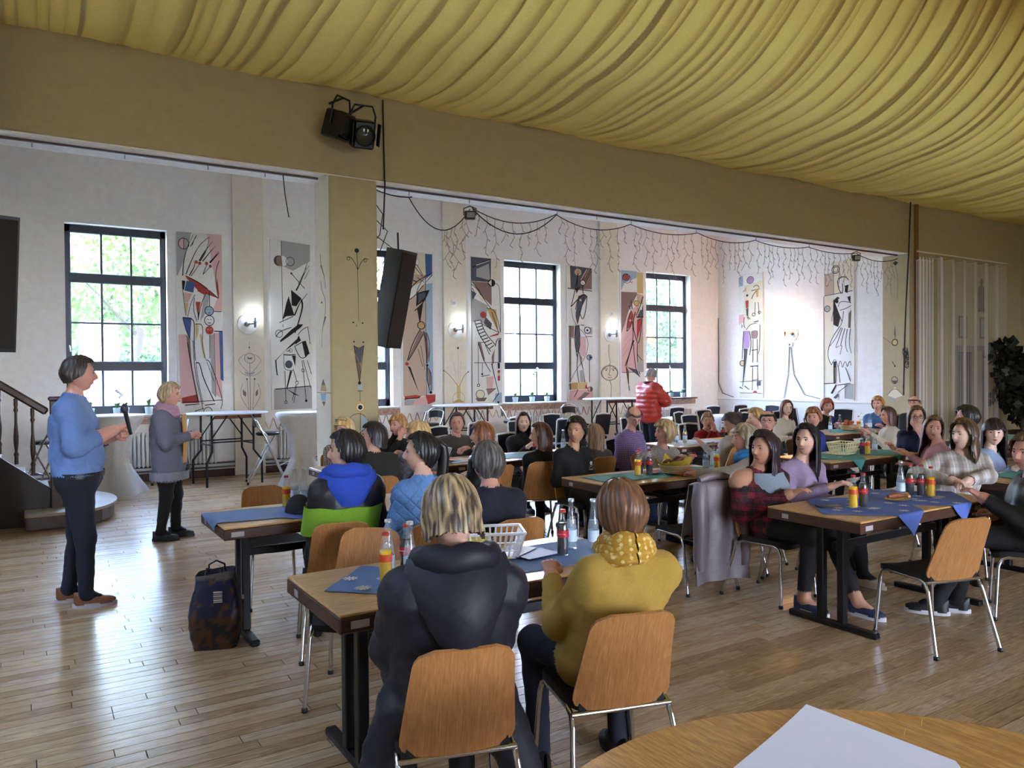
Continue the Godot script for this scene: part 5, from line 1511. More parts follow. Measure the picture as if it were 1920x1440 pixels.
func right_corner() -> void:
	var d := Node3D.new()
	d.name = "door_1"
	add_child(d)
	d.set_meta("kind", "structure")
	d.set_meta("label", "dark doorway behind the string curtain")
	var b := B.new()
	for x in [16.22, 17.38]: b.box(Vector3(x, 1.06, BZ + 0.02), Vector3(0.1, 2.16, 0.06), 0.008)
	b.box(Vector3(16.8, 2.13, BZ + 0.02), Vector3(1.26, 0.1, 0.06), 0.008)
	part("frame", b, mat("door_frame", srgb(120, 112, 110), 0.6), d)
	b = B.new()
	b.box(Vector3(16.8, 1.03, BZ - 0.25), Vector3(1.08, 2.06, 0.04), 0.005)
	part("leaf", b, mat("door_dark", srgb(52, 54, 64), 0.5), d)
	for k in 2:
		var o := thing("framed_picture", ["small framed grey picture above the doorway, behind the curtain, left one", "small framed grey picture above the doorway, behind the curtain, right one"][k], "picture", Vector3([16.52, 17.36][k], 2.56, BZ + 0.012), 0.0, "small pictures above the doorway")
		b = B.new()
		b.box(Vector3.ZERO, Vector3(0.32, 0.46, 0.024), 0.004)
		part("frame", b, mat("picture_frame", srgb(92, 78, 64), 0.5), o)
		b = B.new()
		b.box(Vector3(0, 0, 0.013), Vector3(0.25, 0.38, 0.004))
		part("picture", b, mat("picture_grey", srgb(150, 146, 138), 0.6), o)
	var f := thing("wall_figure", "dark carved figure mounted on the wall above the pictures", "figure", Vector3(17.2, 2.9, BZ + 0.05))
	b = B.new()
	b.lathe([Vector2(0, 0), Vector2(0.13, 0.0), Vector2(0.11, 0.05), Vector2(0.09, 0.2), Vector2(0.12, 0.42), Vector2(0.1, 0.52), Vector2(0.035, 0.56), Vector2(0.055, 0.62), Vector2(0.05, 0.68), Vector2(0, 0.71)], 16, Vector3.ZERO, 0.4)
	part("carving", b, M.dark_oak, f)
	var s := thing("fire_sign", "red fire equipment sign with white pictogram by the plant", "sign", Vector3(18.25, 1.17, BZ + 0.006))
	b = B.new()
	b.box(Vector3.ZERO, Vector3(0.4, 0.42, 0.012), 0.003)
	part("plate", b, mat("sign_red", srgb(168, 40, 40), 0.5), s)
	b = B.new()
	b.prism(PackedVector2Array([Vector2(-0.02, -0.15), Vector2(0.08, -0.15), Vector2(0.09, 0.05), Vector2(0.05, 0.12), Vector2(0.0, 0.14), Vector2(-0.02, 0.05)]), 0.006, 0.009)
	part("pictogram", b, M.white_paint, s)
	b = B.new()
	b.prism(PackedVector2Array([Vector2(-0.14, -0.15), Vector2(-0.05, -0.15), Vector2(-0.05, -0.05), Vector2(-0.09, 0.06), Vector2(-0.13, -0.04)]), 0.006, 0.009)
	part("pictogram", b, M.white_paint, s)
	var p := thing("potted_tree", "dark bushy indoor plant in a tub near the fire sign", "plant", Vector3(17.35, 0, -7.75))
	b = B.new()
	b.lathe([Vector2(0, 0), Vector2(0.2, 0), Vector2(0.26, 0.42), Vector2(0.23, 0.42), Vector2(0.2, 0.38), Vector2(0, 0.38)], 20)
	part("tub", b, M.dark_oak, p)
	b = B.new()
	b.tube([Vector3(0, 0.38, 0), Vector3(0.03, 1.0, 0), Vector3(0, 1.7, 0)], [0.03, 0.025, 0.012], 6)
	part("stem", b, M.bark, p)
	var spots := []
	for k in 8: spots.append([Vector3(0.3 * cos(k * 2.4), 0.8 + 0.17 * k, 0.3 * sin(k * 2.4)), Vector3(0.3, 0.3, 0.3)])
	leaves("foliage", p, leaf_mesh(mat("leaf_indoor", srgb(26, 34, 22), 0.5), 0.16), spots, 1500)

func staircase() -> void:
	var o := thing("staircase", "dark wooden stage staircase with turned balusters and handrail", "staircase")
	var b := B.new()
	# side string: steps rise towards the stage at the left
	var poly := PackedVector2Array([Vector2(0.62, 0.0), Vector2(0.5, 0.22), Vector2(0.132, 0.50), Vector2(-0.227, 0.79), Vector2(-1.4, 1.74), Vector2(-1.4, 0.0)])
	b.prism(poly, -10.14, -10.1)
	part("side_string", b, textured("stair_panel", M.grain, srgb(46, 36, 30), 0.5, Vector3(1, 1, 1)), o)
	b = B.new()
	for k in 8:
		b.box(Vector3(0.35 - k * 0.24, 0.17 + k * 0.19 - 0.02, -10.75), Vector3(0.27, 0.035, 1.28), 0.006)
	part("treads", b, M.tread_oak, o)
	b = B.new()
	for k in 8:
		b.box(Vector3(0.46 - k * 0.24, 0.08 + k * 0.19, -10.75), Vector3(0.02, 0.17, 1.2))
	part("risers", b, M.dark_oak, o)
	# rounded first step
	b = B.new()
	var foot := PackedVector2Array()
	for k in 19:
		var a := -PI * 0.5 + PI * k / 18.0
		foot.append(Vector2(0.42 + 0.5 * cos(a), -10.6 + 0.88 * sin(a)))
	foot.append(Vector2(0.0, -9.72)); foot.append(Vector2(0.0, -11.48))
	b.x = Transform3D(Basis(Vector3.RIGHT, PI / 2), Vector3.ZERO)
	b.prism(foot, -0.02, -0.16)
	part("bottom_step", b, M.dark_oak, o)
	b = B.new()
	b.x = Transform3D(Basis(Vector3.RIGHT, PI / 2), Vector3.ZERO)
	var lip := PackedVector2Array()
	for q in foot: lip.append(q + (q - Vector2(0.3, -10.6)).normalized() * 0.03)
	b.prism(lip, -0.16, -0.19)
	part("bottom_tread", b, M.tread_oak, o)
	b = B.new()
	var sl := Vector2(0.409, -0.293).normalized()
	b.bar(Vector3(-1.5, 2.50, -10.1), Vector3(0.22, 1.27, -10.1), 0.085, 0.085, 0.02)
	part("handrail", b, M.dark_oak, o)
	for k in 7:
		var x := 0.08 - k * 0.155
		var y0 := 0.54 - (x - 0.132) * 0.79
		var y1 := 1.27 - (x - 0.22) * 0.717 - 0.05
		b = B.new()
		var h := y1 - y0
		b.lathe([Vector2(0.02, 0), Vector2(0.02, h * 0.12), Vector2(0.026, h * 0.15), Vector2(0.014, h * 0.2), Vector2(0.024, h * 0.32), Vector2(0.026, h * 0.42), Vector2(0.014, h * 0.62), Vector2(0.013, h * 0.78), Vector2(0.024, h * 0.82), Vector2(0.016, h * 0.86), Vector2(0.02, h * 0.9), Vector2(0.02, h)], 12, Vector3(x, y0, -10.1))
		part("baluster", b, M.dark_oak, o)
	b = B.new()
	b.box(Vector3(0.3, 0.75, -10.1), Vector3(0.11, 1.3, 0.11), 0.01)
	b.box(Vector3(0.3, 1.42, -10.1), Vector3(0.14, 0.05, 0.14), 0.015)
	part("newel_post", b, M.dark_oak, o)
	var st := B.new()
	st.box(Vector3(-3.6, 0.85, -10.75), Vector3(4.2, 1.7, 3.2))
	struct("stage_block", st, M.dark_oak)

# ---------------------------------------------------------------- things on the tables
func on_table(k: int, dx: float, dz: float, y := 0.7505) -> Vector3:
	return Vector3(TABLES[k][0] + dx, y, TABLES[k][1] + dz)

func bottle_proto(kind: String) -> Node3D:
	var o := thing("bottle", "", "bottle")
	var h: float = {"orange": 0.205, "water": 0.245, "cola": 0.215, "berry": 0.22}[kind]
	var r: float = {"orange": 0.029, "water": 0.029, "cola": 0.029, "berry": 0.03}[kind]
	var neck := 0.012
	var prof := [Vector2(0, 0), Vector2(r * 0.9, 0.0), Vector2(r, 0.006), Vector2(r, h * 0.3), Vector2(r * 0.93, h * 0.42), Vector2(r, h * 0.55), Vector2(r * 0.8, h * 0.68), Vector2(neck * 1.2, h * 0.82), Vector2(neck, h * 0.9), Vector2(neck * 1.15, h * 0.95), Vector2(neck, h)]
	if kind == "water":
		prof = [Vector2(0, 0), Vector2(r * 0.92, 0.0), Vector2(r, 0.006), Vector2(r, h * 0.46), Vector2(r * 0.8, h * 0.6), Vector2(neck * 1.35, h * 0.78), Vector2(neck, h * 0.9), Vector2(neck * 1.15, h * 0.95), Vector2(neck, h)]
	var g := mat("bottle_glass", Color(0.86, 0.93, 0.95, 0.05), 0.06)
	g.transparency = BaseMaterial3D.TRANSPARENCY_ALPHA
	var b := B.new()
	b.lathe(prof, 18)
	part("glass", b, g, o)
	var fill: float = {"orange": 0.68, "water": 0.6, "cola": 0.74, "berry": 0.5}[kind]
	var lp := []
	for p in prof:
		if p.y <= h * fill: lp.append(Vector2(maxf(0.0, p.x - 0.002), p.y + 0.003))
	lp.append(Vector2(lp[lp.size() - 1].x * 0.96, h * fill)); lp.append(Vector2(0, h * fill))
	b = B.new()
	b.lathe(lp, 16)
	var lm: StandardMaterial3D
	if kind == "orange": lm = mat("orangeade", srgb(232, 184, 20), 0.2)
	elif kind == "cola": lm = mat("cola_liquid", srgb(26, 10, 10), 0.15)
	else:
		lm = mat("water_" + kind, Color(0.72, 0.86, 0.94, 0.16), 0.06)
		lm.transparency = BaseMaterial3D.TRANSPARENCY_ALPHA
	part("drink", b, lm, o)
	b = B.new()
	b.lathe([Vector2(0, h + 0.012), Vector2(neck * 1.25, h + 0.011), Vector2(neck * 1.35, h - 0.003), Vector2(neck, h - 0.003)], 14)
	part("cap", b, mat("cap_red", srgb(170, 40, 34), 0.4) if kind in ["orange", "cola"] else mat("cap_silver", srgb(190, 194, 200), 0.3, 0.8), o)
	b = B.new()
	var y0: float = h * {"orange": 0.44, "water": 0.16, "cola": 0.42, "berry": 0.52}[kind]
	var y1: float = h * {"orange": 0.6, "water": 0.4, "cola": 0.58, "berry": 0.64}[kind]
	var lr := r + 0.0008
	b.lathe([Vector2(lr, y0), Vector2(lr, y1)], 18)
	part("label", b, {"orange": mat("label_orange", srgb(214, 84, 30), 0.5), "water": mat("label_water", srgb(196, 214, 232), 0.5), "cola": mat("label_cola", srgb(190, 28, 40), 0.5), "berry": mat("label_berry", srgb(140, 40, 80), 0.5)}[kind], o)
	if kind == "cola":     # script on the label, wrapped round it
		for f in 3:
			var tm := TextMesh.new()
			tm.text = "Coca-Cola"
			var ft := SystemFont.new()
			ft.font_names = PackedStringArray(["Droid Serif"]); ft.font_italic = true
			tm.font = ft; tm.font_size = 16; tm.pixel_size = 0.00055; tm.depth = 0.0006
			tm.material = M.white_paint
			var a := TAU * f / 3.0
			inst("lettering", tm, o, Transform3D(Basis(Vector3.UP, a), Vector3(sin(a), 0, cos(a)) * (lr + 0.0005) + Vector3(0, (y0 + y1) * 0.5, 0)))
	return o

const BOTTLES := [
	["orange", 0, -0.475, 0.02, "orange soda bottle with red cap beside the navy coat"], ["water", 0, -0.43, -0.055, "tall clear water bottle behind the orange soda by the navy coat"], ["water", 0, -0.37, 0.045, "clear water bottle with round label by the navy coat"], ["cola", 0, -0.34, -0.06, "cola bottle with red cap by the navy coat"],
	["cola", 0, 0.46, 0.05, "cola bottle with red label by the mustard sweater"], ["water", 0, 0.58, -0.04, "clear water bottle behind the cola by the mustard sweater"], ["water", 0, 0.67, 0.03, "clear water bottle between cola and orange soda at the mustard sweater"], ["orange", 0, 0.72, 0.1, "orange soda bottle tucked behind the mustard sweater"],
	["orange", 1, -0.28, -0.16, "orange soda bottle behind the black cap"], ["water", 1, -0.2, -0.24, "tall blue tinted water bottle behind the black cap"], ["water", 1, -0.15, -0.18, "second tall water bottle behind the black cap"], ["berry", 1, 0.0, -0.04, "half full soda bottle with a berry coloured label"],
	["orange", 4, -0.22, 0.0, "orange soda bottle left of the bread basket"], ["cola", 4, -0.14, -0.06, "dark cola bottle behind the orange soda left of the bread basket"], ["cola", 4, -0.1, 0.02, "cola bottle with white label left of the bread basket"], ["water", 4, 0.5, 0.12, "clear water bottle right of the bread basket"], ["orange", 4, 0.6, 0.16, "orange soda bottle right of the bread basket"], ["water", 4, 0.66, 0.06, "clear water bottle at the far end beyond the bread basket"],
	["orange", 5, -0.42, 0.04, "orange soda bottle on the flowered cloth by the red plaid sleeve"], ["cola", 5, -0.34, 0.06, "cola bottle on the flowered cloth by the red plaid sleeve"], ["water", 5, 0.28, -0.05, "clear water bottle behind the pastry plate"], ["cola", 5, 0.38, -0.04, "cola bottle behind the pastry plate"], ["cola", 5, 0.42, 0.02, "second cola bottle with cream label behind the pastry plate"], ["orange", 5, 0.44, 0.08, "orange soda bottle right of the pastry plate"],
	["cola", 7, 0.1, 0.1, "cola bottle beside the cream basket"], ["orange", 7, 0.17, 0.12, "orange soda bottle beside the cream basket"], ["water", 7, 0.33, 0.1, "clear water bottle right of the cream basket"],
	["water", 8, -0.5, 0.0, "pale water bottle near the boy in red"], ["cola", 8, -0.45, -0.08, "cola bottle near the boy in red"], ["water", 8, -0.42, 0.06, "clear bottle left of the boy in red"], ["orange", 8, -0.36, 0.0, "orange soda bottle left of the boy in red"], ["cola", 8, 0.45, -0.1, "cola bottle right of the boy in red"], ["orange", 8, 0.52, -0.04, "orange soda bottle right of the boy in red"],
	["water", 9, -0.4, 0.0, "clear water bottle near the red haired woman"], ["orange", 9, 0.3, 0.0, "orange soda bottle beside the brown bread basket"], ["water", 9, 0.45, -0.05, "tall water bottle right of the brown bread basket"], ["water", 9, 0.52, 0.05, "second tall water bottle right of the brown bread basket"], ["berry", 9, 0.12, -0.2, "berry soda bottle behind the brown bread basket"],
	["cola", 3, -0.02, 0.12, "cola bottle in front of the black turtleneck girl"], ["water", 3, 0.45, 0.0, "clear bottle beside the boy in black"], ["water", 2, 0.25, 0.05, "clear bottle near the dark bob in the olive jacket"],
]

func plastic_basket(at: Vector3, turn: float, col: Material, label: String) -> void:
	var o := thing("plastic_basket", label, "basket", at, turn, "plastic baskets on the tables")
	var b := B.new()
	b.box(Vector3(0, 0.006, 0), Vector3(0.22, 0.01, 0.15), 0.003)
	part("bottom", b, col, o)
	b = B.new()
	var lo := Vector2(0.115, 0.08)
	var hi := Vector2(0.15, 0.11)
	for s in [-1.0, 1.0]:
		b.bar(Vector3(-hi.x, 0.13, s * hi.y), Vector3(hi.x, 0.13, s * hi.y), 0.014, 0.014, 0.003)
		b.bar(Vector3(s * hi.x, 0.13, -hi.y), Vector3(s * hi.x, 0.13, hi.y), 0.014, 0.014, 0.003)
	part("rim", b, col, o)
	for s in [-1.0, 1.0]:
		b = B.new()
		for k in 11:
			var t := -1.0 + 0.2 * k
			b.bar(Vector3(lo.x * t, 0.01, s * lo.y), Vector3(hi.x * t, 0.13, s * hi.y), 0.009, 0.004)
		for y in [0.045, 0.085]:
			var f: float = y / 0.13
			b.bar(Vector3(-lerpf(lo.x, hi.x, f), y, s * lerpf(lo.y, hi.y, f)), Vector3(lerpf(lo.x, hi.x, f), y, s * lerpf(lo.y, hi.y, f)), 0.012, 0.004)
		part("side", b, col, o)
		b = B.new()
		for k in 8:
			var t := -1.0 + 2.0 / 7.0 * k
			b.bar(Vector3(s * lo.x, 0.01, lo.y * t), Vector3(s * hi.x, 0.13, hi.y * t), 0.009, 0.004)
		for y in [0.045, 0.085]:
			var f: float = y / 0.13
			b.bar(Vector3(s * lerpf(lo.x, hi.x, f), y, -lerpf(lo.y, hi.y, f)), Vector3(s * lerpf(lo.x, hi.x, f), y, lerpf(lo.y, hi.y, f)), 0.012, 0.004)
		part("side", b, col, o)

func napkin(at: Vector3, turn: float, size: Vector2, m: Material, label: String) -> void:
	var b := B.new()
	b.sheet(6, 6, func(u: float, v: float) -> Vector3: return Vector3((u - 0.5) * size.x, 0.002 + 0.008 * u * v + 0.003 * sin(u * 9.0), (v - 0.5) * size.y), 0.002)
	var o := inst("napkin", b.mesh(m), self, Transform3D(Basis(Vector3.UP, deg_to_rad(turn)), at))
	tag(o, label, "napkin", "paper napkins on the tables")

func runner(k: int, ctr: Vector2, size: Vector2, turn: float, m: Material, label: String, flowers := 0) -> void:
	var o := thing("table_runner", label, "tablecloth", on_table(k, 0, 0, 0.0), 0.0, "coloured cloths laid over the tables")
	var b := B.new()
	drape_on(b, Vector3(0, 0.7525, 0), Vector2(1.604, 0.694), ctr, size, turn, 28, 0.0016)
	part("cloth", b, m, o)
	if flowers > 0:
		for i in flowers:
			var q := Vector2((rng.randf() - 0.5) * size.x * 0.85, (rng.randf() - 0.5) * size.y * 0.85).rotated(turn) + ctr
			b = B.new()
			var over := maxf(absf(q.y) - 0.353, 0.0)
			if absf(q.x) > 0.78: continue
			if over > 0.0: b.x = Transform3D(Basis(Vector3.RIGHT, PI / 2 * signf(q.y)), Vector3(q.x, 0.752 - over, signf(q.y) * (0.353 + 0.045)))
			else: b.x = Transform3D(Basis.IDENTITY, Vector3(q.x, 0.7645, q.y))
			for p in 9:
				var a := TAU * p / 9.0
				var d := Vector3(cos(a), 0, sin(a))
				var e := Vector3(-sin(a), 0, cos(a)) * 0.004
				b.quad(d * 0.005 - e * 0.6, d * 0.03 - e * 1.3, d * 0.034 + e * 1.3, d * 0.005 + e)
			part("printed_flower", b, mat("flower_print", srgb(214, 212, 196), 0.8), o)

func build_table_things() -> void:
	var weave: Texture2D = M.weave
	var blue := textured("cloth_blue", weave, srgb(92, 120, 200), 0.75, Vector3(4, 4, 4))
	var slate := textured("cloth_slate", weave, srgb(104, 136, 184), 0.75, Vector3(4, 4, 4))
	var teal := textured("cloth_teal", weave, srgb(84, 164, 158), 0.75, Vector3(4, 4, 4))
	var pale := textured("cloth_pale", weave, srgb(150, 186, 200), 0.75, Vector3(4, 4, 4))
	runner(0, Vector2(-0.42, 0.02), Vector2(0.5, 0.42), 0.75, slate, "grey blue cloth under the bottles at the navy coat", 6)
	runner(0, Vector2(0.3, 0.0), Vector2(0.95, 0.46), 0.06, slate, "wrinkled grey blue cloth under the white basket", 0)
	runner(1, Vector2(-0.42, 0.0), Vector2(0.85, 0.44), 0.1, slate, "grey blue cloth under the black cap", 0)
	runner(1, Vector2(-0.12, 0.14), Vector2(0.56, 0.56), 0.78, blue, "bright blue cloth with a corner hanging before the boy with the blue hood", 0)
	runner(4, Vector2(-0.2, 0.0), Vector2(1.0, 0.4), 0.05, teal, "turquoise cloth under the bread basket", 6)
	runner(4, Vector2(0.45, 0.0), Vector2(0.56, 0.56), 0.78, teal, "turquoise cloth with hanging corner right of the bread basket", 4)
	runner(5, Vector2(-0.3, 0.04), Vector2(0.66, 0.66), 0.74, blue, "flowered blue cloth by the red plaid sleeve", 14)
	runner(5, Vector2(0.33, 0.02), Vector2(0.66, 0.66), 0.82, blue, "flowered blue cloth under the pastry plate", 14)
	runner(7, Vector2(-0.35, 0.05), Vector2(0.6, 0.6), 0.78, teal, "turquoise cloth with hanging corner by the cream basket", 4)
	runner(7, Vector2(0.35, 0.0), Vector2(0.6, 0.6), 0.78, teal, "turquoise cloth under the bottles right of the cream basket", 0)
	runner(8, Vector2(0.0, 0.0), Vector2(1.3, 0.5), 0.0, M.white_cloth, "white cloth on the table of the boy in red", 0)
	runner(9, Vector2(0.0, 0.05), Vector2(0.66, 0.66), 0.78, teal, "turquoise cloth under the brown bread basket", 0)
	runner(10, Vector2(0.2, 0.0), Vector2(0.9, 0.5), 0.1, teal, "green cloth on the table beside the string curtain", 0)
	runner(3, Vector2(-0.1, 0.0), Vector2(1.0, 0.46), 0.05, pale, "pale blue cloth before the black turtleneck girl", 0)
	runner(2, Vector2(0.2, 0.0), Vector2(1.0, 0.46), 0.0, pale, "pale blue cloth before the copper blonde", 0)
	runner(6, Vector2(-0.1, -0.05), Vector2(0.9, 0.44), 0.0, teal, "turquoise cloth before the dark fringe", 0)
	var protos := {}
	for e in BOTTLES:
		var at := on_table(e[1], e[2], e[3], 0.757)
		var o: Node3D
		if not protos.has(e[0]):
			o = bottle_proto(e[0])
			protos[e[0]] = o
		else: o = copy(protos[e[0]], at, 0.0)
		o.position = at
		o.rotation_degrees.y = -30.0 + 40.0 * sin(e[2] * 40.0)
		tag(o, e[4], "", "soft drink bottles on the tables")
	# black cap
	var o := thing("baseball_cap", "black baseball cap lying on the blue cloth", "cap", on_table(1, -0.27, 0.1, 0.76), 25.0)
	var b := B.new()
	b.grid(24, 10, func(u: float, v: float) -> Vector3:
		var a := u * TAU
		var e := v * PI * 0.5
		return Vector3(0.085 * cos(a) * cos(e), 0.115 * sin(e), 0.1 * sin(a) * cos(e)), true)
	part("crown", b, textured("cap_black", weave, srgb(18, 18, 22), 0.8, Vector3(6, 6, 6)), o)
	b = B.new()
	b.sheet(12, 5, func(u: float, v: float) -> Vector3:
		var a := PI * (0.12 + 0.76 * u)
		var r := 0.082 + 0.07 * v * sin(PI * u)
		return Vector3(cos(a) * 0.98 * (0.085 if v < 0.01 else 0.088), 0.012 + 0.02 * sin(PI * u) - 0.016 * v, sin(a) * 0.1 + v * 0.07 * sin(PI * u)), 0.004)
	part("brim", b, M.cap_black, o)
	b = B.new()
	b.quad(Vector3(-0.03, 0.045, 0.101), Vector3(0.03, 0.05, 0.1), Vector3(0.024, 0.075, 0.082), Vector3(-0.024, 0.07, 0.084))
	part("emblem", b, mat("cap_emblem", srgb(150, 150, 160), 0.6), o)
	var yel := mat("napkin_yellow", srgb(226, 200, 70), 0.8)
	var org := mat("napkin_orange", srgb(226, 110, 60), 0.8)
	napkin(on_table(1, -0.08, 0.0, 0.764), 20, Vector2(0.2, 0.16), yel, "crumpled yellow napkin beside the black cap")
	napkin(on_table(0, 0.05, 0.02, 0.766), 30, Vector2(0.2, 0.14), yel, "yellow napkin under the flyers by the white basket")
	napkin(on_table(4, 0.16, 0.22, 0.762), 12, Vector2(0.2, 0.15), org, "orange napkin in front of the bread basket")
	napkin(on_table(4, -0.02, -0.05, 0.766), 40, Vector2(0.16, 0.14), mat("napkin_red", srgb(170, 60, 40), 0.8), "red napkin left of the bread basket")
	napkin(on_table(4, 0.34, 0.02, 0.766), -20, Vector2(0.14, 0.12), org, "orange napkin behind the bread basket")
	napkin(on_table(4, 0.56, 0.24, 0.764), 5, Vector2(0.18, 0.12), mat("napkin_red", srgb(170, 60, 40), 0.8), "red napkin before the orange soda at the far end")
	napkin(on_table(2, 0.55, 0.05, 0.764), 15, Vector2(0.2, 0.14), org, "orange napkin beside the white printed basket")
	napkin(on_table(3, -0.1, 0.25, 0.764), -10, Vector2(0.2, 0.14), org, "orange napkin before the cola at the black turtleneck girl")
	napkin(on_table(6, 0.1, 0.0, 0.766), 10, Vector2(0.2, 0.15), org, "orange napkin before the dark fringe")
	plastic_basket(on_table(0, 0.14, -0.1, 0.762), -25, mat("basket_white", srgb(226, 226, 230), 0.4), "white plastic basket on the table of the navy coat")
	napkin(on_table(0, 0.05, -0.1, 0.86), 60, Vector2(0.16, 0.12), mat("napkin_pale", srgb(232, 214, 110), 0.8), "yellow napkin sticking out of the white basket")
	plastic_basket(on_table(2, 0.42, -0.02, 0.762), 0, M.basket_white, "white plastic basket before the woman with the headband")
	plastic_basket(on_table(7, -0.12, 0.02, 0.762), 8, mat("basket_cream", srgb(226, 220, 176), 0.4), "cream plastic basket with lattice sides")
	# flyers
	for q in [[0.28, -0.12, 30.0, srgb(214, 210, 220), "folded flyer with coloured print beside the white basket"], [0.34, -0.02, 8.0, srgb(40, 52, 110), "dark blue flyer under the printed one"]]:
		b = B.new()
		b.box(Vector3.ZERO, Vector3(0.21, 0.004, 0.15), 0.001)
		var f := inst("flyer", b.mesh(mat("flyer_" + str(q[2]), q[3], 0.5)), self, Transform3D(Basis(Vector3.UP, deg_to_rad(q[2])), on_table(0, q[0], q[1], 0.769 if q[2] > 20 else 0.764)))
		tag(f, q[4], "flyer", "flyers on the table")
	b = B.new()
	b.box(Vector3.ZERO, Vector3(0.08, 0.009, 0.16), 0.003)
	tag(inst("mobile_phone", b.mesh(M.black_plastic), self, Transform3D(Basis(Vector3.UP, 1.1), on_table(5, -0.55, -0.05, 0.766))), "black mobile phone lying beside the red plaid sleeve", "phone")
	b = B.new()
	b.box(Vector3.ZERO, Vector3(0.08, 0.009, 0.16), 0.003)
	tag(inst("mobile_phone", b.mesh(M.black_plastic), self, Transform3D(Basis(Vector3.UP, 1.4), on_table(6, -0.25, 0.1, 0.768))), "black mobile phone before the beige plaid overshirt", "phone")
	# bread baskets
	for q in [[4, 0.12, 0.1, "woven basket of pretzels with a yellow napkin", 5], [9, 0.05, 0.0, "brown woven basket of bread rolls", 6]]:
		var at := on_table(q[0], q[1], q[2], 0.762)
		o = thing("bread_basket", q[3], "basket", at, 20.0, "woven bread baskets")
		b = B.new()
		b.lathe([Vector2(0, 0), Vector2(0.09, 0), Vector2(0.1, 0.01), Vector2(0.13, 0.08), Vector2(0.125, 0.08), Vector2(0.095, 0.012), Vector2(0, 0.01)], 28)
		part("bowl", b, mat("wicker", srgb(176, 140, 96), 0.7), o)
		for y in 5:
			b = B.new()
			var pts := []
			var r := 0.103 + 0.0072 * y
			for i in 49: pts.append(Vector3(cos(TAU * i / 48.0) * (r + 0.003 * (1 if (i + y) % 2 == 0 else -1)), 0.014 + 0.015 * y, sin(TAU * i / 48.0) * (r + 0.003 * (1 if (i + y) % 2 == 0 else -1))))
			b.tube(pts, 0.006, 5, false)
			part("woven_row", b, mat("wicker_light", srgb(200, 170, 124), 0.7), o)
		if q[0] == 4:
			b = B.new()
			b.sheet(14, 14, func(u: float, v: float) -> Vector3:
				var x := (u - 0.5) * 0.3
				var z := (v - 0.5) * 0.26
				var d := Vector2(x, z).length()
				return Vector3(x, 0.035 + 1.1 * d * d * 2.6 + 0.012 * sin(x * 40.0 + z * 30.0), z), 0.002)
			var np := inst("napkin", b.mesh(M.napkin_yellow), self, Transform3D(Basis(Vector3.UP, 0.5), at + Vector3(0.01, 0, -0.01)))
			tag(np, "yellow napkin lining the pretzel basket", "napkin", "paper napkins on the tables")
		for k in q[4]:
			b = B.new()
			var pts := []
			var ctr := Vector3(0.05 * cos(k * 1.9), 0.075 + 0.012 * k, 0.045 * sin(k * 1.9))
			if q[0] == 4:
				for i in 17:
					var t := TAU * i / 16.0
					pts.append(ctr + Vector3(0.045 * sin(t), 0.02 * sin(t * 2.0 + k), 0.03 * sin(t * 2.0)).rotated(Vector3.UP, k * 1.1))
				b.tube(pts, 0.012, 7, false)
			else: b.ball(ctr, Vector3(0.045, 0.028, 0.032), 10, 7)
			var pz := inst("pretzel" if q[0] == 4 else "bread_roll", b.mesh(mat("pretzel_brown" if q[0] == 4 else "roll_brown", srgb(112, 58, 30) if q[0] == 4 else srgb(190, 104, 60), 0.45)), self, Transform3D(Basis.IDENTITY, at))
			tag(pz, "shiny brown pretzel in the woven basket with yellow napkin" if q[0] == 4 else "golden bread roll in the brown woven basket", "bread", "pretzels in the basket" if q[0] == 4 else "rolls in the basket")
	# pastry plate on the flowered cloth
	o = thing("paper_plate", "oblong plate under the pastries on the flowered cloth", "plate", on_table(5, 0.06, 0.06, 0.764), -12.0)
	b = B.new()
	b.lathe([Vector2(0, 0), Vector2(0.075, 0), Vector2(0.1, 0.012), Vector2(0.097, 0.013), Vector2(0.074, 0.004), Vector2(0, 0.004)], 28, Vector3.ZERO, 0.7)
	b.v = b.v
	part("dish", b, mat("plate_tan", srgb(206, 176, 110), 0.6), o)
	for k in 2:
		b = B.new()
		if k == 0:
			b.tube([Vector3(-0.09, 0.03, 0), Vector3(-0.05, 0.034, 0.005), Vector3(0.0, 0.034, 0.0), Vector3(0.04, 0.03, 0.008)], [0.012, 0.022, 0.022, 0.012], 9)
		else: b.tube([Vector3(0.06, 0.026, -0.03), Vector3(0.085, 0.032, 0.0), Vector3(0.075, 0.026, 0.03)], [0.01, 0.02, 0.01], 9)
		tag(inst("pastry", b.mesh(mat("pastry_%d" % k, srgb(132, 70, 40) if k == 0 else srgb(196, 150, 96), 0.5)), self, Transform3D(Basis(Vector3.UP, -0.2), on_table(5, 0.06, 0.06, 0.764))), "long brown sprinkled pastry on the oblong plate" if k == 0 else "small pale croissant on the oblong plate", "pastry")
	# open papers of the boy in red and the white page at the plaid overshirt
	for q in [[8, 0.2, 0.1, 10.0, "sheet of paper on the white cloth before the boy in red"], [8, -0.1, 0.15, -15.0, "second sheet of paper left of the boy in red"], [5, 0.66, -0.2, 20.0, "white paper sheet at the far corner of the flowered cloth table"]]:
		b = B.new()
		b.box(Vector3.ZERO, Vector3(0.3, 0.003, 0.21), 0.001)
		tag(inst("paper_sheet", b.mesh(M.paper), self, Transform3D(Basis(Vector3.UP, deg_to_rad(q[3])), on_table(q[0], q[1], q[2], 0.766))), q[4], "paper")
	napkin(on_table(8, 0.3, 0.0, 0.776), 10, Vector2(0.26, 0.16), mat("paper_yellow", srgb(226, 186, 90), 0.8), "yellow wrapper before the boy in red")
	# shopping bag on the floor
	o = thing("shopping_bag", "glossy blue and brown printed shopping bag standing on the floor", "bag", Vector3(0.985, 0, -4.98), -20.0)
	b = B.new()
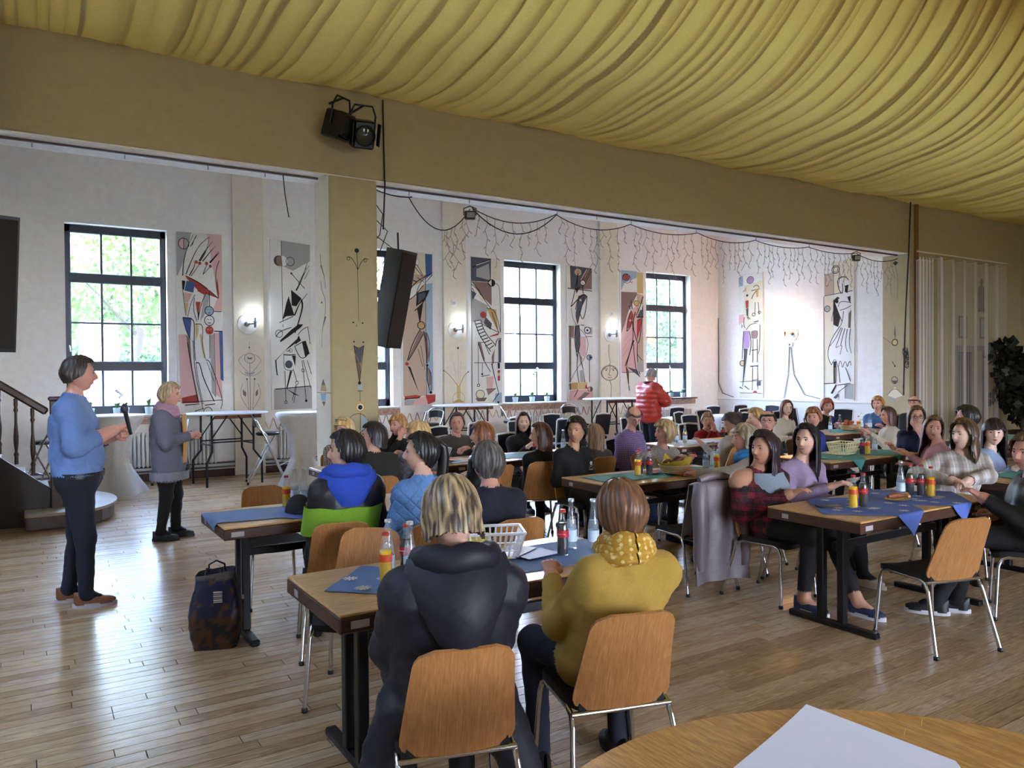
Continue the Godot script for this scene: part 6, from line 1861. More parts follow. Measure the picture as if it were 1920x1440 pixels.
	var prof := func(y: float) -> Vector2:
		return Vector2(0.125 + 0.035 * sin(PI * clampf(y * 1.15, 0, 1)), 0.09 + 0.03 * sin(PI * clampf(y * 1.1, 0, 1))) * (1.0 - 0.12 * y)
	b.grid(48, 26, func(u: float, v: float) -> Vector3:
		var a := u * TAU
		var s: Vector2 = prof.call(v)
		var c := cos(a)
		var d := sin(a)
		var k := 1.0 / pow(pow(absf(c), 5.0) + pow(absf(d), 5.0), 0.2)
		var cr := 0.008 * noise.get_noise_3d(c * 6.0, v * 9.0, d * 6.0)
		return Vector3(c * k * (s.x + cr), 0.46 * v + 0.015 * c * v, d * k * (s.y + cr)), true)
	for i in b.v.size():
		var p := b.v[i]
		var t := srgb(24, 30, 70)
		var q := noise.get_noise_3d(p.x * 14.0, p.y * 10.0, p.z * 14.0)
		if p.y < 0.2: t = srgb(74, 48, 32) if q > -0.05 else srgb(20, 22, 40)
		if p.y > 0.2 and q > 0.32: t = srgb(92, 66, 44)
		if p.y > 0.425: t = srgb(96, 92, 92)
		b.c[i] = t.srgb_to_linear()
	part("shell", b, mat("bag_foil", Color.WHITE, 0.28), o)
	b = B.new()
	b.box(Vector3(0, 0.4, 0), Vector3(0.2, 0.01, 0.13))
	part("contents", b, mat("bag_inside", srgb(30, 40, 110), 0.5), o)
	for s in [-1.0, 1.0]:
		b = B.new()
		b.tube([Vector3(-0.05, 0.44, s * 0.07), Vector3(-0.045, 0.49, s * 0.05), Vector3(0, 0.515 - 0.02 * (s + 1.0), s * 0.04), Vector3(0.045, 0.49, s * 0.05), Vector3(0.05, 0.44, s * 0.07)], 0.006, 6)
		part("handle", b, M.black_plastic, o)
	b = B.new()
	for k in 6: b.box(Vector3(0.03, 0.36 - 0.012 * k, 0.126), Vector3(0.05, [0.008, 0.004, 0.007, 0.003, 0.008, 0.005][k], 0.004))
	part("bar_code", b, M.white_paint, o)
	var tm := TextMesh.new()
	tm.text = "PIZZA"
	var ft := SystemFont.new()
	ft.font_names = PackedStringArray(["Droid Sans"]); ft.font_weight = 700
	tm.font = ft; tm.font_size = 24; tm.pixel_size = 0.0016; tm.depth = 0.002; tm.material = M.white_paint
	inst("lettering", tm, o, Transform3D(Basis(Vector3.UP, PI * 0.5) * Basis(Vector3.BACK, -0.25), Vector3(0.158, 0.29, 0.0)))
	# taupe coat over the back of a chair
	o = thing("coat", "taupe padded coat hung over a chair back", "coat", Vector3(4.40, 0, -4.35), -8.0)
	b = B.new()
	b.sheet(26, 36, func(u: float, v: float) -> Vector3:
		var s := (v - 0.36) * 1.15          # along the cloth, 0 on the chair's top edge
		var w := lerpf(0.19, 0.25, clampf(absf(s) * 1.6, 0.0, 1.0))
		var x := (u * 2.0 - 1.0) * w
		var fold := 0.012 * sin(u * 15.0 + s * 2.0) * clampf(absf(s) * 3.0, 0.0, 1.0) + 0.006 * noise.get_noise_2d(u * 9.0, s * 9.0)
		var y := 0.845 - 0.02 * pow(absf(u * 2.0 - 1.0), 3.0) - maxf(0.0, absf(s) - 0.02)
		var z := 0.325 if s > 0.02 else 0.245
		if absf(s) <= 0.02: z = 0.285 + s * 2.0
		return Vector3(x, y, z + 0.03 + fold + (0.05 * maxf(s, 0.0) if s > 0.0 else -0.02 + 0.1 * s)), 0.012)
	part("body", b, textured("coat_taupe", weave, srgb(132, 120, 124), 0.42, Vector3(3, 3, 3)), o)
	for s in [-1.0, 1.0]:
		b = B.new()
		b.tube([Vector3(s * 0.16, 0.83, 0.34), Vector3(s * 0.2, 0.72, 0.385), Vector3(s * 0.2, 0.5, 0.40), Vector3(s * 0.21, 0.3, 0.40), Vector3(s * 0.2, 0.22, 0.40)], [0.05, 0.062, 0.058, 0.05, 0.046], 12, true, 0.75)
		part("sleeve", b, M.coat_taupe, o)
	b = B.new()
	b.tube([Vector3(-0.14, 0.86, 0.30), Vector3(-0.06, 0.885, 0.31), Vector3(0.06, 0.885, 0.31), Vector3(0.14, 0.86, 0.30)], 0.028, 8)
	part("collar", b, M.coat_taupe, o)

# ---------------------------------------------------------------- people
# Bones are [from, to, radius, radius, blend, label]; their blended distance field is meshed as one surface.
static func net(bones: Array, cell: float) -> Dictionary:
	var lo := Vector3.INF
	var hi := -Vector3.INF
	for q in bones:
		var r := maxf(q[2], q[3])
		lo = lo.min((q[0] as Vector3).min(q[1]) - Vector3(r, r, r))
		hi = hi.max((q[0] as Vector3).max(q[1]) + Vector3(r, r, r))
	lo -= Vector3.ONE * cell * 2.5; hi += Vector3.ONE * cell * 2.5
	var nx := int((hi.x - lo.x) / cell) + 2
	var ny := int((hi.y - lo.y) / cell) + 2
	var nz := int((hi.z - lo.z) / cell) + 2
	var f := PackedFloat32Array()
	f.resize(nx * ny * nz)
	f.fill(0.3)
	for q in bones:
		var a: Vector3 = q[0]
		var b: Vector3 = q[1]
		var ra: float = q[2]
		var rb: float = q[3]
		var k: float = q[4]
		var pad := maxf(ra, rb) + maxf(k, cell * 2.0)
		var l := (a.min(b) - Vector3.ONE * pad - lo) / cell
		var h := (a.max(b) + Vector3.ONE * pad - lo) / cell
		var i0 := maxi(0, int(l.x)); var i1 := mini(nx - 1, int(h.x) + 1)
		var j0 := maxi(0, int(l.y)); var j1 := mini(ny - 1, int(h.y) + 1)
		var k0 := maxi(0, int(l.z)); var k1 := mini(nz - 1, int(h.z) + 1)
		var ab := b - a
		var inv := 1.0 / maxf(ab.length_squared(), 1e-9)
		var dr := rb - ra
		for kz in range(k0, k1 + 1):
			var pz := lo.z + kz * cell - a.z
			for jy in range(j0, j1 + 1):
				var py := lo.y + jy * cell - a.y
				var base := (kz * ny + jy) * nx
				var dyz := py * ab.y + pz * ab.z
				for ix in range(i0, i1 + 1):
					var px := lo.x + ix * cell - a.x
					var t := clampf((px * ab.x + dyz) * inv, 0.0, 1.0)
					var qx := px - ab.x * t
					var qy := py - ab.y * t
					var qz := pz - ab.z * t
					var d := sqrt(qx * qx + qy * qy + qz * qz) - ra - dr * t
					var o := f[base + ix]
					var m := k - absf(d - o)
					if m > 0.0: f[base + ix] = minf(d, o) - m * m / k * 0.25
					elif d < o: f[base + ix] = d
	var vid := PackedInt32Array()
	vid.resize(nx * ny * nz)
	vid.fill(-1)
	var v := PackedVector3Array()
	var n := PackedVector3Array()
	var lim := cell * 2.0
	var sy := nx
	var sz := nx * ny
	for kz in nz - 1:
		for jy in ny - 1:
			var base := (kz * ny + jy) * nx
			for ix in nx - 1:
				var c := base + ix
				var f0 := f[c]
				if f0 > lim or f0 < -lim: continue
				var f1 := f[c + 1]
				var f2 := f[c + sy]
				var f3 := f[c + sy + 1]
				var f4 := f[c + sz]
				var f5 := f[c + sz + 1]
				var f6 := f[c + sz + sy]
				var f7 := f[c + sz + sy + 1]
				var neg := int(f0 < 0) + int(f1 < 0) + int(f2 < 0) + int(f3 < 0) + int(f4 < 0) + int(f5 < 0) + int(f6 < 0) + int(f7 < 0)
				if neg == 0 or neg == 8: continue
				var s := Vector3.ZERO
				var w := 0
				if (f0 < 0) != (f1 < 0): s += Vector3(f0 / (f0 - f1), 0, 0); w += 1
				if (f2 < 0) != (f3 < 0): s += Vector3(f2 / (f2 - f3), 1, 0); w += 1
				if (f4 < 0) != (f5 < 0): s += Vector3(f4 / (f4 - f5), 0, 1); w += 1
				if (f6 < 0) != (f7 < 0): s += Vector3(f6 / (f6 - f7), 1, 1); w += 1
				if (f0 < 0) != (f2 < 0): s += Vector3(0, f0 / (f0 - f2), 0); w += 1
				if (f1 < 0) != (f3 < 0): s += Vector3(1, f1 / (f1 - f3), 0); w += 1
				if (f4 < 0) != (f6 < 0): s += Vector3(0, f4 / (f4 - f6), 1); w += 1
				if (f5 < 0) != (f7 < 0): s += Vector3(1, f5 / (f5 - f7), 1); w += 1
				if (f0 < 0) != (f4 < 0): s += Vector3(0, 0, f0 / (f0 - f4)); w += 1
				if (f1 < 0) != (f5 < 0): s += Vector3(1, 0, f1 / (f1 - f5)); w += 1
				if (f2 < 0) != (f6 < 0): s += Vector3(0, 1, f2 / (f2 - f6)); w += 1
				if (f3 < 0) != (f7 < 0): s += Vector3(1, 1, f3 / (f3 - f7)); w += 1
				vid[c] = v.size()
				v.append(lo + (Vector3(ix, jy, kz) + s / w) * cell)
				n.append(Vector3(f1 + f3 + f5 + f7 - f0 - f2 - f4 - f6, f2 + f3 + f6 + f7 - f0 - f1 - f4 - f5, f4 + f5 + f6 + f7 - f0 - f1 - f2 - f3).normalized())
	var ix2 := PackedInt32Array()
	for kz in range(1, nz - 1):
		for jy in range(1, ny - 1):
			var base := (kz * ny + jy) * nx
			for ix in range(1, nx - 1):
				var c := base + ix
				var v0 := vid[c]
				if v0 < 0: continue
				var ins := f[c] < 0
				if ins != (f[c + 1] < 0):
					var a := vid[c - sy]
					var b := vid[c - sz]
					var d := vid[c - sy - sz]
					if a >= 0 and b >= 0 and d >= 0:
						ix2.append_array([v0, a, d, v0, d, b])
				if ins != (f[c + sy] < 0):
					var a := vid[c - 1]
					var b := vid[c - sz]
					var d := vid[c - 1 - sz]
					if a >= 0 and b >= 0 and d >= 0:
						ix2.append_array([v0, a, d, v0, d, b])
				if ins != (f[c + sz] < 0):
					var a := vid[c - 1]
					var b := vid[c - sy]
					var d := vid[c - 1 - sy]
					if a >= 0 and b >= 0 and d >= 0:
						ix2.append_array([v0, a, d, v0, d, b])
	# which bone each vertex lies on, and how far along it
	var lab := PackedInt32Array()
	var along := PackedFloat32Array()
	lab.resize(v.size()); along.resize(v.size())
	for i in v.size():
		var p := v[i]
		var best := 9.0
		for q in bones:
			var ab: Vector3 = q[1] - q[0]
			var t := clampf((p - q[0]).dot(ab) / maxf(ab.length_squared(), 1e-9), 0.0, 1.0)
			var d: float = p.distance_to(q[0] + ab * t) - lerpf(q[2], q[3], t)
			if d < best:
				best = d
				lab[i] = q[5]
				along[i] = t
	return {"v": v, "n": n, "ix": ix2, "lab": lab, "t": along}

enum {TOP, UPARM, FOREARM, HAND, THIGH, CALF, FOOT, NECK, SKIRT}

func head_b(male: bool) -> B:
	var b := B.new()
	b.grid(56, 44, func(u: float, v: float) -> Vector3:
		var w := u * 2.0 - 1.0
		var az := PI * (0.45 * w + 0.55 * w * w * w)     # finer at the face
		var el := (0.5 - v) * PI
		var d := Vector3(sin(az) * cos(el), sin(el), -cos(az) * cos(el))
		var rr := Vector3(0.079 if male else 0.076, 0.118, 0.093 if d.z < 0 else 0.103)
		var p := d / sqrt(pow(d.x / rr.x, 2) + pow(d.y / rr.y, 2) + pow(d.z / rr.z, 2))
		if p.y < 0.0:
			var f := -p.y / 0.118
			p.x *= 1.0 - (0.22 if male else 0.3) * f * f
			p.z *= (1.0 - 0.5 * f) if p.z > 0 else (1.0 - 0.04 * f)
		if p.z < 0.0:
			var ax := absf(p.x)
			var nose := exp(-pow(p.x / 0.0125, 2)) * smoothstep(0.035, -0.022, p.y) * smoothstep(-0.043, -0.028, p.y)
			p.z -= 0.024 * nose
			p.z += 0.008 * exp(-pow((ax - 0.031) / 0.017, 2) - pow((p.y - 0.01) / 0.014, 2))
			p.z -= 0.004 * exp(-pow((ax - 0.03) / 0.022, 2) - pow((p.y - 0.032) / 0.009, 2))
			p.z -= 0.004 * exp(-pow((ax - 0.042) / 0.02, 2) - pow((p.y + 0.02) / 0.02, 2))
			p.z -= 0.006 * exp(-pow(p.x / 0.021, 2) - pow((p.y + 0.057) / 0.009, 2))
			p.z += 0.004 * exp(-pow(p.x / 0.02, 2) - pow((p.y + 0.074) / 0.006, 2))
			p.z -= 0.008 * exp(-pow(p.x / 0.024, 2) - pow((p.y + 0.098) / 0.016, 2))
		return p)
	for s in [-1.0, 1.0]:
		b.x = Transform3D(Basis(Vector3.UP, s * 0.35), Vector3(s * 0.078, -0.004, 0.012))
		b.ball(Vector3.ZERO, Vector3(0.009, 0.032, 0.02), 10, 8)
		b.ball(Vector3(s * 0.004, 0.008, 0.004), Vector3(0.009, 0.02, 0.014), 8, 6)
	b.x = Transform3D.IDENTITY
	return b

func hand_b(kind: String) -> B:
	# right hand: wrist at the origin, fingers along -z, palm down, thumb to -x
	var bn := []
	bn.append([Vector3(0, 0, 0.02), Vector3(0, 0, -0.02), 0.025, 0.024, 0.02, 0])
	for i in 4:
		var x := -0.028 + 0.019 * i
		bn.append([Vector3(x * 0.4, 0, -0.02), Vector3(x, 0.002, -0.085 + 0.006 * absf(i - 1.2)), 0.017, 0.012, 0.014, 0])
		var len: float = [0.062, 0.070, 0.064, 0.050][i]
		var curl := 0.35 if kind == "relaxed" else (0.1 if kind == "flat" else 1.15)
		var p := Vector3(x, 0.002, -0.085 + 0.006 * absf(i - 1.2))
		var ang := 0.15 if kind != "grip" else 0.5
		for s in 3:
			ang += curl * (0.9 if s == 0 else 1.0)
			var l: float = len * [0.45, 0.32, 0.25][s]
			var q := p + Vector3(0, -sin(ang), -cos(ang)) * l
			bn.append([p, q, 0.0098 - 0.001 * s, 0.0092 - 0.001 * s, 0.004, 0])
			p = q
	var th := [Vector3(-0.02, -0.004, -0.02), Vector3(-0.045, -0.012, -0.045), Vector3(-0.052, -0.02, -0.075), Vector3(-0.046, -0.026, -0.1)]
	if kind == "grip": th = [Vector3(-0.02, -0.006, -0.02), Vector3(-0.042, -0.025, -0.045), Vector3(-0.036, -0.045, -0.072), Vector3(-0.012, -0.05, -0.088)]
	bn.append([th[0], th[1], 0.017, 0.0125, 0.012, 0]); bn.append([th[1], th[2], 0.0115, 0.0105, 0.006, 0]); bn.append([th[2], th[3], 0.0105, 0.009, 0.004, 0])
	var d := net(bn, 0.0052)
	var b := B.new()
	b.v = d.v; b.n = d.n; b.ix = d.ix
	b.c.resize(d.v.size()); b.c.fill(Color.WHITE); b.uv.resize(d.v.size())
	return b

func hair_mesh(h: Dictionary, col: Color) -> ArrayMesh:
	# strands fall from the crown: over the skull, then hang; a hairline frees the face
	var b := B.new()
	var vol: float = h.get("vol", 0.012)
	var len: float = h.get("len", 0.06)
	var side: float = h.get("side", len)
	var fh: float = h.get("open", 1.85)          # angle from the back where the hanging part ends
	var front: float = h.get("front", 50.0)      # polar angle of the hairline over the forehead
	var flare: float = h.get("flare", 0.0)
	var wave: float = h.get("wave", 0.0)
	var t0: float = h.get("from", 0.0)
	var streak: Color = h.get("streak", col.lightened(0.12))
	var part_x: float = h.get("part", 0.02)
	var nu := 96
	var nv := 26
	var rx := 0.080 + vol
	var ry := 0.122 + vol * 1.1
	var rz := 0.104 + vol
	var cl := col.srgb_to_linear()
	var sl := streak.srgb_to_linear()
	var cols := PackedColorArray()
	b.sheet(nu, nv, func(u: float, v: float) -> Vector3:
		var ph := (u * 2.0 - 1.0) * PI
		var a := absf(ph)
		var lock := 0.8 * noise.get_noise_2d(ph * 6.0, 3.0 + v * 0.8) + 0.9 * noise.get_noise_2d(ph * 19.0, 9.0 + v * 1.5)
		var tone := noise.get_noise_2d(ph * 11.0, 30.0 + v) + 0.7 * noise.get_noise_2d(ph * 31.0, 50.0 + v * 2.0)
		cols.append(cl.lerp(sl, clampf(0.42 + tone * 1.5, 0.0, 1.0)))
		var th_end := 90.0
		var hang := 0.0
		if a <= fh: hang = lerpf(len, side, smoothstep(fh * 0.45, fh, a)) * (1.0 + 0.22 * noise.get_noise_1d(ph * 9.0 + len * 70.0))
		else: th_end = lerpf(88.0, front, smoothstep(fh, fh + 0.55, a))
		if a <= fh and a > fh - 0.25: hang *= smoothstep(fh + 0.02, fh - 0.25, a) * 0.35 + 0.65
		var short := len < 0.078
		if short and a <= fh:
			th_end = 90.0 + rad_to_deg(hang / 0.105)
			hang = 0.0
		var arc := maxf(rx * deg_to_rad(th_end - t0), 0.0004)
		var s := v * (arc + hang)
		var lift := 1.0 + (0.095 if short else 0.065) * lock * minf(v * 5.0, 1.0)
		var th := deg_to_rad(t0 + (th_end - t0) * minf(1.0, s / arc))
		var p := Vector3(sin(ph) * sin(th) * rx, cos(th) * ry, cos(ph) * sin(th) * rz + 0.006) * lift
		if p.y < 0.0 and short:
			var f := minf(1.0, -p.y / 0.118)
			p.x *= 1.0 - 0.3 * f * f - 0.5 * vol / rx * f
			p.z = p.z * (1.0 - (0.42 if p.z > 0.0 else 0.0) * f)
		p.x += part_x * 0.2 * (1.0 - sin(th))
		if s > arc:
			var dwn := s - arc
			var out := Vector3(sin(ph), 0, cos(ph))
			p += Vector3(0, -dwn, 0) + out * (flare * dwn + wave * sin(dwn * 38.0 + ph * 3.0)) - out * 0.25 * maxf(0.0, dwn - 0.09) * (1.0 if flare < 0.0 else 0.0)
			if a < 1.1: p.z -= 0.1 * minf(dwn, 0.12) * (1.0 if len < 0.2 else 0.4)
		return p, 0.012)
	for i in cols.size():
		b.c[i] = cols[i]
		b.c[cols.size() + i] = cols[i]
	for i in range(cols.size() * 2, b.c.size()): b.c[i] = cl
	if h.has("tail"):
		b.col = cl
		var tl: float = h.tail
		b.tube([Vector3(0, 0.055, rz * 0.8), Vector3(0, 0.06, rz + 0.012), Vector3(0.0, 0.035, rz + 0.034), Vector3(0.004, -0.03, rz + 0.036), Vector3(0.01, -tl * 0.55, rz + 0.02), Vector3(0.01, -tl * 0.85, rz + 0.006), Vector3(0.01, -tl, rz)], [0.016, 0.02, 0.028, 0.036, 0.04, 0.03, 0.006], 14)
	if h.has("bun"):
		b.col = sl
		b.ball(Vector3(0, 0.05, rz + 0.02), Vector3(0.045, 0.045, 0.035), 12, 9)
	return b.mesh(mat("hair_strands", Color.WHITE, 0.42))

var HEADS := {}
var HANDS := {}
var FACE := {}

func limb_points(p: Dictionary) -> Dictionary:
	# joints in the person's own axes, facing -z
	var s: float = p.get("s", 1.0)
	var stand: bool = p.get("stand", false)
	var hh: float = p.hh
	var lean: float = p.get("lean", 0.06)
	var sx: float = p.get("side", 0.0)
	var tw := Basis(Vector3.UP, deg_to_rad(p.get("twist", 0.0)))
	var w: float = p.get("w", 1.0) * s
	var pel := Vector3(0, 0.55, 0.0) if not stand else Vector3(0, hh * 0.565, 0.0)
	var neck := Vector3(sx, hh - 0.175 * s, 0.05 - lean)
	var head := Vector3(sx, hh, 0.05 - lean - 0.03 * s) + tw * Vector3(0, 0, -0.01)
	var j := {"pel": pel, "neck": neck, "head": head, "tw": tw}
	var waist := pel.lerp(neck, 0.3) + Vector3(0, 0, 0.015)
	var chest := pel.lerp(neck, 0.66) + Vector3(0, 0, 0.01)
	j.waist = waist; j.chest = chest
	for k in 2:
		var e := -1.0 if k == 0 else 1.0
		var n: String = ["l", "r"][k]
		j["sh_" + n] = neck + tw * Vector3(e * 0.152 * w, -0.065 * s, 0.01)
		j["hip_" + n] = pel + Vector3(e * 0.085 * w, -0.02, 0)
		var arm: Array = (p.get("arms", ["lap", "lap"]))
		var sh: Vector3 = j["sh_" + n]
		var q = arm[k]
		var el: Vector3
		var wr: Vector3
		if q is Array:
			el = q[0]; wr = q[1]
		elif q == "lap":
			el = sh + tw * Vector3(e * 0.04, -0.26 * s, 0.03); wr = Vector3(e * 0.09, 0.66, sh.z - 0.20)
		elif q == "table":
			el = sh + tw * Vector3(e * 0.032, -0.235 * s, -0.07); wr = Vector3(e * 0.10, maxf(0.79, sh.y - 0.2), sh.z - 0.33)
		elif q == "fold":
			el = sh + tw * Vector3(e * 0.05, -0.24 * s, -0.06); wr = Vector3(-e * 0.05, maxf(0.79, sh.y - 0.2), sh.z - 0.27)
		elif q == "chin":
			el = sh + tw * Vector3(e * 0.05, -0.22 * s, -0.15); wr = head + tw * Vector3(e * 0.03, -0.14 * s, -0.11)
		else:
			el = sh + tw * Vector3(e * 0.06, -0.27 * s, 0.02); wr = el + tw * Vector3(e * 0.01, -0.23 * s, -0.06)
		j["el_" + n] = el; j["wr_" + n] = wr
		if stand:
			var st: float = p.get("step", 0.0) * e
			j["kn_" + n] = Vector3(e * 0.095, hh * 0.30, -0.015 + st * 0.5); j["an_" + n] = Vector3(e * 0.10, 0.085, 0.02 + st)
		else:
			var kz: float = p.get("knee", -0.36)
			j["kn_" + n] = Vector3(e * (0.12 + p.get("spread", 0.0)), 0.525, kz * s + 0.04)
			j["an_" + n] = Vector3(e * (0.11 + p.get("spread", 0.0)), 0.085, (kz + p.get("tuck", 0.05)) * s + 0.04)
			if p.has("ankles"): j["an_" + n] = p.ankles[k]
			if p.has("knees"): j["kn_" + n] = p.knees[k]
	return j

func person_bones(p: Dictionary, j: Dictionary) -> Array:
	var s: float = p.get("s", 1.0)
	var w: float = p.get("w", 1.0) * s
	var g: float = p.get("bulk", 0.0)
	var belly: float = p.get("belly", 0.0)
	var bn := []
	for e in [-1.0, 1.0]:
		var n := "l" if e < 0 else "r"
		var tw: Basis = j.tw
		bn.append([j.pel + Vector3(e * 0.07 * w, -0.01, 0), j.waist + Vector3(e * 0.055 * w, 0, 0), 0.118 * w + g * 0.6, 0.104 * w + g, 0.05, TOP])
		bn.append([j.waist + Vector3(e * 0.055 * w, 0, 0), j.chest + tw * Vector3(e * 0.072 * w, 0, 0), 0.104 * w + g, 0.108 * w + g, 0.05, TOP])
		bn.append([j.chest + tw * Vector3(e * 0.07 * w, 0, 0), j["sh_" + n] + Vector3(0, -0.015, 0), 0.105 * w + g, 0.062 * w + g, 0.05, TOP])
		bn.append([j.neck + Vector3(0, -0.02, 0.012), j["sh_" + n], 0.058 * w + g * 0.5, 0.056 * w + g, 0.04, TOP])
		if p.get("bust", false): bn.append([j.chest + tw * Vector3(e * 0.07 * w, 0.0, -0.07), j.chest + tw * Vector3(e * 0.07 * w, -0.02, -0.085), 0.062, 0.06, 0.04, TOP])
		bn.append([j["sh_" + n], j["el_" + n], 0.056 * w + g, 0.045 * w + g, 0.03, UPARM])
		bn.append([j["el_" + n], j["wr_" + n], 0.045 * w + g, 0.031 * s + g * 0.6, 0.03, FOREARM])
		var dir: Vector3 = (j["wr_" + n] - j["el_" + n]).normalized()
		bn.append([j["wr_" + n], j["wr_" + n] + dir * 0.03, 0.026 * s, 0.024 * s, 0.015, HAND])
		bn.append([j["hip_" + n], j["kn_" + n], 0.094 * w, 0.064 * s, 0.04, THIGH])
		bn.append([j["kn_" + n], j["an_" + n], 0.062 * s, 0.043 * s, 0.03, CALF])
		bn.append([j["an_" + n], j["an_" + n] + Vector3(0, -0.03, -0.08), 0.04 * s, 0.03 * s, 0.02, FOOT])
	if belly > 0.0: bn.append([j.waist + Vector3(0, 0.02, -0.05), j.waist + Vector3(0, -0.06, -0.07), 0.12 + belly, 0.11 + belly, 0.06, TOP])
	bn.append([j.neck + Vector3(0, -0.03, 0.012), j.head + Vector3(0, -0.06 * s, 0.022 * s), 0.056 * s, 0.05 * s, 0.035, NECK])
	for q in p.get("skirt", []): bn.append([q[0], q[1], q[2], q[3], 0.06, SKIRT])
	return bn

func shoe_parts(o: Node3D, ankle: Vector3, dir: float, m: Material, sm: Material, s: float) -> void:
	if not FACE.has("shoe"):
		var u := B.new()
		u.grid(18, 12, func(a: float, v: float) -> Vector3:
			var z := lerpf(0.075, -0.185, v)
			var hw := 0.036 + 0.010 * sin(PI * clampf((v - 0.35) / 0.65, 0, 1))
			if v > 0.8: hw *= sqrt(maxf(0.0, 1.0 - pow((v - 0.8) / 0.2, 2.0) * 0.96))
			if v < 0.12: hw *= sqrt(maxf(0.05, 1.0 - pow((0.12 - v) / 0.12, 2.0)))
			var h := lerpf(0.085, 0.045, smoothstep(0.3, 0.8, v))
			if v > 0.85: h *= 1.0 - 0.35 * (v - 0.85) / 0.15
			var t := PI * a
			return Vector3(cos(t) * hw, 0.02 + pow(sin(t), 0.7) * h, z))
		var l := B.new()
		var poly := PackedVector2Array()
		for k in 28:
			var t := TAU * k / 28.0
			var zz := -0.055 + 0.14 * cos(t)
			var ww := (0.040 + 0.008 * smoothstep(0.02, -0.12, zz)) * sin(t)
			poly.append(Vector2(ww, -zz))
		l.x = Transform3D(Basis(Vector3.RIGHT, -PI / 2), Vector3.ZERO)
		l.prism(poly, 0.0, 0.028)
		FACE.shoe = u; FACE.sole = l
	var x := Transform3D(Basis(Vector3.UP, dir).scaled(Vector3.ONE * s), Vector3(ankle.x, ankle.y - 0.085, ankle.z))
	var b := B.new()
	b.add(FACE.shoe, x)
	var q := part("shoe", b, m, o)
	b = B.new()
	b.add(FACE.sole, x)
	part("sole", b, sm, q)

func cloth_part(o: Node3D, called: String, d: Dictionary, ids: PackedInt32Array, id: int, push: float, crease: float, m: Material, quilt := 0.0) -> void:
	var remap := {}
	var b := B.new()
	var v: PackedVector3Array = d.v
	var n: PackedVector3Array = d.n
	var ix: PackedInt32Array = d.ix
	for i in range(0, ix.size(), 3):
		var a := ids[ix[i]]
		var e := ids[ix[i + 1]]
		var c := ids[ix[i + 2]]
		var who := a
		if e == c: who = e
		elif a != e and a != c: who = maxi(a, maxi(e, c))
		if who != id: continue
		for k in 3:
			var q := ix[i + k]
			if not remap.has(q):
				remap[q] = b.v.size()
				var p := v[q]
				var off := push
				if crease > 0.0:
					off += crease * (noise.get_noise_3d(p.x * 5.0, p.y * 9.0, p.z * 5.0) + 0.5 * noise.get_noise_3d(p.x * 14.0, p.y * 11.0, p.z * 14.0))
				if quilt > 0.0: off += 0.016 * pow(absf(sin(p.y * PI / quilt)), 0.6)
				b.v.append(p + n[q] * off); b.n.append(n[q]); b.c.append(Color.WHITE); b.uv.append(Vector2.ZERO)
			b.ix.append(remap[q])
	if b.ix.size() == 0: return
	# fresh normals, so that creases catch the light
	var nn := PackedVector3Array()
	nn.resize(b.v.size())
	for i in range(0, b.ix.size(), 3):
		var p := b.v[b.ix[i]]
		var f := (b.v[b.ix[i + 2]] - p).cross(b.v[b.ix[i + 1]] - p)
		if f.dot(b.n[b.ix[i]]) < 0.0: f = -f
		for k in 3: nn[b.ix[i + k]] += f
	for i in nn.size(): b.n[i] = nn[i].normalized() if nn[i].length() > 0 else b.n[i]
	part(called, b, m, o)

func build_people() -> void:
	HEADS = {true: head_b(true), false: head_b(false)}
	for k in ["relaxed", "flat", "grip"]: HANDS[k] = hand_b(k)
	var list := people_list()
	var joints := []
	var bones := []
	var out := []
	out.resize(list.size())
	for p in list:
		var j := limb_points(p)
		joints.append(j); bones.append(person_bones(p, j))
	var cells := []
	for p in list: cells.append(p.get("cell", 0.02))
	var job := WorkerThreadPool.add_group_task(func(i: int) -> void: out[i] = net(bones[i], cells[i]), list.size())
	WorkerThreadPool.wait_for_group_task_completion(job)
	for i in list.size(): assemble(list[i], joints[i], out[i])

func skin(k: String) -> Material:
	var m := mat("skin_" + k, {"fair": srgb(214, 168, 146), "rosy": srgb(206, 150, 130), "tan": srgb(186, 136, 108), "pale": srgb(222, 184, 166)}[k], 0.55)
	m.subsurf_scatter_enabled = true; m.subsurf_scatter_strength = 0.06
	return m

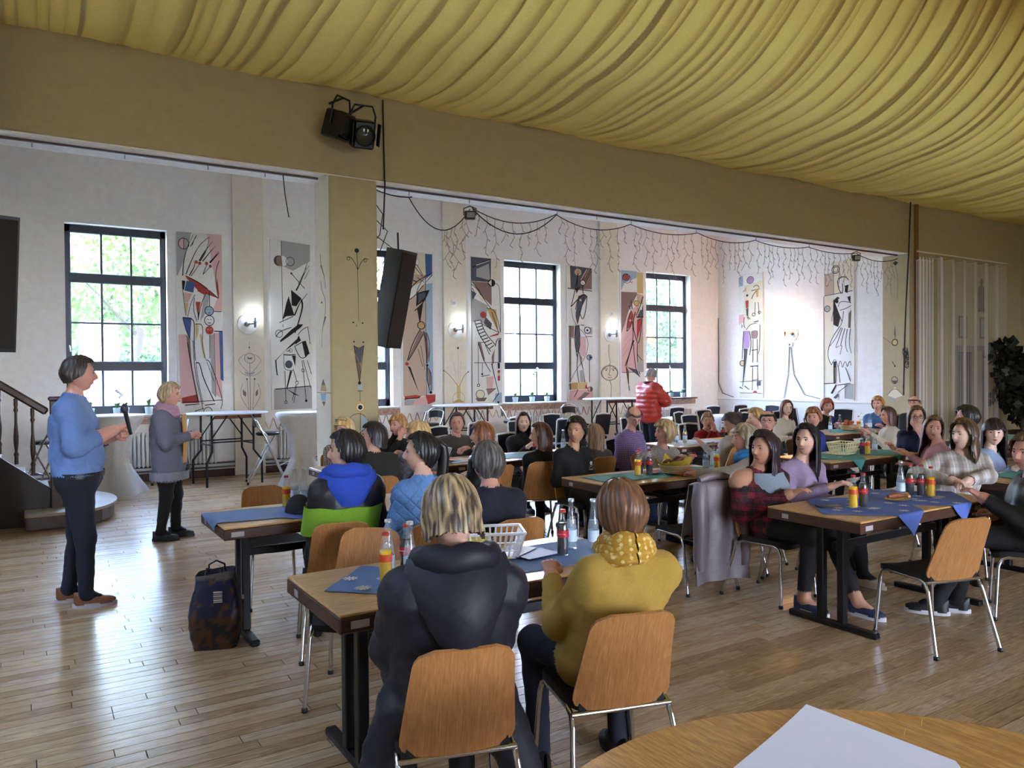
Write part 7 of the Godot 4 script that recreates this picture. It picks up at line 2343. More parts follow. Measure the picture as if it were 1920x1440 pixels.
func assemble(p: Dictionary, j: Dictionary, d: Dictionary) -> void:
	var o := thing("person", p.label, "person", Vector3(p.x, 0, p.z), p.face)
	var s: float = p.get("s", 1.0)
	var ids := PackedInt32Array()
	ids.resize(d.v.size())
	var sleeve: float = p.get("sleeve", 0.93)      # how far the sleeves reach down the forearm; below 0 they end on the upper arm
	var collar: float = p.get("collar", 0.12)
	var hem: float = p.get("hem", 0.9)
	for i in ids.size():
		var t: float = d.t[i]
		match d.lab[i]:
			TOP: ids[i] = 1
			SKIRT: ids[i] = 1
			UPARM: ids[i] = 1 if (sleeve >= 0.0 or t < 1.0 + sleeve) else 0
			FOREARM: ids[i] = 1 if t < sleeve else 0
			HAND: ids[i] = 0
			THIGH: ids[i] = 2
			CALF: ids[i] = 2 if (hem >= 0.9 or t < hem) else 0
			FOOT: ids[i] = 2 if hem >= 0.9 else 0
			NECK: ids[i] = 1 if t < collar else 0
		if p.has("tuck_y") and ids[i] == 1 and d.lab[i] == TOP and d.v[i].y < p.tuck_y: ids[i] = 2
		if p.has("bare") and d.lab[i] in [TOP, UPARM] and d.v[i].distance_to(j["sh_" + p.bare] + Vector3(0, 0.02, 0)) < 0.105: ids[i] = 0
	# body: one continuous surface, with the head and the hands
	var b := B.new()
	b.v = d.v.duplicate(); b.n = d.n.duplicate(); b.ix = d.ix.duplicate()
	b.c.resize(d.v.size()); b.c.fill(Color.WHITE); b.uv.resize(d.v.size())
	for i in ids.size():           # the body lies well under the clothes
		if ids[i] != 0: b.v[i] -= b.n[i] * 0.02
	var hs: float = p.get("hs", lerpf(1.0, s, 0.6))
	var hx := Transform3D((Basis(Vector3.UP, deg_to_rad(p.get("look", p.face) - p.face)) * Basis(Vector3.RIGHT, deg_to_rad(p.get("nod", 0.0))) * Basis(Vector3.BACK, deg_to_rad(p.get("tilt", 0.0)))).scaled(Vector3.ONE * hs), j.head)
	b.add(HEADS[p.get("male", false)], hx)
	for k in 2:
		var n: String = ["l", "r"][k]
		var dir: Vector3 = (j["wr_" + n] - j["el_" + n]).normalized()
		var up := Vector3.UP
		if absf(dir.y) > 0.8: up = Vector3(0, 0, -1) if dir.y > 0 else Vector3((1.0 if k == 0 else -1.0), 0, 0)
		if p.has("palm"): up = p.palm[k]
		var bx := up.cross(-dir).normalized()
		var bas := Basis(bx, (-dir).cross(bx).normalized(), -dir)
		var kind: String = p.get("hands", ["relaxed", "relaxed"])[k]
		if k == 0: bas = bas * Basis.from_scale(Vector3(-1, 1, 1))
		b.add(HANDS[kind], Transform3D(bas.scaled_local(Vector3.ONE * s), j["wr_" + n] + dir * 0.012))
	part("body", b, skin(p.get("skin", "fair")), o)
	cloth_part(o, p.get("wear", "top"), d, ids, 1, 0.006 + p.get("push", 0.0), p.get("crease", 0.007), p.top, p.get("quilt", 0.0))
	cloth_part(o, p.get("low", "trousers"), d, ids, 2, 0.004, 0.006, p.get("legs", M.cloth_black))
	if p.get("shoes", true):
		for n in ["l", "r"]:
			var dir := 0.0 if not p.has("toe") else deg_to_rad(p.toe)
			shoe_parts(o, j["an_" + n], dir, p.get("shoe", M.shoe_black), p.get("sole", M.shoe_black), s)
	# face
	if not FACE.has("eye"):
		var e := B.new()
		for q in [-1.0, 1.0]:
			e.col = Color(0.62, 0.58, 0.55)
			e.ball(Vector3(q * 0.031, 0.011, -0.0785), Vector3(0.0125, 0.0062, 0.006), 10, 6)
			e.col = Color(0.02, 0.014, 0.01)
			e.ball(Vector3(q * 0.031, 0.0112, -0.0825), Vector3(0.0056, 0.0056, 0.003), 8, 6)
			e.tube([Vector3(q * 0.018, 0.013, -0.083), Vector3(q * 0.031, 0.0178, -0.0855), Vector3(q * 0.044, 0.012, -0.0785)], 0.0014, 5)
		FACE.eye = e.mesh(mat("eye", Color.WHITE, 0.25))
		var m := B.new()
		m.tube([Vector3(-0.022, -0.0565, -0.0865), Vector3(-0.01, -0.055, -0.0965), Vector3(0, -0.0562, -0.0985), Vector3(0.01, -0.055, -0.0965), Vector3(0.022, -0.0565, -0.0865)], [0.001, 0.0036, 0.0038, 0.0036, 0.001], 6)
		m.tube([Vector3(-0.018, -0.0605, -0.088), Vector3(0, -0.0635, -0.0975), Vector3(0.018, -0.0605, -0.088)], [0.001, 0.0044, 0.001], 6)
		FACE.mouth = m.mesh(mat("lips", srgb(168, 92, 88), 0.45))
	inst("eyes", FACE.eye, o, hx)
	inst("mouth", FACE.mouth, o, hx)
	var hc: Color = p.get("hair", srgb(60, 40, 30))
	var bk := "brow" + str(hc)
	if not FACE.has(bk):
		var e := B.new()
		for q in [-1.0, 1.0]:
			e.tube([Vector3(q * 0.016, 0.031, -0.0925), Vector3(q * 0.03, 0.0355, -0.0915), Vector3(q * 0.046, 0.03, -0.082)], [0.0024, 0.0034, 0.0012], 6)
		FACE[bk] = e.mesh(mat("brow_" + str(hc), hc.darkened(0.35), 0.7))
	inst("eyebrows", FACE[bk], o, hx)
	if p.has("style"):
		inst("hair", hair_mesh(p.style, hc), o, hx)
	if p.get("glasses", false):
		if not FACE.has("glasses"):
			var e := B.new()
			for q in [-1.0, 1.0]:
				var ring := []
				for k in 17: ring.append(Vector3(q * 0.033 + 0.023 * cos(TAU * k / 16.0), 0.007 + 0.017 * sin(TAU * k / 16.0), -0.106 + 0.004 * absf(cos(TAU * k / 16.0))))
				e.tube(ring, 0.0019, 5, false)
				e.tube([Vector3(q * 0.056, 0.01, -0.103), Vector3(q * 0.078, 0.012, -0.03), Vector3(q * 0.08, 0.0, 0.02)], 0.0018, 5)
			e.tube([Vector3(-0.01, 0.01, -0.107), Vector3(0, 0.013, -0.112), Vector3(0.01, 0.01, -0.107)], 0.0018, 5)
			FACE.glasses = e.mesh(M.black_plastic)
		inst("glasses", FACE.glasses, o, hx)
	if p.has("extra"): p.extra.call(o, j, hx)

# ---------------------------------------------------------------- what people wear
func pattern(key: String, w: int, h: int, f: Callable, rough: float, sc: float) -> StandardMaterial3D:
	var im := Image.create(w, h, true, Image.FORMAT_RGB8)
	for y in h:
		for x in w: im.set_pixel(x, y, f.call(x, y))
	im.generate_mipmaps()
	return textured(key, ImageTexture.create_from_image(im), Color.WHITE, rough, Vector3(sc, sc, sc))

func cloth_mat(key: String, c: Color, rough := 0.85, sheen := 0.0) -> StandardMaterial3D:
	var m := textured(key, M.weave, c, rough, Vector3(6, 6, 6))
	if sheen > 0.0:
		m.rim_enabled = true; m.rim = sheen; m.rim_tint = 0.5
	return m

func wardrobe() -> void:
	cloth_mat("wool_navy", srgb(18, 19, 36), 0.6)
	cloth_mat("knit_mustard", srgb(186, 148, 62), 0.9, 0.3)
	cloth_mat("nylon_black", srgb(22, 22, 28), 0.5)
	cloth_mat("cloth_navy", srgb(24, 26, 44))
	cloth_mat("cloth_black", srgb(20, 19, 21))
	cloth_mat("cloth_olive", srgb(36, 36, 30))
	cloth_mat("cloth_brown", srgb(74, 66, 62))
	cloth_mat("leather_black", srgb(18, 18, 22), 0.35)
	cloth_mat("cloth_grey", srgb(92, 92, 100))
	cloth_mat("cloth_beige", srgb(176, 164, 152))
	cloth_mat("cloth_sand", srgb(158, 140, 108))
	cloth_mat("cloth_palegrey", srgb(160, 170, 188))
	cloth_mat("cloth_paleblue", srgb(150, 166, 200))
	cloth_mat("denim", srgb(48, 66, 96))
	cloth_mat("jeans_dark", srgb(26, 28, 48))
	cloth_mat("shirt_blue", srgb(112, 142, 198))
	cloth_mat("cardigan_grey", srgb(112, 114, 130))
	cloth_mat("down_red", srgb(196, 52, 38), 0.45)
	cloth_mat("knit_red", srgb(160, 26, 34))
	cloth_mat("knit_pale", srgb(176, 170, 160))
	cloth_mat("knit_beige", srgb(150, 130, 110))
	cloth_mat("knit_cream", srgb(214, 204, 184))
	cloth_mat("knit_blue", srgb(38, 62, 150))
	cloth_mat("knit_navy", srgb(28, 40, 86))
	cloth_mat("knit_pink", srgb(196, 144, 156))
	cloth_mat("print_blue", srgb(62, 104, 156))
	mat("shoe_black", srgb(18, 17, 18), 0.5)
	mat("shoe_navy", srgb(40, 50, 76), 0.7)
	mat("shoe_white", srgb(206, 204, 204), 0.6)
	mat("shoe_sand", srgb(178, 160, 138), 0.8)
	mat("shoe_brown", srgb(120, 72, 44), 0.6)
	mat("sole_grey", srgb(176, 176, 184), 0.6)
	var quilt := Image.create(64, 64, true, Image.FORMAT_RGB8)
	for y in 64:
		for x in 64:
			var a := absf(fposmod((x + y) / 32.0, 1.0) - 0.5) * 2.0
			var c := absf(fposmod((x - y) / 32.0, 1.0) - 0.5) * 2.0
			var q := pow(maxf(a, c), 6.0)
			quilt.set_pixel(x, y, Color(1.0 - q, 1.0 - q, 1.0 - q))
	quilt.generate_mipmaps()
	var qt := ImageTexture.create_from_image(quilt)
	var m := textured("quilt_blue", M.weave, srgb(104, 152, 214), 0.55, Vector3(7, 7, 7))
	relief(m, qt, 0.9)
	m = textured("quilt_grey", M.weave, srgb(86, 82, 88), 0.55, Vector3(7, 7, 7))
	relief(m, qt, 0.9)
	pattern("check_small", 32, 32, func(x: int, y: int) -> Color:
		var k := int(x % 16 < 8) + int(y % 16 < 8)
		return [srgb(196, 180, 156), srgb(112, 98, 90), srgb(36, 32, 34)][k], 0.85, 24.0)
	pattern("check_purple", 32, 32, func(x: int, y: int) -> Color:
		var c := srgb(118, 98, 150)
		if x % 8 < 2: c = c.lerp(srgb(60, 48, 100), 0.6)
		if y % 8 < 2: c = c.lerp(srgb(190, 168, 190), 0.5)
		return c, 0.85, 12.0)
	pattern("plaid_red", 64, 64, func(x: int, y: int) -> Color:
		var c := srgb(120, 24, 44)
		if x % 32 < 15: c = c.lerp(srgb(20, 14, 20), 0.72)
		if y % 32 < 15: c = c.lerp(srgb(20, 14, 20), 0.72)
		if x % 32 == 24 or y % 32 == 24: c = srgb(150, 60, 80)
		return c, 0.85, 6.0)
	pattern("plaid_beige", 64, 64, func(x: int, y: int) -> Color:
		var c := srgb(190, 184, 178)
		if x % 32 < 12: c = c.lerp(srgb(124, 112, 100), 0.6)
		if y % 32 < 10: c = c.lerp(srgb(132, 124, 130), 0.55)
		if x % 32 > 20 and x % 32 < 24: c = c.lerp(srgb(232, 228, 224), 0.7)
		return c, 0.9, 5.0)
	pattern("zigzag", 32, 32, func(x: int, y: int) -> Color:
		var q := (y + absi(x % 16 - 8)) % 8
		return srgb(212, 206, 200) if q < 4 else srgb(24, 22, 26), 0.8, 18.0)
	pattern("knit_lilac", 32, 32, func(x: int, y: int) -> Color:
		return srgb(178, 160, 190) if (x + y * 3) % 4 < 2 else srgb(116, 94, 124), 0.95, 16.0)
	pattern("dots_mustard", 32, 32, func(x: int, y: int) -> Color:
		var d := Vector2(x % 16 - 8, (y + 8 * int(x / 16.0)) % 16 - 8).length()
		return srgb(232, 214, 150) if d < 3.2 else srgb(176, 130, 36), 0.85, 16.0)
	pattern("scarf_pink", 32, 32, func(x: int, y: int) -> Color:
		return srgb(196, 150, 160) if (x * 5 + y * 3) % 11 < 6 else srgb(150, 120, 150), 0.9, 8.0)

func at_head(j: Dictionary, q: Vector3) -> Vector3: return j.head + q

func wrap_scarf(o: Node3D, j: Dictionary, m: Material, r: float, fat: float, drop := 0.0) -> void:
	var b := B.new()
	for k in 3:
		var pts := []
		var rr := []
		for i in 25:
			var a := TAU * i / 24.0
			var c: Vector3 = j.neck + Vector3(0, 0.02 + 0.026 * k, -0.005)
			pts.append(c + Vector3(sin(a) * r * (1.12 - 0.1 * k), 0.012 * sin(a * 2.0 + k) - drop * maxf(0.0, -cos(a)) * 0.05, cos(a) * r * (1.08 - 0.1 * k)))
			rr.append(fat * (1.0 + 0.16 * sin(a * 5.0 + k * 2.0)))
		b.tube(pts, rr, 10, false)
	part("scarf", b, m, o)

func hood(o: Node3D, j: Dictionary, m: Material, w: float, h: float, dz: float) -> void:
	# a hood lying on the back: a padded roll round the neck and a wide soft pouch hanging behind
	var b := B.new()
	var pts := []
	var rr := []
	for i in 25:
		var a := -PI * 0.86 + PI * 1.72 * i / 24.0
		var big := 0.5 + 0.5 * cos(a)
		pts.append(j.neck + Vector3(sin(a) * (0.105 + 0.02 * big), 0.03 + 0.035 * big + 0.006 * sin(a * 6.0), cos(a) * (0.10 + 0.02 * big)))
		rr.append(lerpf(0.03, 0.05, big))
	b.tube(pts, rr, 12)
	b.grid(24, 18, func(u: float, v: float) -> Vector3:
		var x := (u * 2.0 - 1.0)
		var hang := h * (1.0 - 0.45 * pow(absf(x), 5.0))
		var y := 0.06 - v * hang
		var out := w * sin(PI * clampf(v * 0.92 + 0.05, 0.0, 1.0)) * (1.0 - 0.8 * x * x)
		return j.neck + Vector3(x * (0.165 + 0.02 * sin(PI * v) - 0.045 * v * v), y + 0.006 * noise.get_noise_2d(u * 9.0, v * 9.0), 0.125 + dz * v + out - 0.09 * x * x + 0.004 * noise.get_noise_2d(u * 20.0, v * 12.0)), true)
	part("hood", b, m, o)

func hood_navy(o: Node3D, j: Dictionary, _hx: Transform3D) -> void: hood(o, j, M.wool_navy, 0.055, 0.27, 0.06)

func hood_blue(o: Node3D, j: Dictionary, _hx: Transform3D) -> void:
	hood(o, j, cloth_mat("hood_blue", srgb(40, 78, 190)), 0.05, 0.2, 0.05)
	var b := B.new()
	b.grid(40, 6, func(u: float, v: float) -> Vector3:
		var a := u * TAU
		var y := lerpf(0.70, 0.865, v)
		var c: Vector3 = j.pel.lerp(j.neck, (y - 0.56) / maxf(0.1, j.neck.y - 0.56))
		return Vector3(c.x + sin(a) * 0.238, y + 0.004 * sin(a * 7.0), c.z + 0.012 + cos(a) * 0.172))
	part("green_band", b, cloth_mat("band_green", srgb(126, 176, 36)), o)

func scarf_mustard(o: Node3D, j: Dictionary, _hx: Transform3D) -> void: wrap_scarf(o, j, M.dots_mustard, 0.085, 0.03)
func scarf_blue(o: Node3D, j: Dictionary, _hx: Transform3D) -> void: wrap_scarf(o, j, cloth_mat("scarf_blue", srgb(54, 140, 208)), 0.088, 0.032, 1.0)

func glasses_up(o: Node3D, j: Dictionary, hx: Transform3D) -> void:
	var b := B.new()
	for q in [-1.0, 1.0]:
		var ring := []
		for k in 13: ring.append(Vector3(q * 0.034 + 0.024 * cos(TAU * k / 12.0), 0.118, -0.075 + 0.02 * sin(TAU * k / 12.0)))
		b.tube(ring, 0.003, 5, false)
		b.tube([Vector3(q * 0.058, 0.116, -0.07), Vector3(q * 0.088, 0.07, 0.02)], 0.0026, 5)
	var m := part("glasses", b, M.black_plastic, o)
	m.transform = hx

func headband(o: Node3D, j: Dictionary, hx: Transform3D) -> void:
	var b := B.new()
	b.grid(36, 4, func(u: float, v: float) -> Vector3:
		var a := u * TAU
		var t := lerpf(-0.022, 0.022, v)
		return Vector3(sin(a) * 0.093, cos(a) * 0.131, -0.02 + t + 0.02 * cos(a)))
	var m := part("headband", b, cloth_mat("band_white", srgb(208, 198, 200)), o)
	m.transform = hx

func flat_on_chest(o: Node3D, j: Dictionary, called: String, polys: Array, m: Material, off: Vector3, sc: float) -> void:
	var b := B.new()
	b.x = Transform3D(j.tw * Basis(Vector3.UP, PI), j.chest + j.tw * off)
	for p in polys:
		var q := PackedVector2Array()
		for e in p: q.append(Vector2(e[0], e[1]) * sc)
		b.prism(q, 0.0, 0.004)
	part(called, b, m, o)

func disc(cx: float, cy: float, r: float) -> Array:
	var a := []
	for k in 12: a.append([cx + r * cos(TAU * k / 12.0), cy + r * sin(TAU * k / 12.0)])
	return a

func skull(o: Node3D, j: Dictionary, _hx: Transform3D) -> void:
	flat_on_chest(o, j, "skull_print", [disc(0, 0.5, 0.34), [[-0.2, 0.25], [0.2, 0.25], [0.16, 0.02], [-0.16, 0.02]], [[-0.6, 0.1], [-0.5, 0.0], [0.6, -0.5], [0.5, -0.6]], [[0.6, 0.1], [0.5, 0.0], [-0.6, -0.5], [-0.5, -0.6]], [[-0.5, -0.8], [0.5, -0.8], [0.5, -0.92], [-0.5, -0.92]]], mat("print_white", srgb(214, 214, 218), 0.7), Vector3(-0.075, -0.02, -0.132), 0.045)

func red_print(o: Node3D, j: Dictionary, _hx: Transform3D) -> void:
	flat_on_chest(o, j, "chest_print", [[[-1.2, -0.4], [-0.9, 0.5], [-0.6, -0.4], [-0.75, -0.4], [-0.9, 0.1], [-1.05, -0.4]], [[-0.5, 0.5], [-0.2, -0.4], [0.1, 0.5], [-0.05, 0.5], [-0.2, 0.0], [-0.35, 0.5]], [[0.3, 0.5], [1.0, 0.5], [1.0, 0.35], [0.45, 0.35], [0.45, -0.25], [1.0, -0.25], [1.0, -0.4], [0.3, -0.4]]], mat("print_white", srgb(214, 214, 218), 0.7), Vector3(0.0, -0.03, -0.125), 0.055)

func tank_top(o: Node3D, j: Dictionary, _hx: Transform3D) -> void:
	# pale ribbed top showing between the open shirt fronts, bare shoulder above
	var b := B.new()
	b.grid(16, 18, func(u: float, v: float) -> Vector3:
		var a := (u * 2.0 - 1.0) * 0.95
		var c: Vector3 = (j.waist as Vector3).lerp(j.chest, v)
		var r := 0.136 + 0.036 * sin(clampf(v * 1.15, 0.0, 1.0) * PI * 0.75) - 0.03 * v * v * v
		return c + j.tw * Vector3(-sin(a) * r * 1.1, 0.13 * v, -cos(a) * r - 0.004 + 0.0012 * sin(u * 80.0)))
	part("tank_top", b, cloth_mat("rib_grey", srgb(146, 158, 170)), o)
	b = B.new()
	for k in 4: b.ball((j.waist as Vector3).lerp(j.chest, 0.2 + 0.25 * k) + j.tw * Vector3(-0.03, 0.03, -0.182), Vector3(0.008, 0.008, 0.004), 8, 6)
	part("button", b, mat("button_grey", srgb(90, 84, 84), 0.4), o)

func blue_front(o: Node3D, j: Dictionary, _hx: Transform3D) -> void:
	flat_on_chest(o, j, "blouse_front", [[[-0.5, 1.2], [0.5, 1.2], [0.25, -1.4], [-0.25, -1.4]]], cloth_mat("blouse_blue", srgb(40, 60, 150)), Vector3(0, 0.02, -0.136), 0.09)

func belt_and_buttons(o: Node3D, j: Dictionary, _hx: Transform3D) -> void:
	var b := B.new()
	b.grid(36, 3, func(u: float, v: float) -> Vector3:
		var a := u * TAU
		return j.pel + Vector3(sin(a) * 0.243, -0.005 + 0.036 * v, cos(a) * 0.168 - 0.004))
	part("belt", b, mat("belt_black", srgb(16, 14, 14), 0.4), o)
	b = B.new()
	b.tube([j.neck + Vector3(-0.04, 0.0, -0.07), j.neck + Vector3(-0.07, 0.025, -0.01), j.neck + Vector3(-0.045, 0.045, 0.055), j.neck + Vector3(0.045, 0.045, 0.055), j.neck + Vector3(0.07, 0.025, -0.01), j.neck + Vector3(0.04, 0.0, -0.07)], 0.017, 8)
	part("collar", b, M.shirt_blue, o)

func layers_grey(o: Node3D, j: Dictionary, _hx: Transform3D) -> void:
	wrap_scarf(o, j, M.scarf_pink, 0.088, 0.034, 1.0)
	var b := B.new()
	b.sheet(10, 14, func(u: float, v: float) -> Vector3:
		var x := (u - 0.5) * 0.18
		var y := lerpf(0.78, j.neck.y - 0.02, v)
		return Vector3(-x, y, -0.158 - 0.012 * sin(v * PI) + x * x * 1.2), 0.006)
	part("ochre_top", b, cloth_mat("jersey_ochre", srgb(196, 142, 50)), o)
	b = B.new()
	b.grid(72, 6, func(u: float, v: float) -> Vector3:
		var a := u * TAU
		return Vector3(sin(a) * (0.235 + 0.008 * sin(a * 14.0)), lerpf(0.62, 0.70, v) - 0.012 * absf(sin(a * 18.0)) * (1.0 - v), cos(a) * 0.185))
	part("lace_hem", b, cloth_mat("lace_grey", srgb(146, 146, 160)), o)

func puffer_collar(o: Node3D, j: Dictionary, _hx: Transform3D) -> void:
	var b := B.new()
	var pts := []
	for i in 25: pts.append(j.neck + Vector3(sin(TAU * i / 24.0) * 0.085, 0.05, cos(TAU * i / 24.0) * 0.085))
	b.tube(pts, 0.03, 8, false)
	part("collar", b, cloth_mat("collar_dark", srgb(60, 30, 34)), o)

func people_list() -> Array:
	wardrobe()
	var l := []
	l.append({"x": 0.33, "z": -6.45, "face": -100.0, "look": -92.0, "hh": 1.675, "lean": 0.03, "s": 1.04, "stand": true, "step": -0.07, "label": "man in a light blue shirt and dark jeans holding a microphone", "male": true, "w": 1.14, "belly": 0.006, "cell": 0.014, "bulk": 0.014, "wear": "shirt", "top": M.shirt_blue, "crease": 0.012, "legs": M.jeans_dark, "shoe": M.shoe_brown, "sole": M.sole_grey, "skin": "rosy", "sleeve": 0.55, "hem": 0.97, "tuck_y": 0.96, "arms": [[Vector3(-0.28, 1.16, -0.04), Vector3(-0.09, 1.22, -0.24)], [Vector3(0.28, 1.17, -0.02), Vector3(0.07, 1.27, -0.24)]], "hands": ["grip", "grip"], "palm": [Vector3(-0.6, 0.5, 0.6), Vector3(0.6, 0.5, 0.6)], "hair": srgb(44, 32, 28), "style": {"len": 0.04, "side": 0.01, "vol": 0.010, "open": 1.72, "front": 48.0}, "extra": belt_and_buttons})
	l.append({"x": 1.25, "z": -8.53, "face": -112.0, "look": -118.0, "hh": 1.465, "lean": 0.03, "s": 0.96, "stand": true, "step": 0.05, "label": "woman in a grey cardigan with pink scarf standing with clasped hands", "cell": 0.014, "w": 1.1, "bulk": 0.016, "wear": "cardigan", "top": M.cardigan_grey, "crease": 0.009, "legs": M.cloth_black, "hem": 0.97, "skin": "rosy", "arms": [[Vector3(-0.24, 1.0, -0.03), Vector3(-0.06, 1.05, -0.22)], [Vector3(0.24, 1.0, -0.03), Vector3(0.06, 1.06, -0.22)]], "hands": ["grip", "grip"], "hair": srgb(150, 122, 88), "style": {"len": 0.05, "side": 0.02, "vol": 0.014, "front": 58.0, "streak": srgb(206, 182, 146)}, "bust": true, "skirt": [[Vector3(-0.09, 0.85, 0.0), Vector3(-0.10, 0.70, 0.0), 0.125, 0.12], [Vector3(0.09, 0.85, 0.0), Vector3(0.10, 0.70, 0.0), 0.125, 0.12]], "extra": layers_grey})
	l.append({"x": 9.62, "z": -10.5, "face": -92.0, "look": -100.0, "hh": 1.60, "lean": 0.06, "s": 1.0, "stand": true, "label": "person in a red puffer jacket standing in the aisle looking down", "male": true, "w": 1.1, "bulk": 0.045, "cell": 0.018, "wear": "puffer_jacket", "top": M.down_red, "quilt": 0.085, "crease": 0.006, "legs": M.cloth_navy, "skin": "rosy", "nod": -30.0, "glasses": true, "arms": [[Vector3(-0.28, 1.16, -0.14), Vector3(-0.1, 1.13, -0.36)], [Vector3(0.28, 1.16, -0.12), Vector3(0.08, 1.12, -0.38)]], "hair": srgb(120, 112, 106), "style": {"len": 0.04, "side": 0.01, "vol": 0.008, "streak": srgb(180, 172, 166)}, "extra": puffer_collar})
	l.append({"x": 1.240, "z": -2.395, "face": -16.0, "look": -14.0, "hh": 1.180, "side": 0.002, "lean": -0.079, "s": 1.00, "label": "person in a navy hooded coat with streaked blonde hair, back turned", "cell": 0.014, "w": 1.0, "bulk": 0.024, "nod": -24.0, "wear": "coat", "top": M.wool_navy, "crease": 0.012, "legs": M.cloth_black, "arms": [[Vector3(-0.185, 0.71, -0.04), Vector3(-0.13, 0.80, -0.28)], [Vector3(0.185, 0.71, -0.04), Vector3(0.13, 0.80, -0.28)]], "collar": 0.45, "hair": srgb(58, 46, 40), "style": {"len": 0.08, "vol": 0.010, "streak": srgb(206, 180, 136), "front": 50.0, "wave": 0.004}, "skirt": [[Vector3(-0.16, 0.5, 0.02), Vector3(-0.27, 0.28, 0.03), 0.09, 0.05], [Vector3(0.16, 0.5, 0.02), Vector3(0.27, 0.24, 0.05), 0.09, 0.06], [Vector3(0.0, 0.55, -0.05), Vector3(0.0, 0.5, -0.3), 0.14, 0.12]], "extra": hood_navy})
	l.append({"x": 1.915, "z": -2.365, "face": -16.0, "look": -14.0, "hh": 1.109, "side": 0.073, "lean": -0.010, "s": 0.94, "label": "person in a mustard sweater and dotted scarf with short brown hair, back turned", "cell": 0.014, "w": 0.98, "bulk": 0.012, "nod": -14.0, "wear": "sweater", "top": M.knit_mustard, "crease": 0.009, "legs": M.cloth_navy, "arms": [[Vector3(-0.175, 0.68, -0.04), Vector3(-0.12, 0.80, -0.26)], [Vector3(0.175, 0.68, -0.04), Vector3(0.12, 0.80, -0.26)]], "skin": "rosy", "hair": srgb(92, 62, 44), "style": {"len": 0.077, "side": 0.035, "vol": 0.011, "streak": srgb(140, 100, 72)}, "bust": true, "extra": scarf_mustard, "spread": 0.07})
	l.append({"x": 1.620, "z": -4.580, "face": -14.0, "look": 70.0, "hh": 1.180, "side": 0.062, "lean": 0.052, "s": 0.95, "label": "boy in a black jacket with blue hood and green band, back turned", "cell": 0.016, "male": true, "twist": 15.0, "bulk": 0.028, "wear": "jacket", "top": M.nylon_black, "crease": 0.01, "arms": ["table", "lap"], "hair": srgb(20, 17, 17), "style": {"len": 0.074, "side": 0.03, "vol": 0.016}, "extra": hood_blue})
	l.append({"x": 2.070, "z": -4.280, "face": -10.0, "look": 62.0, "hh": 1.175, "side": -0.008, "lean": 0.036, "s": 0.96, "label": "woman in a light blue quilted coat with a long black ponytail", "cell": 0.016, "twist": 30.0, "bulk": 0.022, "wear": "coat", "top": M.quilt_blue, "crease": 0.01, "collar": 0.35, "arms": ["table", "lap"], "hair": srgb(18, 14, 15), "style": {"len": 0.07, "side": 0.015, "vol": 0.006, "open": 1.7, "front": 46.0, "tail": 0.34}, "skirt": [[Vector3(-0.12, 0.5, 0.1), Vector3(-0.16, 0.26, 0.16), 0.09, 0.05], [Vector3(0.1, 0.5, 0.1), Vector3(0.14, 0.26, 0.16), 0.09, 0.05]]})
	l.append({"x": 2.500, "z": -4.100, "face": -5.0, "look": 10.0, "hh": 1.103, "side": -0.058, "lean": 0.060, "s": 1.00, "label": "grey haired man in a navy shirt, back turned", "cell": 0.016, "male": true, "w": 1.08, "wear": "shirt", "top": M.cloth_navy, "legs": M.cloth_black, "skin": "rosy", "arms": ["table", "table"], "hair": srgb(58, 54, 54), "style": {"len": 0.074, "side": 0.02, "vol": 0.009, "streak": srgb(120, 116, 112)}})
	l.append({"x": 2.890, "z": -7.930, "face": 180.0, "look": 120.0, "hh": 1.074, "side": -0.004, "lean": 0.015, "s": 0.93, "label": "blonde woman in a small check blouse, glasses pushed up, before the pillar", "wear": "blouse", "top": M.check_small, "arms": ["table", "fold"], "hair": srgb(196, 158, 96), "style": {"len": 0.11, "side": 0.09, "vol": 0.014, "streak": srgb(232, 206, 150), "front": 66.0, "wave": 0.004}, "bust": true, "extra": glasses_up})
	l.append({"x": 2.580, "z": -6.360, "face": -10.0, "look": 75.0, "hh": 1.111, "side": 0.012, "lean": 0.027, "s": 0.95, "label": "person in an olive black jacket with a dark bob, looking to the speakers", "twist": 20.0, "bulk": 0.02, "wear": "jacket", "top": M.cloth_olive, "arms": ["table", "lap"], "collar": 0.3, "hair": srgb(26, 20, 20), "style": {"len": 0.10, "side": 0.06, "vol": 0.014}})
	l.append({"x": 3.540, "z": -7.980, "face": 180.0, "look": 110.0, "hh": 1.090, "side": -0.002, "lean": 0.013, "s": 0.95, "label": "woman in a black turtleneck with copper blonde bob, arm raised", "wear": "turtleneck", "top": M.cloth_black, "collar": 0.75, "arms": ["fold", "chin"], "skin": "rosy", "hair": srgb(156, 104, 62), "style": {"len": 0.09, "vol": 0.012, "streak": srgb(214, 170, 112), "front": 62.0, "flare": -0.05}, "bust": true})
	l.append({"x": 3.090, "z": -6.400, "face": -10.0, "look": 65.0, "hh": 1.103, "side": -0.041, "lean": 0.049, "s": 0.93, "label": "blonde woman in a quilted grey jacket in profile", "twist": 15.0, "bulk": 0.02, "wear": "jacket", "top": M.quilt_grey, "collar": 0.5, "hair": srgb(176, 138, 88), "style": {"len": 0.06, "side": 0.05, "vol": 0.014, "streak": srgb(226, 196, 140), "front": 62.0}})
	l.append({"x": 4.280, "z": -7.980, "face": 180.0, "look": 150.0, "hh": 1.083, "side": -0.011, "lean": 0.018, "s": 0.97, "label": "woman with a white headband in a brown jacket, facing the room", "w": 1.05, "bulk": 0.014, "wear": "jacket", "top": M.cloth_brown, "arms": ["table", "table"], "skin": "rosy", "hair": srgb(60, 44, 40), "style": {"len": 0.06, "side": 0.01, "vol": 0.004, "open": 1.7, "front": 44.0}, "bust": true, "extra": headband})
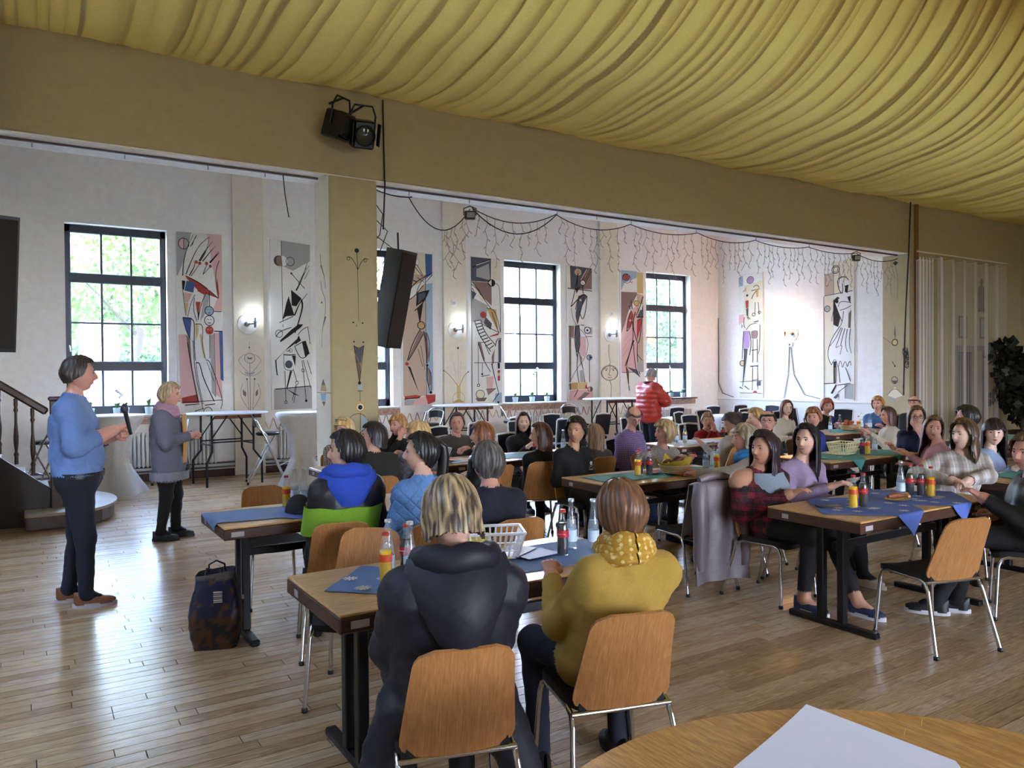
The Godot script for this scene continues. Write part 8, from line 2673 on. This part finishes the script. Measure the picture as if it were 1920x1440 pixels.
	l.append({"x": 3.720, "z": -6.420, "face": 10.0, "look": 58.0, "hh": 1.065, "side": 0.011, "lean": 0.022, "s": 0.94, "label": "woman in a black jacket with an auburn bob in profile", "twist": 20.0, "bulk": 0.014, "wear": "jacket", "top": M.leather_black, "collar": 0.4, "hair": srgb(88, 52, 36), "style": {"len": 0.10, "vol": 0.014, "streak": srgb(160, 98, 64), "front": 58.0, "flare": -0.05}})
	l.append({"x": 5.180, "z": -7.950, "face": 180.0, "look": 155.0, "hh": 1.055, "side": -0.017, "lean": 0.023, "s": 0.94, "label": "girl in a black turtleneck with long dark hair, facing the room", "wear": "turtleneck", "top": M.cloth_black, "collar": 0.75, "arms": ["table", "table"], "skin": "pale", "hair": srgb(50, 34, 28), "style": {"len": 0.24, "vol": 0.010, "front": 44.0, "streak": srgb(92, 62, 46)}, "bust": true})
	l.append({"x": 4.360, "z": -6.420, "face": -18.0, "look": 62.0, "hh": 1.033, "side": 0.043, "lean": 0.019, "s": 0.95, "label": "person in black with long brown hair on a plywood chair, back turned", "twist": 15.0, "wear": "pullover", "top": M.cloth_black, "hair": srgb(62, 42, 34), "style": {"len": 0.30, "vol": 0.012, "streak": srgb(112, 78, 58), "front": 46.0}})
	l.append({"x": 4.500, "z": -5.840, "face": 180.0, "look": 125.0, "hh": 1.111, "side": 0.053, "lean": -0.023, "s": 0.97, "label": "boy in a black shirt with a white skull print", "male": true, "wear": "shirt", "top": M.cloth_black, "arms": ["lap", "lap"], "skin": "tan", "hair": srgb(22, 18, 18), "style": {"len": 0.06, "side": 0.015, "vol": 0.016, "open": 1.75, "front": 52.0}, "cell": 0.018, "extra": skull})
	l.append({"x": 5.000, "z": -6.420, "face": 0.0, "look": 30.0, "hh": 1.001, "side": 0.071, "lean": -0.013, "s": 0.88, "label": "girl in dark top with long light brown hair, back turned, beside the boy in black", "wear": "top", "top": M.cloth_brown, "hair": srgb(84, 58, 42), "style": {"len": 0.32, "vol": 0.010, "streak": srgb(168, 130, 92)}})
	l.append({"x": 5.780, "z": -6.550, "face": 200.0, "look": 165.0, "hh": 1.166, "side": 0.006, "lean": 0.001, "s": 1.00, "label": "balding man in a purple check shirt looking down", "male": true, "w": 1.1, "belly": 0.02, "wear": "shirt", "top": M.check_purple, "legs": M.denim, "skin": "rosy", "nod": -32.0, "glasses": true, "hair": srgb(96, 76, 66), "style": {"len": 0.03, "side": 0.0, "vol": 0.003, "from": 58.0, "open": 1.7, "front": 60.0}, "arms": ["lap", "lap"]})
	l.append({"x": 5.500, "z": -5.830, "face": 180.0, "look": 75.0, "hh": 1.043, "side": -0.030, "lean": 0.031, "s": 0.96, "label": "woman in a black and white patterned top with ash blonde hair in profile", "w": 1.06, "wear": "blouse", "top": M.zigzag, "arms": ["table", "table"], "sleeve": 0.95, "skin": "rosy", "hair": srgb(150, 120, 84), "style": {"len": 0.075, "vol": 0.018, "streak": srgb(206, 178, 130), "front": 60.0, "wave": 0.004}, "bust": true})
	l.append({"x": 8.200, "z": -7.850, "face": 180.0, "look": 140.0, "hh": 0.959, "side": -0.068, "lean": 0.060, "s": 0.82, "label": "boy in a red sweater eating, elbows up", "male": true, "wear": "sweater", "top": M.knit_red, "arms": ["chin", "chin"], "skin": "rosy", "hair": srgb(140, 104, 66), "style": {"len": 0.03, "side": 0.0, "vol": 0.010, "front": 58.0, "open": 1.7}, "hs": 0.94, "extra": red_print})
	l.append({"x": 7.100, "z": -6.460, "face": 0.0, "look": 62.0, "hh": 1.039, "side": 0.120, "lean": -0.024, "s": 0.95, "label": "woman in a pale knit with dark pinned up hair bending over", "wear": "cardigan", "top": M.knit_pale, "nod": -28.0, "arms": ["table", "lap"], "skin": "tan", "hair": srgb(48, 36, 36), "style": {"len": 0.06, "side": 0.015, "vol": 0.013, "bun": true, "open": 1.7, "front": 52.0}})
	l.append({"x": 7.660, "z": -6.480, "face": 20.0, "look": 62.0, "hh": 1.086, "side": 0.032, "lean": -0.011, "s": 0.94, "label": "blonde woman with a hand on her mouth", "wear": "pullover", "top": M.knit_beige, "nod": -10.0, "arms": ["lap", "chin"], "hair": srgb(150, 112, 70), "style": {"len": 0.065, "side": 0.015, "vol": 0.008, "tail": 0.2, "streak": srgb(212, 178, 120), "open": 1.7}})
	l.append({"x": 7.290, "z": -5.870, "face": 180.0, "look": 120.0, "hh": 1.091, "side": 0.055, "lean": -0.025, "s": 1.00, "label": "bald man with dark glasses half hidden behind the crowd", "male": true, "wear": "shirt", "top": M.cloth_grey, "skin": "rosy", "glasses": true, "hair": srgb(40, 32, 30), "style": {"len": 0.03, "side": 0.0, "vol": 0.003, "from": 55.0, "open": 1.72, "front": 58.0}})
	l.append({"x": 5.200, "z": -4.500, "face": 20.0, "look": 62.0, "hh": 1.083, "side": 0.014, "lean": 0.014, "s": 0.95, "label": "woman in a beige jacket and bright blue scarf with a grey bob", "twist": 20.0, "w": 1.05, "bulk": 0.012, "wear": "jacket", "top": M.cloth_beige, "legs": M.cloth_sand, "skin": "rosy", "arms": [[Vector3(-0.26, 0.80, -0.08), Vector3(-0.2, 0.79, -0.34)], "lap"], "hair": srgb(116, 98, 80), "style": {"len": 0.09, "vol": 0.015, "streak": srgb(196, 180, 156), "front": 62.0, "flare": -0.04}, "extra": scarf_blue})
	l.append({"x": 4.660, "z": -3.760, "face": 186.0, "look": 95.0, "hh": 1.095, "side": 0.080, "lean": -0.013, "s": 0.97, "label": "young woman in a red plaid shirt off one shoulder with long dark plum hair", "cell": 0.014, "twist": -25.0, "wear": "shirt", "top": M.plaid_red, "crease": 0.01, "bulk": 0.016, "arms": ["lap", "table"], "bare": "r", "hem": 0.86, "shoe": M.shoe_navy, "sole": M.shoe_white, "skin": "tan", "hair": srgb(34, 22, 28), "style": {"len": 0.34, "vol": 0.016, "front": 48.0, "streak": srgb(58, 38, 46), "wave": 0.003}, "bust": true, "knee": -0.42, "ankles": [Vector3(-0.05, 0.085, -0.62), Vector3(0.16, 0.085, -0.34)], "extra": tank_top})
	l.append({"x": 5.240, "z": -3.860, "face": 184.0, "look": 105.0, "hh": 1.118, "side": 0.045, "lean": -0.002, "s": 0.96, "label": "young woman in a lilac knit with very long straight black hair", "cell": 0.016, "twist": -15.0, "wear": "pullover", "top": M.knit_lilac, "crease": 0.009, "arms": ["lap", "table"], "shoe": M.shoe_sand, "sole": M.shoe_sand, "hair": srgb(14, 11, 13), "style": {"len": 0.40, "vol": 0.012, "front": 45.0}, "bust": true, "ankles": [Vector3(-0.22, 0.085, -0.3), Vector3(-0.3, 0.1, -0.15)]})
	l.append({"x": 9.900, "z": -7.750, "face": 180.0, "look": 150.0, "hh": 1.095, "side": -0.016, "lean": 0.022, "s": 0.95, "label": "young woman in a cream sweater with shoulder long brown hair", "wear": "sweater", "top": M.knit_cream, "arms": ["lap", "lap"], "skin": "pale", "hair": srgb(72, 44, 32), "style": {"len": 0.18, "vol": 0.010, "front": 45.0, "streak": srgb(140, 88, 56)}, "bust": true})
	l.append({"x": 8.120, "z": -5.950, "face": 180.0, "look": 115.0, "hh": 1.093, "side": 0.000, "lean": 0.011, "s": 0.97, "label": "smiling person in a royal blue sweater with short ginger hair", "w": 1.1, "wear": "sweater", "top": M.knit_blue, "skin": "rosy", "arms": ["lap", "lap"], "hair": srgb(126, 80, 56), "style": {"len": 0.04, "side": 0.01, "vol": 0.012, "front": 60.0, "streak": srgb(176, 124, 88)}})
	l.append({"x": 11.140, "z": -7.900, "face": 180.0, "look": 140.0, "hh": 1.078, "side": 0.000, "lean": 0.011, "s": 0.98, "label": "red haired woman in a dark jacket and blue blouse, hands folded", "w": 1.1, "bulk": 0.012, "wear": "jacket", "top": M.cloth_black, "arms": ["fold", "fold"], "skin": "rosy", "hair": srgb(140, 70, 44), "style": {"len": 0.05, "side": 0.03, "vol": 0.018, "front": 56.0, "wave": 0.006, "streak": srgb(182, 104, 66)}, "extra": blue_front})
	l.append({"x": 11.600, "z": -7.350, "face": 120.0, "look": 105.0, "hh": 1.125, "side": -0.040, "lean": -0.010, "s": 0.95, "label": "woman in a blue patterned top with a strawberry blonde bob", "wear": "blouse", "top": M.print_blue, "arms": ["table", "table"], "skin": "rosy", "hair": srgb(176, 120, 72), "style": {"len": 0.06, "vol": 0.012, "front": 60.0, "streak": srgb(214, 164, 112)}, "bust": true})
	l.append({"x": 10.250, "z": -6.350, "face": 40.0, "look": 62.0, "hh": 1.025, "side": 0.021, "lean": -0.028, "s": 0.95, "label": "woman in a cream hooded top with long auburn hair in profile", "twist": 15.0, "wear": "hooded_top", "top": M.knit_cream, "arms": ["table", "table"], "skin": "rosy", "hair": srgb(74, 42, 36), "style": {"len": 0.14, "vol": 0.010, "front": 46.0}})
	l.append({"x": 12.460, "z": -7.250, "face": 150.0, "look": 100.0, "hh": 1.122, "side": -0.048, "lean": 0.012, "s": 1.00, "label": "bald man with glasses by the string curtain", "male": true, "wear": "shirt", "top": M.cloth_olive, "skin": "rosy", "glasses": true, "hair": srgb(110, 84, 70), "style": {"len": 0.02, "side": 0.0, "vol": 0.002, "from": 66.0, "open": 1.6, "front": 66.0}})
	l.append({"x": 8.850, "z": -5.100, "face": 90.0, "look": 130.0, "hh": 1.116, "side": -0.005, "lean": 0.002, "s": 0.96, "label": "woman with glasses in navy, hand over her mouth", "twist": 20.0, "w": 1.06, "wear": "pullover", "top": M.knit_navy, "arms": ["chin", "table"], "sleeve": 0.4, "glasses": true, "hair": srgb(74, 50, 40), "style": {"len": 0.17, "vol": 0.012, "front": 48.0, "streak": srgb(150, 116, 84)}, "bust": true})
	l.append({"x": 7.860, "z": -4.380, "face": 8.0, "look": 125.0, "hh": 1.063, "side": 0.029, "lean": -0.014, "s": 0.96, "label": "woman in a pink sweater with long brown hair looking over her shoulder", "twist": 40.0, "wear": "sweater", "top": M.knit_pink, "arms": ["table", "lap"], "skin": "rosy", "hair": srgb(58, 38, 32), "style": {"len": 0.30, "vol": 0.012, "front": 46.0, "streak": srgb(150, 112, 86)}, "tilt": 8.0})
	l.append({"x": 8.420, "z": -4.350, "face": 0.0, "look": 40.0, "hh": 1.153, "side": 0.044, "lean": -0.016, "s": 0.97, "label": "person in a pale grey jacket with dark hair, back turned", "w": 1.05, "bulk": 0.02, "wear": "jacket", "top": M.cloth_palegrey, "hair": srgb(24, 20, 20), "style": {"len": 0.06, "vol": 0.014}})
	l.append({"x": 6.420, "z": -3.420, "face": 130.0, "look": 80.0, "hh": 1.127, "side": -0.120, "lean": -0.042, "s": 0.97, "label": "young woman in a beige plaid overshirt with ombre hair", "cell": 0.016, "twist": 0.0, "w": 0.98, "bulk": 0.012, "wear": "overshirt", "top": M.plaid_beige, "crease": 0.01, "arms": [[Vector3(-0.27, 0.81, -0.06), Vector3(-0.08, 0.79, -0.27)], [Vector3(0.25, 0.81, -0.06), Vector3(0.03, 0.79, -0.28)]], "skin": "pale", "hair": srgb(30, 22, 20), "style": {"len": 0.24, "vol": 0.014, "front": 46.0, "streak": srgb(120, 90, 60), "wave": 0.006}, "bust": true})
	l.append({"x": 7.500, "z": -3.720, "face": 180.0, "look": 120.0, "hh": 1.075, "side": -0.120, "lean": 0.089, "s": 0.96, "label": "woman in a pale blue blouse with dark fringe and long hair", "wear": "blouse", "top": M.cloth_paleblue, "arms": ["table", "table"], "skin": "pale", "hair": srgb(22, 15, 17), "style": {"len": 0.30, "vol": 0.013, "front": 74.0}, "bust": true})
	l.append({"x": 5.720, "z": -2.520, "face": 30.0, "look": 80.0, "hh": 1.097, "side": -0.004, "lean": 0.017, "s": 1.00, "label": "person in a black jacket seated at the end of the flowered cloth table", "cell": 0.016, "male": true, "twist": 10.0, "bulk": 0.02, "wear": "jacket", "top": M.nylon_black, "skin": "rosy", "arms": ["table", "lap"], "shoe": M.shoe_black, "sole": M.shoe_white, "hair": srgb(90, 64, 46), "style": {"len": 0.05, "side": 0.02, "vol": 0.012}, "ankles": [Vector3(-0.3, 0.1, -0.55), Vector3(-0.12, 0.085, -0.42)]})
	return l

func held_things() -> void:
	var o := thing("microphone", "black hand microphone held by the man in the blue shirt", "microphone", Vector3(0.655, 1.30, -6.34))
	o.rotation = Vector3(0.15, 0.0, 0.22)
	var b := B.new()
	b.tube([Vector3(0, -0.07, 0), Vector3(0, 0.1, 0)], [0.012, 0.017], 12)
	part("shaft", b, M.black_plastic, o)
	b = B.new()
	b.ball(Vector3(0, 0.13, 0), Vector3(0.027, 0.036, 0.027), 14, 10)
	part("grille", b, mat("mic_grille", srgb(70, 74, 80), 0.4, 0.6), o)
	b = B.new()
	b.box(Vector3.ZERO, Vector3(0.07, 0.012, 0.14), 0.004)
	tag(inst("mobile_phone", b.mesh(M.black_plastic), self, Transform3D(Basis(Vector3.UP, -1.6) * Basis(Vector3.RIGHT, 0.5), Vector3(10.08, 1.16, -10.5))), "dark phone held by the person in the red puffer jacket", "phone")
